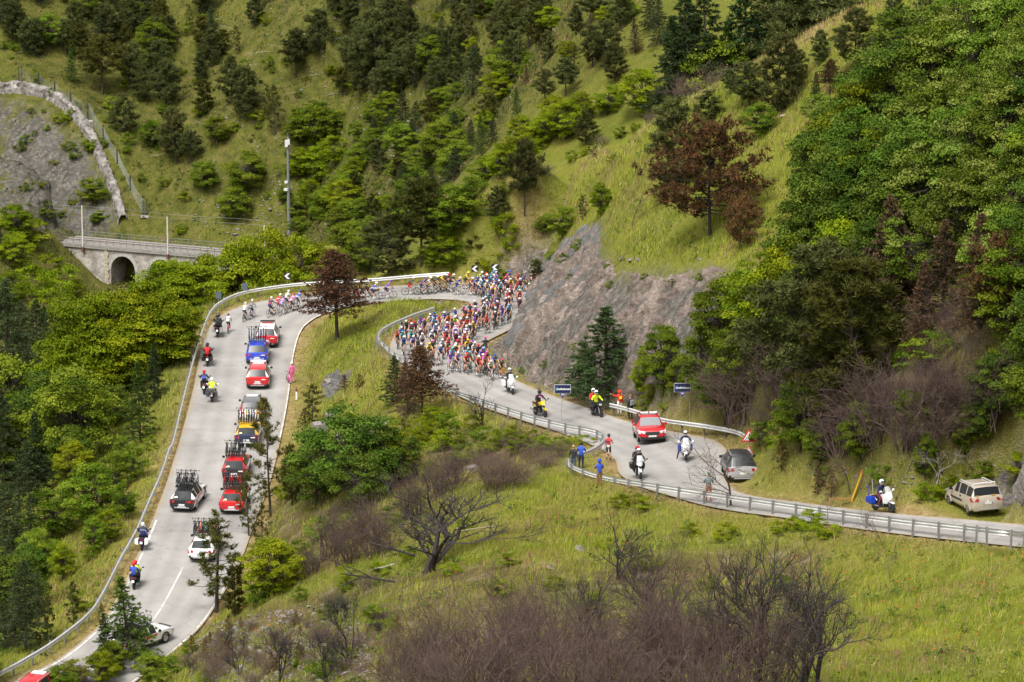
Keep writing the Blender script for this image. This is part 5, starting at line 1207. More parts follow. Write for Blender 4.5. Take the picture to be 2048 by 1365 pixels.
def build_bridge():
    A = BR_A; ang = BR_ANG
    root = empty('railway_bridge', wv(A), ang); tag(root, 'stone railway viaduct with round arches and steel railings in the valley', 'bridge')
    ms = stone_mat('bridge_stone', (.30, .27, .24), (.44, .41, .37), None, 2.2); mc = pmat('bridge_concrete', (.24, .225, .205), .9, noise=.35, nscale=1.2); mr = pmat('railing_grey', (.20, .21, .22), .6, .3)
    x0, x1, W, bot, top = -9.0, 33.0, 5.2, -9.5, -.35
    ar = 2.2; cz = -3.9; cx = [2.75+6.95*k for k in range(5)]
    def low(x):
        for c in cx:
            if abs(x-c) < ar-1e-6: return cz+math.sqrt(ar*ar-(x-c)**2)*1.08
        return bot
    xs = sorted(set([x0, x1]+[c+ar*math.sin(t) for c in cx for t in np.linspace(-math.pi/2, math.pi/2, 17)]+list(np.arange(x0, x1, 1.5))))
    xs = [x for x in xs if x0 <= x <= x1]
    b = MB()
    for i in range(len(xs)-1):
        a, c = xs[i], xs[i+1]; mid = (a+c)/2; inar = low(mid) > bot+.1
        la = low(a) if inar else bot; lc = low(c) if inar else bot
        if inar:
            la = cz if any(abs(abs(a-q)-ar) < 1e-4 for q in cx) else la; lc = cz if any(abs(abs(c-q)-ar) < 1e-4 for q in cx) else lc
        b.add([(a, 0, la), (c, 0, lc), (c, 0, top), (a, 0, top)], [(0, 1, 2, 3)]); b.add([(a, W, la), (c, W, lc), (c, W, top), (a, W, top)], [(3, 2, 1, 0)])
        if inar: b.add([(a, 0, la), (c, 0, lc), (c, W, lc), (a, W, la)], [(3, 2, 1, 0)])
    for c in cx:
        for s in (-1, 1): b.add([(c+s*ar, 0, bot), (c+s*ar, W, bot), (c+s*ar, W, cz), (c+s*ar, 0, cz)], [(0, 1, 2, 3) if s > 0 else (3, 2, 1, 0)])
    b.add([(x0, 0, bot), (x0, W, bot), (x0, W, top), (x0, 0, top)], [(3, 2, 1, 0)])
    b.build('wall', ms, root)
    mv = pmat('arch_ring_stone', (.36, .345, .325), .9, noise=.3, nscale=3)
    for c in cx:
        r = MB(); n = 14; P0 = []
        for k in range(n+1):
            t = math.pi*k/n; P0.append((c-math.cos(t)*ar, cz+math.sin(t)*ar*1.08, c-math.cos(t)*(ar+.5), cz+math.sin(t)*(ar+.5)*1.06))
        for k in range(n):
            a, d = P0[k], P0[k+1]
            v = [(a[0], -.06, a[1]), (d[0], -.06, d[1]), (d[2], -.06, d[3]), (a[2], -.06, a[3]), (a[0], .3, a[1]-.01), (d[0], .3, d[1]-.01), (d[2], .02, d[3]), (a[2], .02, a[3])]
            r.add(v, [(0, 1, 2, 3), (0, 4, 5, 1), (3, 2, 6, 7)])
        r.build('arch_ring', mv, root)
    q = pmat('quoin_stone', (.40, .34, .25), .9, noise=.3, nscale=4)
    for xq in (-.25, 2.75+6.95*2.5-.2):
        for k in range(14): MB().box((xq+(.1 if k % 2 else 0), -.07, top-.35-k*.62), (.75 if k % 2 else .55, .22, .56)).build('quoin', q, root)
    MB().box(((x0+x1)/2, -.12, -.5), (x1-x0, .4, .24)).build('string_course', mc, root)
    MB().box(((x0+x1)/2, W/2, -.17), (x1-x0+8, W+.5, .34)).build('deck', mc, root)
    MB().box(((x0+x1)/2, W/2, .06), (x1-x0+8, 2.6, .14)).build('ballast', pmat('ballast', (.26, .235, .215), .95, noise=.4, nscale=4), root)
    for yy in (W/2-.72, W/2+.72): MB().box(((x0+x1)/2, yy, .19), (x1-x0+8, .07, .13)).build('track_rail', pmat('rail_iron', (.13, .09, .07), .5, .6), root)
    pm = MB().box((0, 0, .5), (.07, .07, 1.0)).mesh('railing_post', mr)
    for side, yy in ((0, -.05), (1, W+.05)):
        for k in range(int((x1-x0)/1.22)):
            o = link('railing_post', pm, root); o.location = (x0+.3+k*1.22, yy, 0)
        for h in (.45, .95): MB().box(((x0+x1)/2, yy, h), (x1-x0, .05, .06)).build('railing_bar', mr, root)
    # catenary masts stand on the deck edge
    for lx, h, lab in ((-4.3, 7.6, 'pale catenary mast at the left end of the railway bridge'), (11.2, 6.9, 'pale catenary mast at the right of the bridge arch'), (28.5, 6.8, 'catenary mast behind the bright trees below the grey mast')):
        e = empty('catenary_mast', root.matrix_basis@Vector((lx, -.45, -1.2))); e.location = Matrix.Translation(wv(A))@Matrix.Rotation(ang, 4, 'Z')@Vector((lx, -.45, -1.2)); e.rotation_euler.z = ang
        tag(e, lab, 'mast', 'catenary masts on the railway line'); mm = pmat('mast_pale', (.55, .53, .50), .6, noise=.2)
        MB().tube([(0, 0, 0), (0, 0, h)], [.14, .10], 8).build('pole', mm, e); MB().tube([(0, 0, h-1.3), (0, 2.6, h-1.2)], .04, 5).tube([(0, 0, h-.5), (0, 2.3, h-1.2)], .025, 5).build('bracket_arm', mr, e)
        MB().box((0, 0, .35), (.34, .34, .9)).build('foot', pmat('rusty_iron', (.13, .05, .03), .8), e)
    # the overhead wire
    wire = MB(); R = Matrix.Translation(wv(A))@Matrix.Rotation(ang, 4, 'Z')
    wire.tube([R@Vector((x, 2.0, 5.0+.1*math.sin(x))) for x in np.arange(-30, 34, 4)], .02, 4).tube([R@Vector((x, 2.0, 5.9-.3*abs(math.sin(x*.13)))) for x in np.arange(-30, 34, 4)], .018, 4)
    tag(wire.build('overhead_wire', mr), 'thin overhead wires above the railway bridge', 'wire')

def build_wall_fence():
    path = np.array([hit(x, y, 560) for x, y in ((-30,182),(5,179),(40,178),(90,188),(130,210),(165,246),(185,280),(205,325),(220,362),(235,402),(246,447))]); pa = catmull(path, .45)
    rng = np.random.default_rng(2); V = []; Fc = []
    T = np.gradient(pa[:, :2], axis=0); T /= np.linalg.norm(T, axis=1)[:, None]; N = np.stack([-T[:, 1], T[:, 0]], 1)
    prof = [(-.75, -.8), (-.72, .3), (-.62, .95), (-.3, 1.25), (.3, 1.25), (.62, .95), (.72, .3), (.75, -.8)]; m = len(prof)
    for i in range(len(pa)):
        z = H(pa[i, 0], pa[i, 1])+CAMZ
        for o, h in prof:
            j = rng.normal(0, .10, 3); V.append((pa[i, 0]+N[i, 0]*o+j[0], pa[i, 1]+N[i, 1]*o+j[1], z+h+j[2]*(h > 0)))
    for i in range(len(pa)-1):
        for j in range(m-1): Fc.append((i*m+j, i*m+j+1, (i+1)*m+j+1, (i+1)*m+j))
    me = bpy.data.meshes.new('stone_wall'); me.from_pydata(V, [], Fc); me.materials.append(stone_mat('dry_stone', (.13, .12, .11), (.32, .295, .275), None, 2.0)); o = link('stone_wall', me)
    tag(o, 'curved dry stone wall climbing the far slope above the railway bridge', 'stone wall')
    # rockfall fence behind it
    posts = [(41,170,3.0,1),(78,177,2.7,0),(110,195,2.7,0),(142,216,2.7,0),(179,243,3.3,1),(207,281,2.6,0),(235,328,2.5,0),(261,381,2.5,0),(290,434,2.9,1)]
    root = empty('rockfall_fence', wv(hit(41,170,560))); tag(root, 'dark post rockfall fence with wire netting along the stone wall', 'fence'); org = root.location.copy()
    dk = pmat('fence_post_dark', (.035, .035, .04), .6, .3); nm = pmat('netting_wire', (.30, .32, .31), .6, .5); P3 = []
    for x, y, h, big in posts:
        p = wv(hit(x, y, 560))-org; P3.append((p, h))
        b = MB()
        if big:
            for s in (-.28, .28):
                b.box((p.x+s, p.y, p.z+h/2), (.12, .12, h))
            for k in range(9): b.box((p.x, p.y, p.z+.3+k*(h-.5)/9), (.56, .07, .06))
            b.tube([(p.x-.9, p.y-.6, p.z-.1), (p.x-.2, p.y, p.z+h*.6)], .05, 4); b.build('lattice_post', dk, root)
            MB().box((p.x, p.y-.1, p.z+.05), (1.2, .9, .3)).build('footing', pmat('footing_concrete', (.42, .38, .35), .9, noise=.2), root)
        else: b.box((p.x, p.y, p.z+h/2-.1), (.24, .24, h+.2)).build('post', dk, root)
    for (a, ha), (c, hc) in zip(P3[:-1], P3[1:]):
        n = MB(); L = (c-a).length; k = int(L/.55)
        for i in range(1, k):
            q = a+(c-a)*i/k; n.tube([q+Vector((0, 0, .0)), q+Vector((0, 0, ha+(hc-ha)*i/k-.2-.5*math.sin(math.pi*i/k)))], .014, 3, False)
        for j in range(7):
            n.tube([a+(c-a)*t+Vector((0, 0, (.05+(ha+(hc-ha)*t-.3)*j/6)-.5*math.sin(math.pi*t)*j/6)) for t in (0, .25, .5, .75, 1)], .014, 3, False)
        n.build('net_panel', nm, root)
def build_mast():
    p = hit(578, 468, 560); s = F/depth_of(p); h = (468-272)/s
    e = empty('grey_mast', wv(p)); tag(e, 'tall grey steel mast with white boxes below the far slope', 'mast'); g = pmat('mast_grey', (.23, .24, .26), .5, .4); w = pmat('box_white', (.6, .6, .6), .5)
    MB().tube([(0, 0, -.5), (0, 0, h)], [.30, .19], 10).build('pole', g, e)
    for dx, dz, d in ((-.22, h-1.0, (.45, .4, 1.1)), (.18, h-.75, (.3, .35, .9)), (-.35, h-7.3, (.5, .4, .35)), (-.42, h-8.5, (.6, .4, .4))): MB().box((dx, -.25, dz), d).build('equipment_box', w, e)
    MB().tube([(0, 0, h), (0, 0, h+.9)], .03, 4).build('lightning_rod', g, e)

def sign_base(name, px, py, label, cat, group=None, dmin=120):
    p = hit(px, py, dmin)
    if dmin > 250:                  # stands on the shoulder beside the barrier
        z = -74.0
        for _ in range(10):
            p = U(px, py, z); dd, rz = road_near([p[0]], [p[1]]); z = rz[0]-.15
    e = empty(name, wv(p)); tag(e, label, cat, group); return e, F/depth_of(p)
def facing(e):                      # turn a sign's front (-Y) towards oncoming traffic, roughly down the road
    pass
def build_signs():
    mp = pmat('galv_post', (.33, .33, .33), .5, .5); blk = pmat('sign_black', (.015, .015, .018), .5); wh = pmat('sign_white', (.72, .72, .72), .45); red = pmat('sign_red', (.50, .015, .02), .45); nav = pmat('sign_navy', (.010, .016, .065), .45); rim = pmat('sign_rim', (.45, .48, .52), .5); back = pmat('sign_back', (.10, .13, .17), .6, .3); blu = pmat('logo_blue', (.03, .18, .42), .5)
    def chev(x, yb, yc, lab, n=1, yaw=0.0):
        e, s = sign_base('chevron_sign', x, yb, lab, 'road sign', 'chevron signs around the hairpin', 320); e.rotation_euler.z = yaw
        hc = (yb-yc)/s; w = .62
        MB().tube([(0, 0, -1.0), (0, 0, hc)], .03, 6).build('post', mp, e)
        for k in range(n):
            z = hc+k*w*1.0-(n-1)*w*.5
            MB().box((0, -.04, z), (w, .02, w*.98)).build('panel', blk, e)
            a = MB(); t = w*.42
            for sz in (-1, 1):
                v = [(-w*.42, -.056, z), (-.02, -.056, z), (w*.42, -.056, z+sz*t), (0.02, -.056, z+sz*t)]
                a.add(v, [(0, 1, 2, 3) if sz > 0 else (3, 2, 1, 0)])
            a.build('arrow', wh, e)
    chev(575,574,552,'chevron sign behind the barrier left of the dead spruce', 1, -.15); chev(826,556,529,'chevron sign standing behind the middle of the hairpin barrier', 1, -.1)
    chev(950,569,537,'single chevron sign just right of the barrier end'); chev(990,571,541,'double stacked chevron sign at the top of the hairpin', 2)
    for x, yb, yc, lab in ((437,622,590,'grey back of a small sign at the upper left barrier, left one'),(490,602,573,'grey back of a small sign behind the barrier, right one')):
        e, s = sign_base('road_sign', x, yb, lab, 'road sign', None, 300); h = (yb-yc)/s; MB().tube([(0, .02, -1.0), (0, .02, h+.2)], .03, 6).build('post', mp, e); MB().box((0, -.03, h), (.5, .03, .62)).build('panel', back, e)
    def banner(xp, yb, xb, yc, lab, bent):
        e, s = sign_base('sponsor_sign', xp, yb, lab, 'sign', 'sponsor signs beside the road'); dx = (xb-xp)/s; h = (yb-yc)/s; w, hh = 1.12, .62
        pts = [(0, 0, -.1), (0, 0, h-.95), (dx, 0, h-.4), (dx, 0, h)] if bent else [(0, 0, -.1), (dx*.4, 0, h*.5), (dx, 0, h)]
        MB().tube(pts, .022, 5).build('pole', mp, e)
        MB().box((dx, -.03, h), (w, .03, hh)).build('frame', rim, e)
        pn = MB().box((dx, -.05, h), (w-.06, .02, hh-.06)).build('panel', nav, e)
        t = link('lettering', text_mesh('mediolanum', .200, wh, .004, .006), pn); t.location = (dx+.06, -.066, h); t.rotation_euler = (math.pi/2, 0, 0)
        r = MB().ring((dx-.37, -.064, h+.005), (0, 1, 0), .11, .016, 18, 4).build('logo_ring', blu, pn)
        q = MB(); z = h-hh/2; v = [(dx-.19, -.03, z), (dx+.19, -.03, z), (dx+.16, -.03, z-.14), (dx, -.03, z-.34), (dx-.16, -.03, z-.14)]; v2 = [(a, b+.02, c) for a, b, c in v]
        q.add(v+v2, [(4, 3, 2, 1, 0), (5, 6, 7, 8, 9)]+[(i, (i+1) % 5, 5+(i+1) % 5, 5+i) for i in range(5)]); pe = q.build('pennant', pmat('pennant_violet', (.05, .04, .22), .5), e)
        t = link('lettering', text_mesh('500', .15, wh, .004, .004), pe); t.location = (dx, -.04, z-.085); t.rotation_euler = (math.pi/2, 0, 0)
    banner(1122,856,1125,776,'navy sponsor sign on a straight pole at the middle guardrail',False); banner(1379,855,1364,773,'navy sponsor sign on a bent pole at the right guardrail',True)
    e, s = sign_base('warning_sign', 1497, 911, 'red bordered triangular falling rocks sign above the grey car', 'road sign'); h = (911-874)/s
    MB().tube([(0, .03, -.1), (0, .03, h+.3)], .03, 6).build('post', mp, e)
    def tri(r, y, z): return [(-r*.866, y, z-r*.5), (r*.866, y, z-r*.5), (0, y, z+r)]
    def triangle(z, r):
        b = MB(); v = tri(r, 0, z)+tri(r, -.02, z); b.add(v, [(0, 2, 1), (5, 3, 4)][::1]+[(0, 1, 4, 3), (1, 2, 5, 4), (2, 0, 3, 5)]); p = b.build('border', red, e)
        MB().add(tri(r*.70, -.026, z), [(0, 1, 2)]).build('face', wh, p); return p
    p1 = triangle(h, .58)
    MB().add([(.02, -.032, h-.20), (.31, -.032, h-.20), (.03, -.032, h+.30), (-.02, -.032, h+.12), (.05, -.032, h+.02), (.0, -.032, h-.08)], [(0, 1, 2, 3, 4, 5)]).build('rock_symbol', blk, p1)
    b = MB()
    for x, z, r in ((-.14, -.05, .035), (-.20, -.14, .04), (-.06, .03, .03), (-.28, -.18, .035), (-.12, -.18, .03)): b.add([(x+r*math.cos(k), -.032, h+z+r*math.sin(k)) for k in (0, 1.26, 2.5, 3.77, 5.03)], [(0, 1, 2, 3, 4)])
    b.build('falling_stones', blk, p1)
    triangle(h-.85, .34)
    # barrier, marker post, concrete blocks
    yel = pmat('barrier_yellow', (.55, .30, .015), .55, noise=.25); rust = pmat('barrier_rust', (.30, .17, .04), .8, noise=.4)
    e, s = sign_base('forest_barrier', 1703, 1006, 'raised yellow pole barrier on the verge right of the grey car', 'barrier')
    MB().tube([(0, 0, .1), (.62, .1, 1.95)], [.07, .05], 6).build('boom', yel, e); MB().box((-.62, 0, .28), (1.3, .08, .10)).build('crossbar', rust, e)
    for x in (-1.25, -.6, .02): MB().box((x, 0, .05), (.09, .09, .5)).build('foot', rust, e)
    MB().tube([(.5, .1, 1.6), (.62, .1, 1.95)], .062, 6).build('tip_band', pmat('barrier_orange', (.55, .13, .02), .6), e)
    e, s = sign_base('marker_post', 593, 800, 'white roadside marker post with dark top beside the left road', 'marker post')
    MB().box((0, 0, .35), (.12, .10, .7)).build('shaft', wh, e); MB().box((0, 0, .8), (.122, .102, .24)).build('top_band', pmat('marker_dark', (.12, .02, .02), .5), e)
    con = pmat('old_concrete', (.22, .195, .185), .9, noise=.4, nscale=2.5, bump=.4)
    for x, y, d, rz, lab in ((640,872,(1.0,.9,1.2),.3,'grey concrete block on the slope left of the dark tree'),(662,845,(.8,.8,.9),.1,'smaller concrete block above the other near the left road'),(753,862,(1.9,.9,.7),-.1,'flat concrete slab block below the middle bend'),(945,945,(.9,.6,.5),.4,'small concrete block in the gully thicket'),(628,890,(.9,.7,1.0),.5,'lowest concrete block beside the left road')):
        p = hit(x, y); b = MB().box((0, 0, d[2]*.35), d, taper=.94); o = b.build('concrete_block', con); o.location = wv(p); o.rotation_euler = (.08, -.05, rz); tag(o, lab, 'concrete block', 'old concrete blocks')
# ------------------------------------------------------------------ cars
GLASS = pmat('car_glass', (.020, .023, .026), .28, 0, .35); TYRE = pmat('tyre_rubber', (.014, .014, .015), .85); RIM = pmat('alloy_rim', (.33, .33, .34), .35, .8); BLACKP = pmat('black_plastic', (.016, .016, .018), .55); CHROME = pmat('lamp_glass', (.62, .64, .66), .12, .2); REDL = pmat('tail_lamp', (.28, .008, .012), .15); PLATE = pmat('number_plate', (.62, .62, .60), .5); PLBLUE = pmat('plate_blue', (.02, .05, .30), .5)
def paint(name, col): return pmat('paint_'+name, col, .28, 0, .5, .6, .03)
PC = {'red': paint('red', (.46, .008, .012)), 'white': paint('white', (.72, .72, .72)), 'blue': paint('blue', (.012, .045, .40)), 'black': paint('black', (.014, .014, .016)), 'navy': paint('navy', (.012, .016, .05)), 'yellow': paint('yellow', (.60, .36, .01)), 'grey': paint('grey', (.10, .10, .105)), 'silver': paint('silver', (.30, .30, .31)), 'beige': paint('beige', (.40, .345, .285)), 'darkgrey': paint('darkgrey', (.045, .045, .05))}
# station: y, z bottom, z belt, z top, half width, half width of roof
SHAPES = {
 'suv': dict(st=[(-2.30,.46,.80,.83,.80,.66),(-2.24,.34,1.00,1.03,.90,.72),(-2.14,.30,1.06,1.10,.92,.70),(-1.80,.30,1.06,1.60,.925,.62),(-1.62,.30,1.06,1.655,.93,.625),(-1.22,.30,1.05,1.68,.93,.635),(-1.08,.30,1.05,1.685,.93,.64),(-.18,.28,1.03,1.69,.93,.645),(-.06,.28,1.03,1.69,.93,.645),(.42,.28,1.02,1.64,.93,.62),(.60,.28,1.02,1.55,.93,.62),(1.22,.28,1.02,1.09,.92,.70),(1.70,.28,.99,1.03,.91,.70),(2.08,.28,.92,.96,.88,.68),(2.24,.32,.82,.85,.82,.62),(2.30,.42,.70,.73,.74,.55)],
   rear=(2, 3), front=(10, 11), win=[(3, 4), (4, 5), (6, 7), (8, 9), (9, 10)], wheels=(-1.34, 1.36), wr=.35),
 'wagon': dict(st=[(-2.38,.44,.72,.75,.78,.62),(-2.32,.30,.90,.93,.88,.70),(-2.20,.27,.96,1.00,.91,.68),(-1.72,.26,.96,1.38,.92,.60),(-1.50,.26,.96,1.43,.925,.61),(-1.12,.26,.95,1.46,.925,.62),(-1.00,.26,.95,1.465,.925,.62),(-.12,.24,.93,1.48,.925,.63),(.0,.24,.93,1.48,.925,.63),(.42,.24,.92,1.43,.925,.61),(.58,.24,.92,1.36,.925,.61),(1.25,.24,.92,.98,.915,.70),(1.75,.24,.88,.92,.90,.70),(2.15,.25,.80,.83,.87,.66),(2.34,.28,.70,.73,.80,.58),(2.40,.38,.60,.63,.72,.5)],
   rear=(2, 3), front=(10, 11), win=[(3, 4), (4, 5), (6, 7), (8, 9), (9, 10)], wheels=(-1.40, 1.42), wr=.335),
 'mpv': dict(st=[(-2.02,.42,.72,.75,.84,.70),(-1.97,.30,1.02,1.05,.92,.78),(-1.90,.28,1.10,1.14,.935,.76),(-1.78,.28,1.10,1.58,.94,.74),(-1.62,.28,1.10,1.63,.94,.735),(-1.10,.28,1.08,1.66,.94,.735),(-1.00,.28,1.08,1.66,.94,.735),(-.12,.26,1.05,1.66,.94,.735),(.0,.26,1.05,1.66,.94,.735),(.42,.26,1.02,1.58,.935,.70),(.55,.26,1.02,1.52,.935,.70),(1.15,.26,1.00,1.08,.93,.74),(1.50,.26,.92,.96,.92,.72),(1.80,.26,.82,.85,.89,.68),(1.94,.28,.72,.75,.84,.62),(2.00,.38,.62,.65,.76,.55)],
   rear=(2, 3), front=(10, 11), win=[(3, 4), (4, 5), (6, 7), (8, 9), (9, 10)], wheels=(-1.28, 1.38), wr=.31)}
def make_car(shape, main, roof, tailc, side, clad='black', extras=(), name='team_car'):
    S = SHAPES[shape]; st = S['st']; root = empty(name)
    def ring(q):
        y, zb, zB, zt, w, wt = q; cab = zt-zB > .2
        half = [(0, zb), (w*.86, zb), (w*.985, zb+.16), (w, zb+(zB-zb)*.55), (w*.965, zB), (wt, zt-(.05 if cab else .012)), (wt*.82, zt), (0, zt+(.02 if cab else .015))]
        return [Vector((x, y, z)) for x, z in half]
    rings = [ring(q) for q in st]; K = 7
    groups = {}
    def put(key, quad): groups.setdefault(key, []).append(quad)
    for i in range(len(st)-1):
        for k in range(K):
            if k == 0: key = ('body', 2)
            elif k == 1: key = ('body', 2)
            elif k in (2, 3): key = ('body', 3 if i > 1 and i < 12 else 0)
            elif k == 4: key = ('body', 3 if i > 1 and i < 12 else 0)
            else: key = ('body', 1 if 3 <= i < 10 else 0)
            if i <= 1 and k >= 2: key = ('body', 4)
            if k == 4 and (i, i+1) in S['win']: key = ('win', i)
            if (i, i+1) == S['rear'] and k >= 5: key = ('rear', 0)
            if (i, i+1) == S['front'] and k >= 5: key = ('front', 0)
            a, b, c, d = rings[i][k], rings[i][k+1], rings[i+1][k+1], rings[i+1][k]
            put(key, (a, b, c, d))
    def bld(nm, keys, mats, mirror=True, only=0, smooth=32, inset=0.0):
        bm = bmesh.new(); cache = {}
        def vert(p):
            kk = (round(p.x, 4), round(p.y, 4), round(p.z, 4))
            if kk not in cache: cache[kk] = bm.verts.new(p)
            return cache[kk]
        for key in keys:
            for q in groups.get(key, []):
                for sx in ((1, -1) if mirror else (only,)):
                    pts = [Vector((p.x*sx, p.y, p.z)) for p in q]
                    if sx < 0: pts = pts[::-1]
                    vs = []
                    for p in pts:
                        v = vert(p)
                        if v not in vs: vs.append(v)
                    if len(vs) >= 3:
                        try: f = bm.faces.new(vs); f.material_index = key[1] if key[0] == 'body' else 0
                        except ValueError: pass
        if nm == 'body':
            for end in (rings[0], rings[-1]):
                loop = [vert(p) for p in end]+[vert(Vector((-p.x, p.y, p.z))) for p in end[::-1] if abs(p.x) > 1e-6]
                try: f = bm.faces.new(loop); f.material_index = 4 if end is rings[0] else 0
                except ValueError: pass
            bmesh.ops.recalc_face_normals(bm, faces=bm.faces)
        me = bpy.data.meshes.new(nm); bm.to_mesh(me); bm.free()
        for m in mats: me.materials.append(m)
        me.polygons.foreach_set('use_smooth', [True]*len(me.polygons)); me.set_sharp_from_angle(angle=math.radians(smooth)); return link(nm, me, root)
    body = bld('body', [k for k in groups if k[0] == 'body'], [PC[main], PC[roof], PC[clad] if clad in PC else BLACKP, PC[side], PC[tailc]])
    for s in (1, -1):
        bld('side_window', [('win', S['win'][k][0]) for k in (0, 1)], [GLASS], False, s)
        bld('side_window', [('win', S['win'][2][0])], [GLASS], False, s); bld('side_window', [('win', S['win'][k][0]) for k in (3, 4)], [GLASS], False, s)
    bld('rear_window', [('rear', 0)], [GLASS]); bld('windscreen', [('front', 0)], [pmat('windscreen_glass', (.22, .23, .24), .15, 0, .8)])
    w = st[7][4]; wr = S['wr']
    tm = MB().ring((0, 0, 0), (1, 0, 0), wr-.09, .095, 22, 8).mesh('tyre', TYRE, 60); rm = MB().disc((.02, 0, 0), (1, 0, 0), wr-.13, .16, 18).mesh('rim', RIM, 30)
    arch = MB(); n = 12
    for k in range(n):
        t0, t1 = math.pi*k/n, math.pi*(k+1)/n
        v = [(.0, math.cos(t)*r, math.sin(t)*r) for t in (t0, t1) for r in (wr-.02, wr+.09)]+[(-.12, math.cos(t)*r, math.sin(t)*r) for t in (t0, t1) for r in (wr-.02, wr+.09)]
        arch.add(v, [(0, 2, 3, 1), (1, 3, 7, 5), (0, 4, 6, 2)])
    arch = arch.mesh('wheel_arch', PC[clad] if clad in PC else BLACKP)
    for yy in S['wheels']:
        for s in (1, -1):
            o = link('wheel', tm, root); o.location = (s*(w-.10), yy, wr); r = link('rim', rm, o); r.rotation_euler.z = 0 if s > 0 else math.pi
            a = link('wheel_arch', arch, root); a.location = (s*(w+.006), yy, wr); a.scale = (s, 1, 1)
    yr, yf = st[0][0], st[-1][0]; zb = st[1][2]
    for s in (1, -1):
        MB().hull([(s*.90, yr+.13, zb-.04), (s*.52, yr+.02, zb-.02), (s*.56, yr-.02, zb-.16), (s*.93, yr+.03, zb-.20), (s*.955, yr+.34, zb-.02), (s*.955, yr+.30, zb-.13), (s*.88, yr+.10, zb+.05)]).build('taillight', REDL, root)
        MB().hull([(s*.88, yf-.12, zb-.14), (s*.44, yf+.03, zb-.20), (s*.46, yf+.035, zb-.31), (s*.89, yf-.06, zb-.30), (s*.955, yf-.40, zb-.08), (s*.95, yf-.34, zb-.20), (s*.6, yf-.2, zb-.08)]).build('headlight', CHROME, root)
        ym = st[10][0]+.12
        MB().hull([(s*(w-.02), ym, zb+.05), (s*(w+.20), ym-.04, zb+.04), (s*(w+.21), ym-.04, zb+.20), (s*(w+.06), ym, zb+.21), (s*(w+.06), ym+.16, zb+.06), (s*(w+.19), ym+.10, zb+.07), (s*(w+.18), ym+.10, zb+.18), (s*(w+.07), ym+.15, zb+.19)]).build('mirror', PC[main] if 'colmirror' in extras else BLACKP, root)
        MB().tube([(s*.66, -1.55, st[6][3]-.02), (s*.655, -1.4, st[6][3]+.05), (s*.655, .2, st[8][3]+.04), (s*.64, .38, st[9][3]-.02)], .022, 5).build('roof_rail', PC['silver'] if shape != 'mpv' else PC['white'], root)
    MB().box((0, yr-.004, zb-.30), (.52, .03, .12)).build('number_plate', PLATE, root); b = MB().box((-.24, yr-.008, zb-.30), (.04, .028, .118)).box((.24, yr-.008, zb-.30), (.04, .028, .118)).build('plate_end', PLBLUE, root)
    MB().box((0, yf+.006, .52), (.52, .03, .11)).build('number_plate', PLATE, root)
    MB().hull([(-.62, yr+.03, .30), (.62, yr+.03, .30), (-.78, yr+.0, .52), (.78, yr+.0, .52), (-.80, yr+.2, .30), (.80, yr+.2, .30), (-.84, yr+.16, .52), (.84, yr+.16, .52)]).build('bumper', BLACKP if shape != 'mpv' else PC[main], root)
    MB().box((0, yr-.005, .40), (1.1, .05, .07)).build('skid_plate', PC['silver'], root)
    MB().hull([(-.40, yf+.05, .60), (.40, yf+.05, .60), (-.50, yf+.04, .80), (.50, yf+.04, .80), (-.5, yf-.15, .6), (.5, yf-.15, .80), (-.5, yf-.15, .80), (.5, yf-.15, .6)]).build('grille', BLACKP, root); MB().hull([(-.66, yf+.0, .30), (.66, yf+.0, .30), (-.72, yf+.035, .46), (.72, yf+.035, .46), (-.80, yf-.1, .30), (.80, yf-.1, .46)]).build('lower_intake', BLACKP, root)
    rz = st[7][3]
    if 'bar_black' in extras or 'bar_white' in extras or 'bar_twin' in extras:
        m = BLACKP if 'bar_black' in extras else PC['white']
        if 'bar_twin' in extras:
            MB().box((0, .12, rz+.06), (1.15, .10, .05)).build('bar_base', BLACKP, root)
            for s in (1, -1): MB().box((s*.29, .12, rz+.13), (.50, .10, .11)).build('roof_panel', m, root)
        else: MB().box((0, .15, rz+.14), (1.25, .22, .08)).box((-.5, .15, rz+.07), (.06, .1, .1)).box((.5, .15, rz+.07), (.06, .1, .1)).build('light_bar', m, root)
    if 'rack' in extras:
        rk = MB()
        for yy in (-.95, .15): rk.box((0, yy, rz+.07), (1.52, .06, .04))
        for k in range(8): rk.box((-.67+k*.19, -.4, rz+.10), (.04, 1.75, .03))
        rk.build('roof_rack', PC[roof] if roof in ('blue', 'yellow') else BLACKP, root)
    if 'stickers' in extras:
        for x, z, m in ((-.45, .13, 'yellow'), (-.52, .05, 'white')): MB().box((x, st[2][0]+(z-.02)*.65-.012+.02, zb+.05+z), (.2, .012, .10), rot=(-.62, 0, 0)).build('sticker', PC[m], root)
    if 'multi' in extras:
        for x, m in ((.36, 'yellow'), (-.62, 'yellow')): MB().box((x, yr+.06, zb+.14), (.24 if x > 0 else .14, .02, .05)).build('sticker', PC[m], root)
        MB().tube([(-.66, -1.5, rz+.11), (.66, -1.5, rz+.11)], .03, 6).build('rack_bar', PC['white'], root)
        for s in (1, -1): MB().box((s*(w+.008), .2, .68), (.02, 1.5, .09)).build('rub_strip', BLACKP, root); MB().box((s*(w+.01), -.35, .94), (.03, .2, .05)).build('door_handle', BLACKP, root)
        MB().disc((0, yr+.015, .84), (0, 1, 0), .06, .02, 12).build('badge', PC['white'], root)
    root['zroof'] = rz
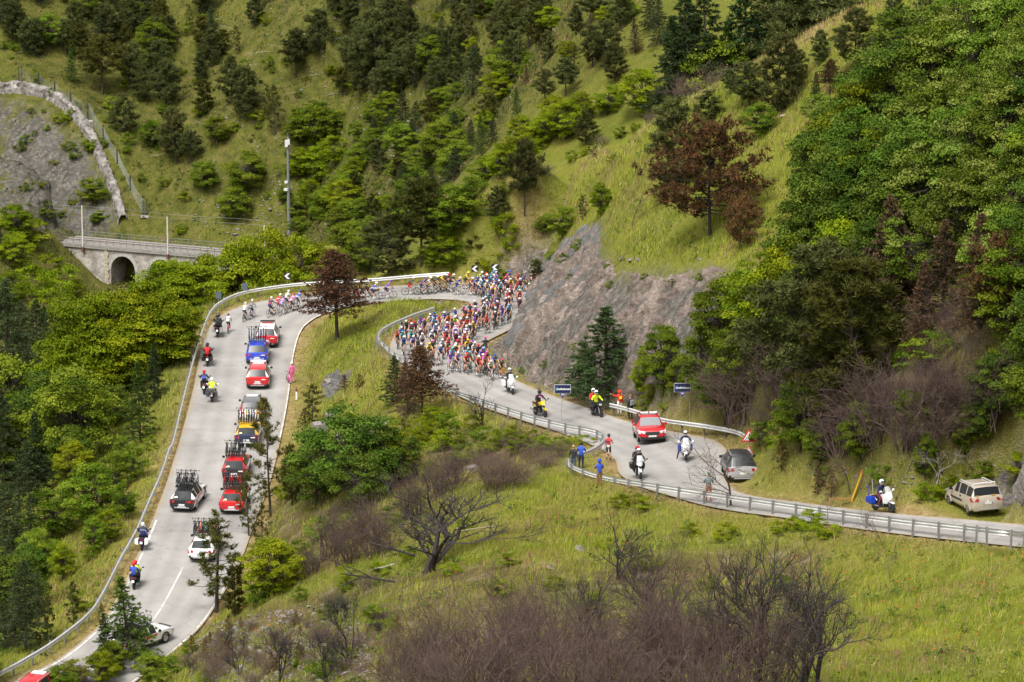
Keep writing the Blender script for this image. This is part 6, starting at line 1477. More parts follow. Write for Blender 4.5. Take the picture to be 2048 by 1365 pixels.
    if name == 'team_car':
        dm = PC['white'] if main != 'white' and tailc != 'white' else PC['red']
        MB().box((.50, yr-.012, zb-.10), (.34, .02, .07)).build('tailgate_decal', dm, root); MB().box((0, yr-.02, zb-.44), (.62, .02, .06)).build('tailgate_decal', PC['white'], root)
        dm = PC['white'] if side != 'white' else PC['red']
        for s in (1, -1): MB().box((s*(w+.008), -.25, .80), (.02, 1.7, .16)).build('door_decal', dm, root)
        MB().box((0, .0, rz+.028), (.9, .55, .012)).build('roof_decal', PC['white'] if roof not in ('white',) else PC['red'], root)
        MB().tube([(.05, st[2][0]-.01, zb+.10), (.30, st[2][0]+.13, zb+.30)], .012, 4).build('rear_wiper', BLACKP, root)
    return root
def lettering(root, txt, size, loc, mat):
    t = link('lettering', text_mesh(txt, size, mat), root); t.location = loc; t.rotation_euler = (math.pi/2, 0, 0); return t
def road_dir(p):
    j = np.argmin(((RC[:, :2]-p[:2])**2).sum(1)); a = max(0, j-4); b = min(len(RC)-1, j+4); t = RC[b]-RC[a]; return t/np.linalg.norm(t[:2]), j
def set_on_road(o, px, py, back=False, yaw=0.0, shift=0.0, lift=.01, head=None):
    """bottom edge of the object's end nearest the camera stands at this pixel"""
    p = hit(px, py); t, j = road_dir(p); sg = -1 if back else 1
    fw = np.array([t[0]*sg, t[1]*sg, 0]) if head is None else np.array([-math.sin(head), math.cos(head), 0])
    q = p+fw*shift
    d, rz = road_near([q[0]], [q[1]]); z = rz[0] if d[0] < .3 else H(q[0], q[1])
    o.location = wv(np.array([q[0], q[1], z]), lift); hd = math.atan2(t[1]*sg, t[0]*sg)-math.pi/2+yaw if head is None else head
    fx, fy = -math.sin(hd), math.cos(hd); gr = t[2]*(fx*t[0]+fy*t[1]); cr = t[2]*(fy*t[0]-fx*t[1])
    if d[0] >= .3:                  # parked on the verge: level, wheels on the highest ground under it
        zz = float(np.percentile([float(H(q[0]+fx*a-fy*b, q[1]+fy*a+fx*b)) for a in (-1.35, 0, 1.35) for b in (-.8, 0, .8)], 88)); o.location.z = zz+CAMZ+.03; gr *= .35; cr *= .35
    o.rotation_euler = Euler((math.atan2(gr, 1), -math.atan2(cr, 1), hd), 'XYZ')
    return p

# ------------------------------------------------------------------ bicycles
def make_bicycle():
    root = empty('race_bicycle'); fm = pmat('frame_black', (.015, .015, .017), .35)
    f = MB(); BB = (0, -.08, .28); ST_ = (0, -.22, .86); HT = (0, .38, .84); HB = (0, .42, .66); RA = (0, -.50, .335); FA = (0, .52, .335)
    f.tube([BB, ST_], .022, 5).tube([ST_, HT], .020, 5).tube([BB, HB], .026, 5).tube([HT, HB], .024, 5).tube([HB, (0, .46, .5), FA], [.02, .018, .012], 5)
    for s in (-.03, .03): f.tube([(s, BB[1], BB[2]), (s, RA[1], RA[2])], .011, 4).tube([(s*.5, ST_[1]+.02, ST_[2]-.12), (s, RA[1], RA[2])], .010, 4)
    f.build('frame', fm, root)
    wm = MB().ring((0, 0, 0), (1, 0, 0), .318, .021, 20, 4)
    for k in range(9):
        a = 2*math.pi*k/9; wm.tube([(0, 0, 0), (0, math.cos(a)*.3, math.sin(a)*.3)], .004, 3, False)
    wm.disc((0, 0, 0), (1, 0, 0), .035, .08, 8); wm = wm.mesh('wheel', pmat('wheel_black', (.018, .018, .02), .5))
    for yy in (-.50, .52): o = link('wheel', wm, root); o.location = (0, yy, .335)
    h = MB().tube([(0, .38, .84), (0, .40, .93), (0, .46, .95)], .018, 5).tube([(-.2, .46, .95), (.2, .46, .95)], .016, 5)
    for s in (-.2, .2): h.tube([(s, .46, .95), (s, .58, .96), (s, .60, .88), (s, .54, .82), (s, .46, .83)], .015, 5)
    h.build('handlebar', BLACKP, root)
    MB().hull([(-.07, -.36, .97), (.07, -.36, .97), (0, -.08, .97), (-.06, -.34, .93), (.06, -.34, .93), (0, -.1, .95), (0, -.38, .985)]).tube([(0, -.22, .85), (0, -.24, .95)], .014, 5).build('saddle', BLACKP, root)
    c = MB().disc((.05, -.08, .28), (1, 0, 0), .09, .012, 12).tube([(.06, -.08, .28), (.08, -.04, .12)], .012, 4).tube([(-.06, -.08, .28), (-.08, -.12, .44)], .012, 4).build('crankset', pmat('crank_grey', (.12, .12, .13), .4, .7), root)
    return root
FRAMEC = {'black': None, 'red': pmat('frame_red', (.45, .012, .015), .35), 'white': pmat('frame_white', (.65, .65, .65), .35), 'blue': pmat('frame_blue', (.02, .06, .42), .35), 'orange': pmat('frame_orange', (.60, .12, .01), .35), 'purple': pmat('frame_purple', (.10, .03, .25), .35), 'pink': pmat('frame_pink', (.60, .08, .25), .35), 'teal': pmat('frame_teal', (.03, .30, .30), .35), 'yellow': pmat('frame_yellow', (.60, .42, .01), .35)}
def set_slot(o, i, mat):
    sl = o.material_slots[i]; sl.link = 'OBJECT'; sl.material = mat
def bike_copy(proto, color):
    b = copy_tree(proto)
    if FRAMEC.get(color):
        for c in b.children:
            if c.name.startswith('frame'): set_slot(c, 0, FRAMEC[color])
    return b
def rack_bikes(car, proto, n, colors, words):
    """team bikes standing on a car roof, each a thing of its own"""
    M = Matrix.Translation(car.location)@car.rotation_euler.to_matrix().to_4x4()
    for k in range(n):
        x = -.68+1.36*k/(n-1); b = bike_copy(proto, colors[k % len(colors)]); flip = k % 2
        loc = M@Vector((x, -.42+(.10 if flip else -.02), car['zroof']+.125)); b.location = loc; b.rotation_euler = Euler((car.rotation_euler.x, random.gauss(0, .02), car.rotation_euler.z+(math.pi if flip else 0)+random.gauss(0, .02)))
        if flip: b.rotation_euler.x *= -1
        c = colors[k % len(colors)]
        tag(b, f'{ORD[k+1] if k else "leftmost"} {c} race bike on the {words}', 'bicycle', f'bikes on the roof of the {words}')

# ------------------------------------------------------------------ motorcycles
def make_motorcycle(col, col2='black', pann=True, top=False, screen=True, style='tour', light='white'):
    root = empty('motorcycle'); p = PC.get(col) or pmat('moto_'+col, {'lime': (.55, .45, .01), 'green': (.02, .2, .1)}[col], .3, coat=.5); q = PC.get(col2)
    tm = MB().ring((0, 0, 0), (1, 0, 0), .235, .075, 20, 8).mesh('tyre', TYRE, 60); rm = MB().disc((0, 0, 0), (1, 0, 0), .2, .07, 14).mesh('rim', BLACKP, 30)
    for yy in (-.72, .76): o = link('wheel', tm, root); o.location = (0, yy, .31); link('rim', rm, o)
    f = MB()
    for s in (-.09, .09): f.tube([(s, .76, .31), (s, .44, 1.0)], [.03, .025], 6)
    f.build('fork', pmat('fork_metal', (.22, .22, .23), .35, .8), root)
    for s in (-.07, .07): pass
    MB().tube([(.08, -.72, .31), (.08, -.15, .42)], .035, 5).tube([(-.08, -.72, .31), (-.08, -.15, .42)], .035, 5).hull([(-.18, -.28, .24), (.18, -.28, .24), (-.18, .32, .26), (.18, .32, .26), (-.2, .3, .66), (.2, .3, .66), (-.16, -.3, .7), (.16, -.3, .7), (-.24, .05, .45), (.24, .05, .45)]).build('engine', pmat('engine_dark', (.03, .03, .033), .5, .5), root)
    wf = .30 if style == 'tour' else .20
    MB().hull([(0, .90, .84), (-.13, .84, .72), (.13, .84, .72), (-wf, .56, .98), (wf, .56, .98), (-wf*.9, .34, .52), (wf*.9, .34, .52), (-.14, .5, .46), (.14, .5, .46), (-.16, .60, 1.16), (.16, .60, 1.16), (-wf*.95, .32, .9), (wf*.95, .32, .9)] if style == 'tour' else [(0, .80, .98), (-.13, .74, .86), (.13, .74, .86), (-.17, .52, 1.12), (.17, .52, 1.12), (-.2, .36, .88), (.2, .36, .88), (0, .88, .82)]).build('fairing', p, root, 40)
    MB().hull([(-.17, .34, .78), (.17, .34, .78), (-.14, .30, 1.04), (.14, .30, 1.04), (-.19, .05, .98), (.19, .05, .98), (-.12, -.18, .84), (.12, -.18, .84), (-.16, .1, .74), (.16, .1, .74)]).build('tank', q if style != 'tour' else p, root, 40)
    MB().hull([(-.15, -.12, .84), (.15, -.12, .84), (-.16, -.88, .90), (.16, -.88, .90), (-.13, -.12, .74), (.13, -.12, .74), (-.13, -.88, .80), (.13, -.88, .80)]).build('seat', BLACKP, root, 40)
    MB().hull([(-.14, -.5, .80), (.14, -.5, .80), (-.10, -1.0, .90), (.10, -1.0, .90), (-.10, -1.0, .78), (.10, -1.0, .78), (-.14, -.4, .62), (.14, -.4, .62)]).build('tail', p, root, 40)
    MB().hull([(-.07, .98, .56), (.07, .98, .56), (-.09, .6, .66), (.09, .6, .66), (-.08, 1.0, .48), (.08, 1.0, .48), (-.08, .55, .6), (.08, .55, .6)]).build('front_mudguard', p, root, 40)
    if screen: MB().hull([(-.21, .60, 1.10), (.21, .60, 1.10), (-.16, .46, 1.44), (.16, .46, 1.44), (0, .66, 1.12), (0, .52, 1.46), (-.20, .585, 1.10), (.20, .585, 1.10), (-.15, .445, 1.43), (.15, .445, 1.43)]).build('windscreen', pmat('moto_screen', (.42, .45, .48), .08, 0, .9), root, 40)
    MB().tube([(-.40, .28, 1.08), (-.25, .40, 1.06), (.25, .40, 1.06), (.40, .28, 1.08)], .02, 5).build('handlebar', BLACKP, root)
    for s in (1, -1):
        MB().tube([(s*.28, .42, 1.06), (s*.42, .46, 1.20)], .012, 4).hull([(s*.37, .45, 1.16), (s*.52, .43, 1.17), (s*.52, .44, 1.27), (s*.38, .46, 1.26), (s*.38, .52, 1.18), (s*.50, .50, 1.19), (s*.5, .5, 1.25)]).build('mirror', p if (style == 'tour' and col == 'white') else BLACKP, root)
        if pann: MB().hull([(s*.22, -.42, .44), (s*.22, -1.0, .48), (s*.22, -.40, .86), (s*.22, -1.0, .88), (s*.46, -.46, .50), (s*.46, -.96, .54), (s*.48, -.44, .80), (s*.47, -.96, .84)]).build('pannier', q or p, root, 40)
        MB().hull([(s*.03, .885, .80), (s*.13, .83, .78), (s*.15, .80, .90), (s*.03, .90, .93), (s*.04, .84, .86)] if style == 'tour' else [(s*.005, .83, .86), (s*.10, .79, .87), (s*.10, .78, .97), (s*.005, .82, .99), (s*.04, .76, .92)]).build('headlight', CHROME, root)
        MB().tube([(s*.24, .35, .35), (s*.24, .3, .6)], .02, 4).build('crash_bar', pmat('bar_metal', (.3, .3, .3), .4, .7), root)
    if top: MB().hull([(-.28, -.86, .94), (.28, -.86, .94), (-.25, -1.30, .96), (.25, -1.30, .96), (-.27, -.88, 1.22), (.27, -.88, 1.22), (-.22, -1.28, 1.20), (.22, -1.28, 1.20)]).build('top_case', q or p, root, 40)
    MB().tube([(.2, -.1, .32), (.24, -.5, .36), (.26, -.95, .48)], [.03, .05, .055], 7).build('exhaust', pmat('exhaust_metal', (.25, .25, .26), .35, .8), root)
    MB().box((0, -1.03, .90), (.20, .05, .07)).build('taillight', REDL, root); MB().box((0, -1.06, .66), (.18, .02, .18), rot=(-.25, 0, 0)).build('number_plate', PLATE, root)
    return root
# ------------------------------------------------------------------ people: one continuous skin-grown mesh each
TOPO = [('pelvis','spine'),('spine','chest'),('chest','neck'),('neck','head'),('head','crown'),
        ('chest','shL'),('shL','elL'),('elL','wrL'),('wrL','haL'),('chest','shR'),('shR','elR'),('elR','wrR'),('wrR','haR'),
        ('pelvis','hiL'),('hiL','knL'),('knL','anL'),('anL','toL'),('pelvis','hiR'),('hiR','knR'),('knR','anR'),('anR','toR')]
RAD = dict(pelvis=.135, spine=.125, chest=.15, neck=.06, head=.092, crown=.075, sh=.075, el=.046, wr=.033, ha=.036, hi=.095, kn=.062, an=.042, to=.04)
def mir(d):
    out = {}
    for k, v in d.items():
        if k.endswith('*'): out[k[:-1]+'L'] = (-v[0], v[1], v[2]); out[k[:-1]+'R'] = (v[0], v[1], v[2])
        else: out[k] = v
    return out
POSE = {
 'ride': mir({'pelvis': (0,-.25,1.00), 'spine': (0,-.10,1.16), 'chest': (0,.10,1.29), 'neck': (0,.24,1.38), 'head': (0,.33,1.46), 'crown': (0,.36,1.56), 'sh*': (.17,.13,1.31), 'el*': (.23,.33,1.13), 'wr*': (.20,.53,.99), 'ha*': (.20,.60,.97), 'hi*': (.10,-.20,.97),
    'knL': (-.11,.20,.82), 'anL': (-.10,-.05,.50), 'toL': (-.10,.08,.44), 'knR': (.11,.10,.60), 'anR': (.10,-.10,.22), 'toR': (.10,.06,.14)}),
 'drop': mir({'pelvis': (0,-.26,1.00), 'spine': (0,-.08,1.11), 'chest': (0,.14,1.20), 'neck': (0,.28,1.27), 'head': (0,.37,1.35), 'crown': (0,.40,1.45), 'sh*': (.17,.17,1.20), 'el*': (.22,.32,1.00), 'wr*': (.20,.52,.88), 'ha*': (.20,.56,.85), 'hi*': (.10,-.20,.97),
    'knR': (.11,.20,.80), 'anR': (.10,-.03,.48), 'toR': (.10,.10,.42), 'knL': (-.11,.10,.60), 'anL': (-.10,-.10,.22), 'toL': (-.10,.06,.14)}),
 'armsout': mir({'pelvis': (0,-.25,1.00), 'spine': (0,-.20,1.20), 'chest': (0,-.12,1.40), 'neck': (0,-.06,1.53), 'head': (0,-.02,1.63), 'crown': (0,.0,1.74), 'sh*': (.18,-.10,1.42), 'el*': (.42,-.02,1.33), 'wr*': (.58,.10,1.40), 'ha*': (.64,.12,1.43), 'hi*': (.10,-.20,.97),
    'knL': (-.11,.20,.82), 'anL': (-.10,-.05,.50), 'toL': (-.10,.08,.44), 'knR': (.11,.10,.60), 'anR': (.10,-.10,.22), 'toR': (.10,.06,.14)}),
 'moto': mir({'pelvis': (0,-.24,.99), 'spine': (0,-.18,1.18), 'chest': (0,-.06,1.40), 'neck': (0,.0,1.53), 'head': (0,.04,1.64), 'crown': (0,.05,1.75), 'sh*': (.20,-.06,1.42), 'el*': (.36,.10,1.18), 'wr*': (.37,.27,1.10), 'ha*': (.37,.34,1.10), 'hi*': (.13,-.20,.95), 'kn*': (.27,.18,.82), 'an*': (.27,-.06,.38), 'to*': (.27,.12,.33)}),
 'pillion': mir({'pelvis': (0,-.66,1.05), 'spine': (0,-.66,1.25), 'chest': (0,-.60,1.48), 'neck': (0,-.55,1.61), 'head': (0,-.52,1.72), 'crown': (0,-.51,1.83), 'sh*': (.20,-.60,1.50), 'el*': (.30,-.46,1.26), 'wr*': (.24,-.28,1.16), 'ha*': (.20,-.20,1.14), 'hi*': (.13,-.62,1.02), 'kn*': (.34,-.24,.88), 'an*': (.30,-.36,.48), 'to*': (.31,-.22,.44)}),
 'film': mir({'pelvis': (0,-.66,1.08), 'spine': (0,-.64,1.28), 'chest': (0,-.58,1.52), 'neck': (0,-.53,1.65), 'head': (0,-.50,1.76), 'crown': (0,-.49,1.87), 'sh*': (.20,-.58,1.54), 'el*': (.34,-.36,1.44), 'wr*': (.26,-.18,1.62), 'ha*': (.22,-.12,1.66), 'hi*': (.13,-.62,1.05), 'kn*': (.34,-.24,.90), 'an*': (.30,-.36,.48), 'to*': (.31,-.22,.44)}),
 'stand': mir({'pelvis': (0,0,.96), 'spine': (0,.0,1.14), 'chest': (0,.01,1.36), 'neck': (0,.02,1.50), 'head': (0,.04,1.60), 'crown': (0,.03,1.72), 'sh*': (.18,.0,1.39), 'el*': (.25,-.03,1.12), 'wr*': (.24,.06,.88), 'ha*': (.23,.09,.80), 'hi*': (.10,.0,.90), 'kn*': (.11,.02,.50), 'an*': (.11,-.02,.09), 'to*': (.13,.13,.045)}),
 'phone': mir({'pelvis': (0,0,.96), 'spine': (0,.0,1.14), 'chest': (0,.02,1.36), 'neck': (0,.04,1.50), 'head': (0,.06,1.60), 'crown': (0,.05,1.72), 'sh*': (.18,.02,1.39), 'el*': (.27,.10,1.14), 'wr*': (.16,.30,1.26), 'ha*': (.10,.34,1.32), 'hi*': (.10,.0,.90), 'kn*': (.11,.02,.50), 'an*': (.12,-.02,.09), 'to*': (.14,.13,.045)}),
 'point': mir({'pelvis': (0,0,.96), 'spine': (0,.0,1.14), 'chest': (0,.02,1.36), 'neck': (0,.03,1.50), 'head': (0,.05,1.60), 'crown': (0,.04,1.72), 'sh*': (.18,.02,1.39), 'elL': (-.42,.08,1.42), 'wrL': (-.62,.12,1.56), 'haL': (-.69,.13,1.61), 'elR': (.25,-.02,1.12), 'wrR': (.25,.06,.88), 'haR': (.24,.09,.80), 'hi*': (.10,.0,.90), 'kn*': (.11,.02,.50), 'an*': (.11,-.02,.09), 'to*': (.13,.13,.045)}),
}
POSE['footout'] = dict(POSE['moto']); POSE['footout'].update({'knR': (.42,.16,.60), 'anR': (.52,.02,.14), 'toR': (.56,.16,.06)})
def human_mesh(pose, outfit, bulk=1.0):
    J = POSE[pose]; names = list(J); idx = {k: i for i, k in enumerate(names)}
    me = bpy.data.meshes.new('tmp'); me.from_pydata([J[k] for k in names], [(idx[a], idx[b]) for a, b in TOPO], [])
    o = bpy.data.objects.new('tmp', me); COL.objects.link(o)
    sk = o.modifiers.new('s', 'SKIN'); sk.use_smooth_shade = True; sk.branch_smoothing = .4
    for i, k in enumerate(names):
        r = RAD.get(k, RAD.get(k[:-1], .06)); b = bulk if k[:2] in ('pe', 'sp', 'ch', 'sh', 'el', 'hi', 'kn') else 1
        me.skin_vertices[0].data[i].radius = (r*b, r*b*(.85 if k in ('chest', 'pelvis', 'spine') else 1)); me.skin_vertices[0].data[i].use_root = (k == 'pelvis')
    sb = o.modifiers.new('d', 'SUBSURF'); sb.levels = 1; sb.render_levels = 1
    dg = bpy.context.evaluated_depsgraph_get(); r = bpy.data.meshes.new_from_object(o.evaluated_get(dg)); bpy.data.objects.remove(o)
    n = len(r.polygons); c = np.empty(n*3); r.polygons.foreach_get('center', c); c = c.reshape(-1, 3)
    best = np.full(n, 9.0); slot = np.zeros(n, int)
    for a, b in TOPO:
        A, B = np.array(J[a]), np.array(J[b]); AB = B-A; t = np.clip(((c-A)@AB)/(AB@AB), 0, 1); d = np.linalg.norm(c-(A+t[:, None]*AB), axis=1)
        ra = RAD.get(a, RAD.get(a[:-1], .06)); rb = RAD.get(b, RAD.get(b[:-1], .06)); d = d-(ra+(rb-ra)*t)
        k = b[:2]
        if outfit == 'cyclist': s = {'sp': 1, 'ch': 1, 'ne': 1, 'he': 0, 'cr': 0, 'sh': 1, 'hi': 2, 'to': 3}.get(k)
        else: s = {'sp': 1, 'ch': 1, 'ne': 1, 'he': 0, 'cr': 0, 'sh': 1, 'el': 1, 'hi': 2, 'kn': 2, 'an': 2, 'to': 3}.get(k)
        if s is not None: sv = np.full(n, s)
        elif k == 'el': sv = np.where(t < .72, 1, 0)
        elif k == 'wr': sv = np.where(t < .85, 1, 0) if outfit != 'cyclist' else np.zeros(n, int)
        elif k == 'ha': sv = np.full(n, 0 if outfit != 'moto' else 3)
        elif k == 'kn': sv = np.where(t < .80, 2, 0)
        elif k == 'an': sv = np.where(t > .66, 3, 0)
        else: sv = np.zeros(n, int)
        m = d < best; best = np.where(m, d, best); slot = np.where(m, sv, slot)
    r.materials.clear()
    for q in range(4): r.materials.append(CLOTH['black'])
    r.polygons.foreach_set('material_index', slot); r.polygons.foreach_set('use_smooth', [True]*n); r.name = 'person'
    return r
CL = {'black': (.016,.016,.018), 'white': (.68,.68,.68), 'red': (.50,.012,.018), 'scarlet': (.60,.035,.012), 'navy': (.012,.018,.075), 'blue': (.02,.07,.45), 'royal': (.03,.06,.38), 'sky': (.18,.42,.62), 'teal': (.08,.36,.38), 'yellow': (.70,.52,.01), 'lime': (.60,.72,.02), 'pink': (.66,.12,.32), 'magenta': (.55,.03,.18), 'purple': (.13,.05,.34), 'lilac': (.36,.26,.52), 'orange': (.65,.15,.015), 'grey': (.17,.19,.20), 'jacketgrey': (.13,.17,.18), 'maroon': (.16,.02,.04), 'brown': (.22,.10,.05), 'rustpants': (.42,.13,.04), 'green': (.03,.22,.08), 'denim': (.05,.08,.14)}
CLOTH = {k: pmat('cloth_'+k, v, .75, noise=.12, nscale=12) for k, v in CL.items()}
def kit(a, b, flip):
    """jersey cloth with a printed contrasting band and shoulder"""
    key = f'kit_{a}_{b}'
    if key in MATS: return MATS[key]
    m, n, l = nt_new(key); bs = n['Principled BSDF']; bs.inputs['Roughness'].default_value = .75
    tc = n.new('ShaderNodeTexCoord'); sp = n.new('ShaderNodeSeparateXYZ'); l.new(tc.outputs['Object'], sp.inputs[0])
    nz = n.new('ShaderNodeTexNoise'); nz.inputs['Scale'].default_value = 9; l.new(tc.outputs['Object'], nz.inputs['Vector'])
    ma = n.new('ShaderNodeMath'); ma.operation = 'MULTIPLY_ADD'; ma.inputs[1].default_value = .06; l.new(nz.outputs['Fac'], ma.inputs[0]); l.new(sp.outputs[2], ma.inputs[2])
    mr = n.new('ShaderNodeMapRange'); mr.inputs['From Min'].default_value = 1.0; mr.inputs['From Max'].default_value = 1.45; l.new(ma.outputs[0], mr.inputs[0])
    r = n.new('ShaderNodeValToRGB'); r.color_ramp.interpolation = 'CONSTANT'; e = r.color_ramp.elements
    A = [c*.85+.02 for c in CL[a]]; B = [c*.85+.02 for c in CL[b]]
    st = [(0, A), (.36, B), (.52, A), (.90, B)] if not flip else [(0, B), (.18, A), (.62, B), (.70, A)]
    while len(e) < 4: e.new(.5)
    for k, (p, c) in enumerate(st): e[k].position = p; e[k].color = (*c, 1)
    l.new(mr.outputs[0], r.inputs[0]); l.new(r.outputs[0], bs.inputs['Base Color']); MATS[key] = m; return m
KIT2 = {'red': 'white', 'scarlet': 'navy', 'yellow': 'black', 'white': 'navy', 'navy': 'red', 'blue': 'white', 'royal': 'sky', 'sky': 'navy', 'teal': 'navy', 'black': 'grey', 'pink': 'white', 'purple': 'lilac', 'lilac': 'purple', 'orange': 'navy', 'maroon': 'sky', 'grey': 'black', 'lime': 'black'}
SKIN = pmat('skin', (.46, .25, .16), .55, noise=.06); HAIR = {'dark': pmat('hair_dark', (.02, .014, .010), .6), 'blond': pmat('hair_blond', (.36, .22, .09), .6)}
HM = {}
def hmesh(pose, outfit, bulk=1.0):
    k = (pose, outfit, bulk)
    if k not in HM: HM[k] = human_mesh(pose, outfit, bulk)
    return HM[k]
_hel = {}
def helmet_mesh(kind):
    if kind in _hel: return _hel[kind]
    if kind == 'road':
        m = MB().ball((0, -.015, .035), (.105, .148, .098), 12, 8, lambda q: Vector((q.x, q.y, max(q.z, -.02))))
        for x in (-.045, 0, .045): m.tube([(x, .11, .07), (x, .02, .14), (x, -.12, .10)], .014, 4)
        me = m.mesh('helmet', CLOTH['white'], 50)
    else: me = MB().ball((0, -.01, .02), (.142, .168, .158), 14, 9, lambda q: Vector((q.x, q.y, max(q.z, -.125)))).mesh('helmet', CLOTH['white'], 60)
    _hel[kind] = me; return me
VISOR = MB().hull([(-.135, .06, -.02), (.135, .06, -.02), (-.135, .06, .075), (.135, .06, .075), (-.07, .152, -.02), (.07, .152, -.02), (-.07, .152, .07), (.07, .152, .07), (-.12, .11, .0), (.12, .11, .0), (0, .166, .03)]).mesh('visor', pmat('visor_dark', (.01, .01, .012), .1, 0, .8))
SHADES = MB().hull([(-.08, .055, .0), (.08, .055, .0), (-.08, .055, .035), (.08, .055, .035), (-.04, .098, .0), (.04, .098, .0), (-.04, .098, .035), (.04, .098, .035)]).mesh('sunglasses', pmat('shades', (.01, .01, .012), .15))
def person(pose, outfit, top, bottom, feet, head=None, headcol='white', bulk=1.0, name='person', skin=None):
    o = link(name, hmesh(pose, outfit, bulk)); J = POSE[pose]
    for i, m in enumerate((skin or SKIN, kit(top, KIT2[top], len(top) % 2) if outfit == 'cyclist' and top in KIT2 else CLOTH[top], CLOTH[bottom], CLOTH[feet])): set_slot(o, i, m)
    hp = (Vector(J['head'])+Vector(J['crown']))/2-Vector((0, 0, .02))
    if head in ('road', 'moto'):
        h = link('helmet', helmet_mesh(head), o); h.location = hp; set_slot(h, 0, CLOTH[headcol])
        if head == 'moto': v = link('visor', VISOR, h)
        elif pose != 'stand': link('sunglasses', SHADES, o).location = hp-Vector((0, 0, .02))
    elif head == 'hair':
        MB().ball((0, -.022, .03), (.104, .112, .118), 12, 8, lambda q: Vector((q.x, min(q.y, .07 if q.z > .02 else -.0), max(q.z, -.10)))).build('hair', HAIR[headcol], o, 60).location = hp
    elif head == 'hood':
        MB().ball((0, -.02, .02), (.13, .145, .15), 12, 8, lambda q: Vector((q.x, min(q.y, .08), max(q.z, -.13)))).build('hood', CLOTH[headcol], o, 60).location = hp
    elif head == 'cap':
        MB().ball((0, -.01, .05), (.108, .118, .085), 12, 8, lambda q: Vector((q.x, q.y, max(q.z, -.02)))).hull([(-.08, .08, .03), (.08, .08, .03), (-.06, .2, .02), (.06, .2, .02), (-.08, .08, .045), (.08, .08, .045)]).build('cap', CLOTH[headcol], o, 60).location = hp
    return o
# ------------------------------------------------------------------ traffic and people
def build_cars(bike):
    def car(shape, cols, px, py, shift, label, extras=(), back=False, yaw=0.0, name='team_car', group=None, clad='black', head=None):
        c = make_car(shape, *cols, clad, extras, name); set_on_road(c, px, py, back, yaw, shift, head=head); c.scale.z = 1.05 if shape == 'wagon' else 1.0; tag(c, label, 'car', group); return c
    g = 'race convoy cars'
    car('suv', ('red','white','red','white'), 533, 702, 2.3, 'red and white car at the head of the convoy with a black roof bar', ('bar_black',), group=g)
    c = car('suv', ('blue','blue','blue','blue'), 514, 736, 2.3, 'blue car carrying blue bikes on a blue roof rack', ('rack','stickers'), group=g); lettering(c, 'SHIMANO', .26, (0, -2.305, .56), PC['white']); rack_bikes(c, bike, 8, ['blue','black','blue','red'], 'blue car')
    car('suv', ('red','red','red','white'), 515, 785, 2.3, 'red car with white sides and a pale roof bar behind the blue car', ('bar_white',), group=g)
    car('suv', ('white','grey','white','red'), 502, 853, 2.3, 'white car with red pillars and grey roof in the convoy', (), group=g)
    c = car('wagon', ('yellow','yellow','navy','yellow'), 493, 901, 2.38, 'navy and yellow estate car with bikes on its roof', ('rack','stickers'), group=g); rack_bikes(c, bike, 8, ['black','blue','black','yellow'], 'navy and yellow estate car')
    c = car('wagon', ('red','red','black','red'), 468, 969, 2.38, 'red roofed black estate car with bikes behind the thin pine', ('rack','stickers'), group=g); rack_bikes(c, bike, 8, ['black','white','black'], 'red roofed black estate car')
    c = car('wagon', ('red','red','red','red'), 463, 1036, 2.38, 'all red estate car with red bikes half hidden by pines', ('rack','stickers'), group=g); rack_bikes(c, bike, 8, ['red','black','red'], 'all red estate car')
    c = car('wagon', ('white','black','black','white'), 370, 1032, 2.38, 'black backed white estate car driving in the left lane with bikes', ('rack','stickers'), yaw=-.10, group=g); rack_bikes(c, bike, 9, ['black','black','white'], 'black backed white estate car')
    c = car('wagon', ('white','white','white','white'), 402, 1132, 2.38, 'white estate car with bikes beside the tall thin pine', ('rack',), group=g); rack_bikes(c, bike, 8, ['black','black','orange','black','teal'], 'white estate car beside the pine')
    c = car('wagon', ('white','black','white','white'), 282, 1298, 0, 'white car half hidden by the young fir at the lower bend', ('rack',), yaw=-.35, group=g); rack_bikes(c, bike, 3, ['white','black'], 'white car behind the young fir')
    car('suv', ('red','red','red','red'), 80, 1402, 0, 'red car cut off at the bottom left corner', (), group=g)
    car('suv', ('red','red','red','red'), 1306, 895, -2.3, 'bright red car with white roof panels leading the race towards the camera', ('bar_twin','colmirror'), head=math.pi+.07)
    car('suv', ('grey','darkgrey','silver','darkgrey'), 1486, 966, 2.3, 'dark grey parked car beside the falling rocks sign', (), back=True, head=.06, name='parked_car')
    car('mpv', ('beige','beige','beige','beige'), 1976, 1037, 2.0, 'beige parked people carrier with roof rack at the right edge', ('multi',), back=True, head=.30, name='parked_car', clad='beige')
def sit(o, m): o.location = m.location; o.rotation_euler = m.rotation_euler
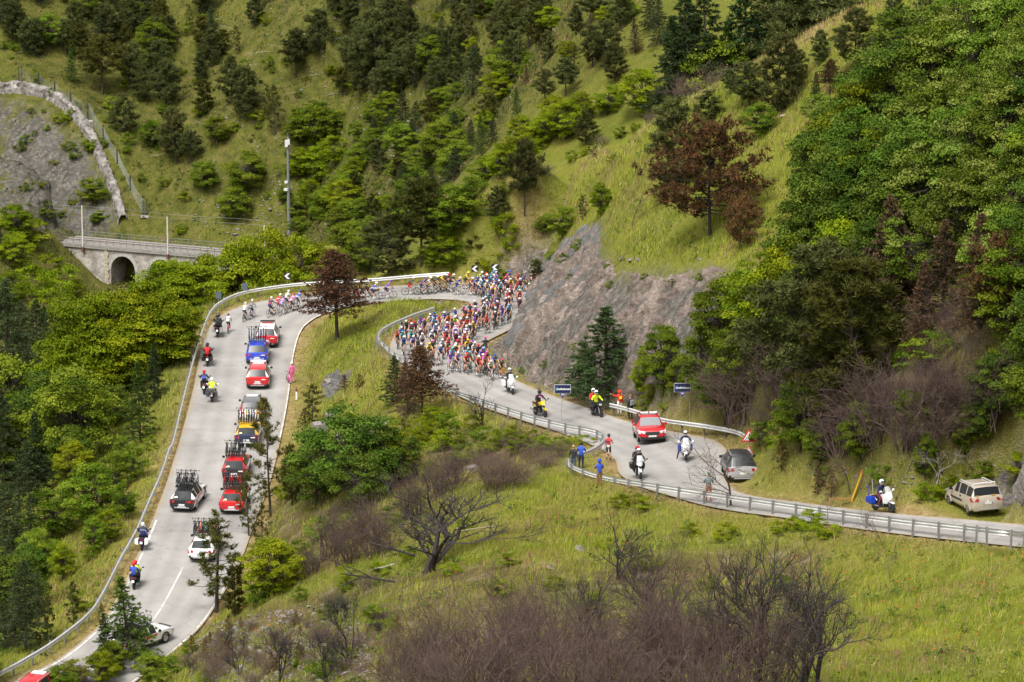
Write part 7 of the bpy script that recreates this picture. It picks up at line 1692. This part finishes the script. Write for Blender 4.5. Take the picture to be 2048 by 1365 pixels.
def build_motos():
    T = [ # px, py, shift, yaw, moto args, label, riders[(pose, top, bottom, feet, helmet colour, label)]
     (435,679,.72,0,dict(col='black',col2='silver',pann=True),'black camera motorcycle with silver panniers at the upper left barrier',[('moto','black','black','black','white','white helmeted rider of the camera motorcycle'),('film','black','black','black','black','black clad cameraman holding a camera on the rear of a motorcycle')]),
     (415,737,.72,0,dict(col='darkgrey',col2='black',pann=True),'dark grey motorcycle with two people by the left barrier',[('moto','black','black','black','black','black clad rider of the dark grey two-up motorcycle'),('pillion','red','black','black','black','pillion passenger in red on the dark grey motorcycle')]),
     (408,793,.72,0,dict(col='silver',col2='black',pann=False),'silver scooter-like motorcycle left of the hi-vis rider',[('moto','black','black','black','red','rider with red helmet and blue backed jacket on the silver motorcycle')]),
     (424,809,.72,0,dict(col='white',col2='darkgrey',pann=True,top=True),'white police motorcycle with top case on the left road',[('moto','lime','black','black','white','police rider in bright hi-vis yellow jacket on the left road')]),
     (284,1106,.72,0,dict(col='blue',col2='white',pann=True),'blue and white police motorcycle climbing the lower left road',[('moto','navy','navy','black','white','police rider in navy with white helmet on the lower left road')]),
     (268,1184,.72,0,dict(col='black',col2='black',pann=False),'black two-up motorcycle behind the tip of the young fir',[('moto','lime','black','black','red','front rider in yellow jacket and red helmet on the lower left road'),('pillion','royal','black','black','red','pillion rider in blue vest and red helmet on the lower left road')]),
     (1025,794,-.76,('h',math.pi+.22),dict(col='white',col2='white',pann=True),'white police motorcycle riding just ahead of the peloton',[('moto','black','black','black','white','police rider in black on the white motorcycle ahead of the peloton')]),
     (1090,840,-.76,('h',math.pi+.45),dict(col='lime',col2='yellow',pann=False,screen=False,style='adv'),'yellow motorcycle beside the middle guardrail',[('moto','black','black','black','black','black clad rider with pink flashed chest on the yellow motorcycle')]),
     (1202,839,-.76,('h',math.pi+.35),dict(col='black',col2='black',pann=False,screen=False,style='adv'),'tall black motorcycle carrying a red and a yellow jacket',[('moto','lime','black','black','white','rider in hi-vis yellow and white helmet on the tall black motorcycle'),('pillion','red','black','black','white','pillion rider in red jacket on the tall black motorcycle')]),
     (1281,967,-.76,('h',math.pi+.12),dict(col='white',col2='black',pann=True,style='adv'),'white and black touring motorcycle in front of the red car',[('moto','black','black','black','white','rider in black with white helmet on the white and black motorcycle'),('pillion','black','black','black','red','hidden pillion rider behind the white helmet')]),
     (1372,930,-.76,('h',math.pi),dict(col='white',col2='blue',pann=True),'blue and white police motorcycle standing on the wide bend',[('footout','navy','navy','black','white','police rider with one foot on the ground on the wide bend')]),
     (1784,1031,-.76,('h',3.72),dict(col='white',col2='blue',pann=True),'blue and white police motorcycle at the right near the beige car',[('moto','navy','maroon','black','white','police rider in dark jacket and white helmet near the beige car')]),
    ]
    for px, py, sh, yaw, args, lab, riders in T:
        m = make_motorcycle(**args); set_on_road(m, px, py, False, 0 if isinstance(yaw, tuple) else yaw, sh, head=yaw[1] if isinstance(yaw, tuple) else None); tag(m, lab, 'motorcycle', 'race motorcycles')
        for i, (pose, t, b, f, hc, l2) in enumerate(riders):
            o = person(pose, 'moto', t, b, f, 'moto', hc, 1.22); sit(o, m); tag(o, l2, 'person', 'motorcycle riders')
            if 'blue backed' in l2: MB().hull([(-.15, -.30, 1.20), (.15, -.30, 1.20), (-.17, -.22, 1.44), (.17, -.22, 1.44), (-.14, -.36, 1.22), (.14, -.36, 1.22), (-.15, -.27, 1.42), (.15, -.27, 1.42)]).build('back_panel', CLOTH['royal'], o)
            if lab.startswith('blue and white police motorcycle climbing'):
                t = link('lettering', text_mesh('POLIZIA', .085, CLOTH['white']), o); t.location = (0, -.262, 1.36); t.rotation_euler = (math.pi/2-.45, 0, 0)
            if pose == 'film':
                c = MB().box((.12, -.02, 1.78), (.16, .42, .2)).tube([(.12, .18, 1.78), (.12, .36, 1.78)], .07, 8).build('video_camera', BLACKP); sit(c, m); tag(c, 'black video camera on the shoulder of the cameraman', 'camera')
            if 'pink flashed' in l2: MB().hull([(-.1, .12, 1.30), (.1, .12, 1.30), (-.09, .09, 1.42), (.09, .09, 1.42), (-.08, .16, 1.32), (.08, .16, 1.32)]).build('chest_bag', CLOTH['pink'], o)
        if px == 1784:
            MB().tube([(-.12, -1.0, .9), (-.16, -1.05, 1.75)], .012, 4).build('antenna', CHROME, m); MB().tube([(.2, -1.0, .9), (.2, -1.02, 1.3)], .02, 5).ball((.2, -1.02, 1.34), .055, 8, 5).build('beacon', PC['blue'], m)
def build_spectators():
    L = [((1162,938),-.25,'phone','full','blue','navy','black','hair','dark','spectator in bright blue jacket with dark hair at the guardrail corner'),
         ((1147,944),-.35,'stand','full','black','denim','black','hair','blond','blond spectator in black jacket left of the blue jacket'),
         ((1217,926),-.3,'phone','cyclist','red','black','black','hair','dark','spectator in red jersey and black shorts on the bend'),
         ((1199,974),.3,'phone','full','royal','brown','brown','hood','royal','spectator in hooded royal blue jacket at the near guardrail'),
         ((1417,1009),0,'phone','full','jacketgrey','rustpants','rustpants','cap','green','spectator in grey jacket and orange trousers at the near guardrail'),
         ((1239,831),.5,'point','full','scarlet','white','grey','hood','scarlet','spectator in hooded red coat pointing uphill by the right barrier'),
         ((1261,840),.6,'stand','full','black','black','red','cap','brown','spectator in black with a rucksack at the right barrier'),
         ((584,767),.5,'stand','full','pink','pink','white','road','white','rider in pink kit standing on the verge beside the left road')]
    for (x, y), rz, pose, out, t, b, f, hd, hc, lab in L:
        o = person(pose, out, t, b, f, hd, hc, 1.18 if out == 'full' and t != 'pink' else 1.0); p = hit(x, y); d, rz_ = road_near([p[0]], [p[1]]); z = rz_[0] if d[0] < 0 else p[2]
        o.location = wv(np.array([p[0], p[1], z])); o.rotation_euler.z = rz; tag(o, lab, 'person')
        if 'rucksack' in lab: MB().hull([(-.15, -.16, 1.05), (.15, -.16, 1.05), (-.15, -.14, 1.44), (.15, -.14, 1.44), (-.13, -.28, 1.08), (.13, -.28, 1.08), (-.12, -.25, 1.4), (.12, -.25, 1.4)]).build('rucksack', CLOTH['grey'], o)
        if 'coat' in lab: MB().hull([(-.1, -.15, 1.18), (.1, -.15, 1.18), (-.1, -.13, 1.38), (.1, -.13, 1.38), (-.08, -.2, 1.2), (.08, -.2, 1.2)]).build('yellow_bag', CLOTH['yellow'], o)
        if 'red jersey' in lab: MB().box((0, -.135, 1.30), (.28, .012, .06), rot=(0, 0, 0)).build('chest_band', CLOTH['navy'], o)
TEAMS = [ # jersey, shorts, helmet, bike, weight
 ('red','black','red','red',8),('red','red','white','white',6),('scarlet','black','red','black',4),('yellow','black','yellow','black',4),('yellow','red','white','red',2),('white','black','white','black',8),('white','navy','white','white',6),('navy','navy','white','black',10),('navy','black','red','black',6),('blue','black','blue','blue',9),('royal','black','white','white',5),('sky','navy','sky','black',7),('teal','navy','teal','teal',6),('black','black','white','black',9),('black','black','pink','orange',7),('purple','purple','purple','purple',7),('lilac','navy','white','white',5),('pink','black','magenta','pink',4),('orange','black','black','orange',3),('maroon','black','white','black',5),('grey','black','black','red',7),('lime','black','white','black',3)]
CYC = []
def add_cyclist(bike, xy, z, head, pitch, team, pose, place, lab=None):
    j, s, h, bc = team[:4]
    b = bike_copy(bike, bc); o = person(pose, 'cyclist', j, s, 'white' if random.random() < .6 else 'black', 'road', h, name='person')
    sc = random.uniform(.96, 1.04); roll = random.gauss(0, .03)
    for q in (b, o): q.location = Vector((xy[0], xy[1], z+CAMZ+.004)); q.rotation_euler = Euler((pitch, roll, head)); q.scale = (sc,)*3
    CYC.append((o, b, team, proj(xy[0], xy[1], z), place, lab))
def at_road(s, frac):
    i = np.interp(s, RS, np.arange(len(RS))); k = int(i); t = i-k; k2 = min(k+1, len(RS)-1)
    L = RL[k]*(1-t)+RL[k2]*t; R = RR[k]*(1-t)+RR[k2]*t; p = L+(R-L)*frac; a = max(0, k-3); b = min(len(RS)-1, k+3)
    def at(i): return RL[i]+(RR[i]-RL[i])*frac
    d = at(b)-at(a)
    if np.linalg.norm(d[:2]) < .4: d = RC[b]-RC[a]
    return p, math.atan2(d[1], d[0])-math.pi/2, math.atan2(d[2], np.linalg.norm(d[:2]))
def build_riders(bike):
    rng = np.random.default_rng(33); w = np.array([t[4] for t in TEAMS], float); w /= w.sum()
    bag = []
    def team():
        if not bag: bag.extend(rng.permutation(np.repeat(np.arange(len(TEAMS)), [t[4] for t in TEAMS])))
        return TEAMS[bag.pop()]
    ks = np.array([st_s(k) for k in range(len(ROADST))]); lo = {21:.12,22:.10,23:.05,24:.06,25:.10,26:.12,27:.10,28:.06,29:.05,30:.03,31:.02}; hi = {21:.75,22:.72,23:.70,24:.62,25:.66,26:.74,27:.90,28:.95,29:.90,30:.66,31:.30}
    s = ks[21]-1.5; placed = []
    while s < ks[31]-.5:
        a = np.interp(s, ks[21:32], [lo[k] for k in range(21, 32)]); b = np.interp(s, ks[21:32], [hi[k] for k in range(21, 32)])
        p0, _, _ = at_road(s, a); p1, _, _ = at_road(s, b); wd = np.linalg.norm(p1[:2]-p0[:2]); n = max(1, int(wd/.86))
        for k in range(n):
            if rng.uniform() < .12: continue
            f = a+(b-a)*(k+.5+rng.uniform(-.22, .22))/n; p, hd, pt = at_road(s+rng.uniform(-.6, .6), f)
            if any(abs(p[0]-q[0])+abs(p[1]-q[1]) < .95 for q in placed[-40:]): continue
            placed.append(p); pose = 'ride' if rng.uniform() < .75 else 'drop'
            add_cyclist(bike, p, p[2], hd+rng.normal(0, .05), pt, team(), pose, 'in the peloton')
        s += 1.62
    def one(px, py, tm, place, pose='ride', lab=None):
        p = hit(px, py); t, j = road_dir(p); d, rz = road_near([p[0]], [p[1]]); add_cyclist(bike, p, rz[0], math.atan2(t[1], t[0])-math.pi/2, math.atan2(t[2], 1), tm, pose, place, lab)
    one(972,722,TEAMS[14],'','armsout','rider in black spreading both arms at the inner edge of the peloton')
    one(458,669,('white','black','black','pink'),'','ride','lone cyclist in white jersey beside the camera motorcycle')
    one(490,646,('white','black','white','black'),'','ride','left one of two white helmeted cyclists riding side by side'); one(504,641,('grey','black','white','blue'),'','ride','right one of two white helmeted cyclists riding side by side')
    G = 'left of the dead spruce'
    for px, py, tm in ((543,637,TEAMS[7]),(556,630,TEAMS[1]),(566,634,('lilac','grey','purple','white')),(584,627,('pink','black','magenta','black')),(597,622,('blue','black','blue','white')),(575,622,TEAMS[5])): one(px, py, tm, G)
    G = 'right of the dead spruce'
    for px, py, tm in ((655,611,TEAMS[0]),(690,606,TEAMS[12]),(715,606,TEAMS[4]),(748,605,('blue','navy','white','black')),(775,602,('purple','black','purple','purple')),(735,598,TEAMS[20]),(822,594,('black','red','white','black')),(846,594,('purple','navy','purple','black')),(858,592,TEAMS[6]),(872,590,TEAMS[13]),(884,588,('yellow','black','white','yellow')),(896,586,TEAMS[8]),(905,590,('navy','navy','white','white')),(918,594,('blue','navy','white','white')),(944,595,('red','black','white','red')),(960,598,TEAMS[6]),(972,590,('navy','black','white','black')),(935,582,TEAMS[3])): one(px, py, tm, G)
    for px, py, tm in ((1003,762,('black','black','magenta','orange')),(982,765,('white','black','white','white')),(956,758,('scarlet','black','white','orange')),(932,752,('scarlet','black','scarlet','orange')),(901,748,('purple','lilac','purple','white')),(970,754,('pink','black','magenta','black'))): one(px, py, tm, 'in the peloton')
    # names: look first, then place in the row
    nice = {'scarlet': 'orange-red', 'royal': 'royal blue', 'sky': 'sky blue', 'lime': 'lime yellow'}
    groups = {}
    for c in CYC:
        o, b, tm, px, place, lab = c
        if lab: tag(o, lab, 'person', 'racing cyclists'); tag(b, f'{tm[3]} bicycle under the '+' '.join(lab.split()[:10]), 'bicycle', 'racing bicycles'); continue
        groups.setdefault((tm[0], tm[2], place), []).append(c)
    NTH = ['nearest', 'second nearest', 'third nearest', 'fourth nearest', 'fifth nearest', 'sixth nearest', 'seventh nearest', 'eighth nearest', 'ninth nearest', 'tenth nearest', 'eleventh nearest', 'twelfth nearest', 'thirteenth nearest', 'fourteenth nearest', 'fifteenth nearest', 'sixteenth nearest', 'seventeenth nearest', 'eighteenth nearest', 'farthest', 'farthest']
    for (j, h, place), L in groups.items():
        L.sort(key=lambda c: -c[3][1])
        for k, (o, b, tm, px, pl, lab) in enumerate(L):
            jn, hn = nice.get(j, j), nice.get(h, h); n = NTH[k]+' ' if len(L) > 1 else ''
            base = f'{n}cyclist in {jn} jersey and {hn} helmet {place}'
            tag(o, base, 'person', 'racing cyclists'); tag(b, f'{tm[3]} bike of the {n}{jn} jersey, {hn} helmet rider {place}', 'bicycle', 'racing bicycles')
    p = hit(575, 768); b = bike_copy(bike, 'pink'); t, j = road_dir(p); b.location = wv(p, .0); b.rotation_euler = (0, .12, math.atan2(t[1], t[0])-math.pi/2+.2); tag(b, 'pink bicycle held beside the rider in pink on the verge', 'bicycle', 'racing bicycles')
# ------------------------------------------------------------------ build everything
import time; _t0 = time.time()
def tick(w): print('TICK', w, round(time.time()-_t0, 1))
build_ground(); build_road()
guardrail(RAIL_A, 'long steel guardrail along the outer side of the left road and hairpin', -1)
guardrail(RAIL_B, 'steel guardrail winding between the hairpin and the lower bend', 1)
guardrail(RAIL_C, 'nearest steel guardrail along the right-hand road above the foreground meadow', 1)
guardrail(RAIL_D, 'steel guardrail below the wood with the falling rocks sign at its end', -1)
tick('road'); build_rocks(); tick('rocks')
build_bridge(); build_wall_fence(); build_mast(); build_signs(); tick('built')
plant_far(); plant_mid(); plant_right(); plant_centre(); plant_front(); label_plants(); tick('plants')
build_grass(); build_logs(); tick('grass')
_bike = make_bicycle()
build_cars(_bike); build_motos(); build_spectators(); tick('traffic')
build_riders(_bike); delete_tree(_bike); tick('riders')
print('CYC', len(CYC), 'OBJ', len(bpy.data.objects))
